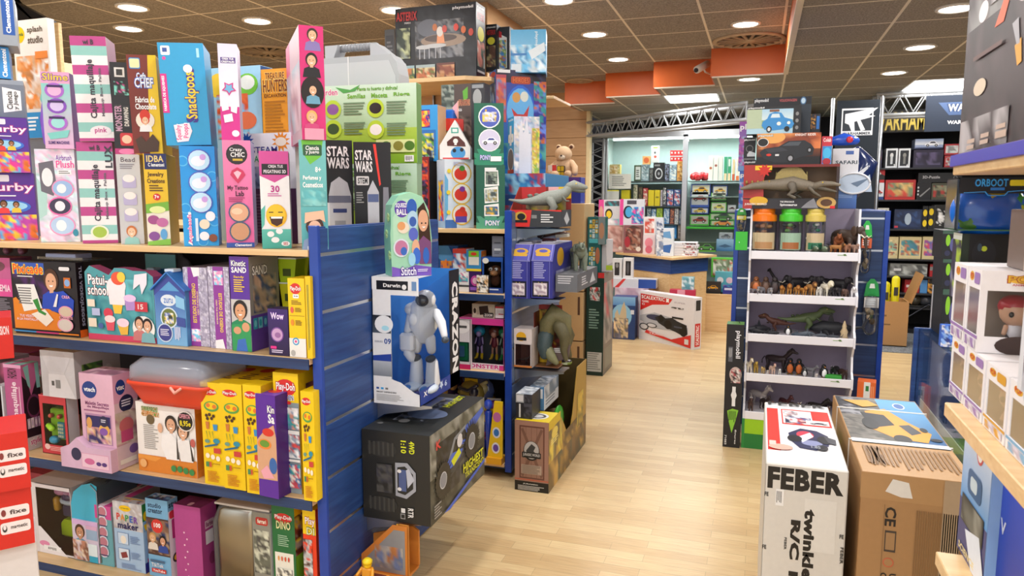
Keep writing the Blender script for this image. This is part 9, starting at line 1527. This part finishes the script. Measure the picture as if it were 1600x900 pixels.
truss('silver truss beam carrying the dark hanging sign at right', (a.x, RY2, a.z), (b.x+.5, RY2, a.z), .22, .25, 6)
mb = MB(); mb.tube([(0, 0, 0), (0, 0, a.z)], .02, 'c8cacc', 'metal', 8); tag(mb.build('truss_post', None, (a.x-.02, RY2, 0.0)), 'thin silver post at the left end of right truss', 'post')
UY = 9.3; ux0 = PY(1362, 200, UY).x; ux1 = ux0+2.2; uh = PY(1400, 172, UY).z
t = thing('black_shelving', 'black shelf wall under the gold lettered sign at the back right', 'shelving unit', (ux0, UY, 0))
ROWS = (262, 312, 358, 405, 432, 458)
mb = MB(); mb.box(0, .4, 0, ux1-ux0, .42, uh+.03, '131317', 'matte'); mb.build('back_panel', t)
mb = MB(); mb.box(-.03, 0, 0, 0, .42, uh+.03, '1a1a1e', 'matte', .003); mb.build('side_panel', t)
for r_ in ROWS:
 z = PY(1420, r_, UY).z; zs[('blk', r_)] = z; mb = MB(); mb.box(0, 0, z-.02, ux1-ux0, .4, z, '25252a', 'plastic', .002); mb.build('shelf', t)
mb = MB(); mb.box(0, .0, 0, ux1-ux0, .4, .06, '1a1a1e', 'plastic'); mb.tube([(0, .0, .35), (.35, 0, .08), (.7, 0, .35), (1.05, 0, .08)], .012, '3a3a40', 'metal', 6); mb.build('base', t)
z0 = PY(1400, 207, UY-.03).z
mb = MB(); wS = PY(1446, 190 , UY-.03).x-ux0+.5; mb.box(0, -.03, z0, wS, 0, uh, '0e0e10', 'matte'); art(mb, 'T WARHAMMER .01 .12 .95 .9 c8b04a 3a3010', (0, -.031, uh), (1, 0, 0), (0, 0, -1), (0, -1, 0), wS*.78, uh-z0); tag(mb.build('shop_sign', None, (ux0, UY, 0)), 'black sign with bold gold lettering above the black shelves', 'sign')
q = place(1446, 1545, 148, 205, RY2-.32); mb = MB(); w, h = q.w, q.h; mb.box(0, 0, 0, w, .02, h, '1f2a3c', 'matte', .002)
face_art(mb, 'F', 'p 3f557c .2 .2 1 .2 1 .55 .38 .55;T WARHAMMER .36 .25 1.3 .45 f0f0f4 2a3a5a;t WARHAMMER .36 .7 .98 .8 e8e8ec', w, .02, h); tag(mb.build('hanging_sign', None, q.loc), 'dark blue hanging sign with white lettering and winged badge', 'sign')
def brow(r_, items):
 for (x0, x1, yt, c, F, lb) in items: bx('model_kit_box', lb+' on the black shelf wall', 'model kit', x0, x1, yt, zs[('blk', r_)]+.001, UY+.06, F, c=c, d=.2)
rb_ = lambda c, s, *cc: 'r 0 0 1 1 %s;n .08 .15 .92 .85 5 %d %s' % (c, s, ' '.join(cc))
brow(262, [(1363, 1376, 234, '2a2a44', rb_('2a2a44', 1, '3a3a6a', '8a4a4a', '222'), 'dark blue figure box at left of top row'), (1382, 1400, 232, 'e0e0e4', 'r 0 0 1 1 e0e4e8;r .12 .1 .85 .9 24262c;e .5 .35 .15 .12 d8d8d8;r .4 .4 .6 .8 c8ccd0;t 3 .7 .8 .82 .95 fff', 'white framed black figure box, left twin'), (1402, 1420, 232, 'e0e0e4', 'r 0 0 1 1 e0e4e8;r .12 .1 .85 .9 24262c;e .5 .35 .15 .12 8a8a84;r .4 .4 .6 .8 7a7a78;t 4 .7 .8 .82 .95 fff', 'white framed black figure box, right twin'), (1425, 1471, 234, '2a2438', rb_('2a2438', 3, '3a3450', '5a5070', '2a2438', '221c30'), 'wide dark violet vehicle box, lower'), (1473, 1496, 243, 'a83038', rb_('a83038', 5, 'c8c8c4', '8a8a8a', 'a83038'), 'red and grey box, lower of pair'), (1498, 1512, 240, '2a2a30', rb_('2a2a30', 6, '444', '777'), 'black kit box by the red pair')])
bx('model_kit_box', 'silver model car box on top of the violet vehicle box', 'model kit', 1427, 1471, 217, PY(1448, 233, UY+.06).z+.002, UY+.06, 'g 0 0 1 .4 8aa0c8 c8ccd8;r 0 .4 1 .6 c8ccd4;v .6 .5 .5 e0e0e4;r 0 .85 1 1 2a3050', c='8a98b8', d=.2)
bx('model_kit_box', 'red and grey box, upper of pair, right on top row', 'model kit', 1473, 1496, 225, PY(1484, 242, UY+.06).z+.002, UY+.06, rb_('a83038', 7, 'b8c8c4', '8a8a8a', 'c8c8c8'), c='a83038', d=.2)
brow(312, [(1359, 1379, 281, 'd8dce4', 'r 0 0 1 .0 fff;r 0 0 1 .15 c8242c;r 0 .15 1 1 d8dce4;v .5 .62 .8 c8242c;r 0 .85 1 1 2a4a8a', 'white box with red sports car'), (1381, 1428, 281, '8a2a28', rb_('b02c2c', 2, '5a5a44', 'c8a060', '7a8a6a', 'c84a3a', 'e0c080')+';r 0 .9 1 1 c8302c', 'red framed army figures box'), (1430, 1452, 285, '16161a', 'r 0 0 1 1 16161a;p 888 .2 .8 .9 .3 .95 .35 .3 .85;e .1 .3 .06 .06 ccc;e .1 .5 .06 .06 ccc;e .1 .7 .06 .06 ccc', 'black bicycle kit box'), (1453, 1484, 286, '4a4a3a', rb_('4a4a3a', 4, '6a6a50', 'a83a34', '8a8a70', '3a3a30'), 'olive army vehicle box'), (1486, 1502, 282, '34343a', rb_('34343a', 4, '555', '777', '222'), 'dark grey kit box')])
bx('model_kit_box', 'small red topped box over the red sports car box', 'model kit', 1360, 1380, 265, PY(1370, 281, UY+.06).z+.002, UY+.06, 'r 0 0 1 1 c8242c;p 1c1c20 0 .6 .5 .3 1 .6 1 1 0 1;s .6 .4 .15 5 f0f0f0', c='c8242c', d=.2)
bx('model_kit_box', 'long black kit box lying across the second row', 'model kit', 1432, 1500, 270, PY(1468, 285, UY+.06).z+.002, UY+.06, 'r 0 0 1 1 1a1a1e;t 3D-Puzzle .1 .3 .5 .6 b8b8bc;o .85 .5 .04 ccc 1a1a1e', c='1a1a1e', d=.2)
brow(358, [(1395, 1438, 327, '1c2a4a', 'r 0 0 1 1 1c2a4a;n .05 .1 .95 .9 6 3 1c2a4a 2f4a7a 24345a;e .5 .5 .12 .3 a8b8c8;r .02 .85 .15 .95 c83a4a', 'wide navy box with pale robot picture'), (1439, 1447, 322, '1c1c20', 'r 0 0 1 1 1c1c20;e .5 .3 .4 .15 f0d020;e .5 .75 .4 .15 f0d020', 'narrow black box with yellow arcs, left'), (1448, 1457, 322, '1c1c20', 'r 0 0 1 1 1c1c20;e .5 .25 .4 .15 f0d020;e .5 .7 .4 .15 f0d020', 'narrow black box with yellow arcs, right'), (1458, 1484, 320, 'c8c8c8', rb_('222', 4, 'f0f0f0', '111', '111', 'e8e8e8'), 'black and white patterned box'), (1360, 1386, 325, 'd4d4cc', 'r 0 0 1 1 2a2a30;r 0 0 1 .3 d8d8d0;o .85 .15 .08 7a8a3a', 'white topped dark box at left of third row')])
brow(405, [(1380, 1401, 370, 'd8c890', rb_('dccb98', 1, 'dccb98', '8ab09a', 'a84a3a', 'e8d8a8'), 'cream miniature house kit box, left of three'), (1403, 1437, 370, 'd8c890', rb_('dccb98', 2, 'dccb98', '5a9ab0', '4a8a8a', 'c87a5a'), 'cream miniature house kit box, middle of three'), (1439, 1471, 370, 'd8c890', rb_('dccb98', 3, 'dccb98', 'b05aa0', 'c84a6a', '6a6ab0'), 'cream miniature house kit box, right of three'), ])
brow(432, [(1388, 1446, 412, 'a8aca8', 'r 0 0 1 1 9a9c98;n 0 .1 1 .9 8 3 9a9c98 c8ccc8 5a5c5c;r .1 .4 .3 .6 e8e8e8', 'long grey ship kit box'), (1450, 1463, 413, 'b8242c', 'r 0 0 1 1 b8242c;r 0 .2 1 .5 8a8a8a', 'small red kit box')])
brow(458, [(1411, 1434, 437, 'b02028', 'r 0 0 1 1 b02028;r .1 .4 .8 .6 e8d8d8', 'flat red kit box left'), (1435, 1446, 437, '4a8ac8', 'r 0 0 1 1 5a9ad8', 'flat light blue kit box'), (1447, 1460, 436, 'c86a24', 'n 0 0 1 1 3 2 d88a2c 222 e8b050', 'flat orange kit box')])
for i, (px, c) in enumerate(((1414, '5a5c64'), (1432, '4a4438'), (1450, '44464e'))):
 p = PY(px, 470, UY); mb = MB(); mb.ell((0, 0, .078), (.08, .08, .072), c, 'gloss'); mb.box(-.06, -.07, 0, .06, .06, .02, '222', 'plastic')
 z = zs[('blk', 458)]-.165; tag(mb.build('toy_helmet', None, (p.x, UY+.12, z+.0)), ['grey domed model in the dark lowest row, left', 'brownish domed model in the dark lowest row, middle', 'slate domed model in the dark lowest row, right'][i], 'model')
z = zs[('blk', 458)]-.168; mb = MB(); mb.box(0, 0, z-.02, ux1-ux0, .4, z, '25252a', 'plastic', .002); mb.build('shelf', t)
q = place(1457, 1468, 405, 512, 8.4); mb = MB(); mb.box(0, 0, 0, q.w, .03, q.z+q.h, 'c8ccd8', 'card'); face_art(mb, 'F', 'r 0 0 1 1 c8ccd8;n .1 .05 .9 .95 2 3 c8ccd8 e8e8ec 5a6ab0 d88a5a', q.w, .03, q.z+q.h); tag(mb.build('poster_strip', None, (q.loc[0], 8.4, 0)), 'narrow pale upright poster strip right of black shelves', 'poster')
A = PZ(1376, 526, 0); B = PZ(1400, 527, 0)
t = thing('shipping_carton', 'open brown carton on grey carpet holding yellow poster tubes', 'carton', (A.x-.25, A.y-.6, .007)); w = B.x-A.x+.25; h = PY(1390, 472, A.y-.6).z
mb = MB()
for bb_ in ((0, 0, w, .01), (0, .34, w, .35), (0, .01, .01, .34), (w-.01, .01, w, .34)): mb.box(bb_[0], bb_[1], 0, bb_[2], bb_[3], h, 'b88a58', 'card')
mb.box(0, 0, 0, w, .35, .01, 'b88a58'); face_art(mb, 'F', 'r .1 .3 .5 .34 7a5a34;r .1 .5 .6 .53 7a5a34', w, .35, h); mb.build('carton', t)
mb = MB(); mb.prism([(w-.0, h), (w+.1, h+.3), (w+.12, h+.28), (w+.02, h-.02)], .0, .33, 'b08250'); mb.build('flap', t)
for i, (x, hh, c) in enumerate(((.12, .82, 'd8cc18'), (.2, .8, 'd0c414'), (.29, .88, 'e0d418'))):
 mb = MB(); mb.tube([(x, .12, .02), (x+.0, .12, hh*.8)], .04, c, 'card', 12); mb.box(x-.02, .075, hh*.6, x+.02, .078, hh*.7, '333'); o = mb.build('poster_tube', None, (A.x-.25, A.y-.6, .01)); tag(o, ['yellow tube at left in the brown carton on carpet', 'yellow tube in middle of the brown carton on carpet', 'tallest yellow tube in the brown carton on carpet'][i], 'tube', 'yellow tubes in the brown carton')
# camera, world, exposure
cam = bpy.data.cameras.new('camera'); co = bpy.data.objects.new('camera', cam); COL.objects.link(co)
co.location = (0, 0, EYE); co.rotation_euler = (pi/2-PIT, 0, YAW)
cam.sensor_width = 36; cam.lens = F/1600*36; cam.clip_start = .05; cam.clip_end = 60
cam.dof.use_dof = True; cam.dof.focus_distance = 3.1; cam.dof.aperture_fstop = 9.0
SC.camera = co
w = bpy.data.worlds.new('shop_surroundings'); SC.world = w; w.use_nodes = True
w.node_tree.nodes['Background'].inputs[0].default_value = (.95, .97, 1, 1); w.node_tree.nodes['Background'].inputs[1].default_value = 1.5
SC.view_settings.view_transform = 'Standard'; SC.view_settings.look = 'None'; SC.view_settings.gamma = 1; SC.view_settings.exposure = EXPO
SC.view_settings.use_curve_mapping = False
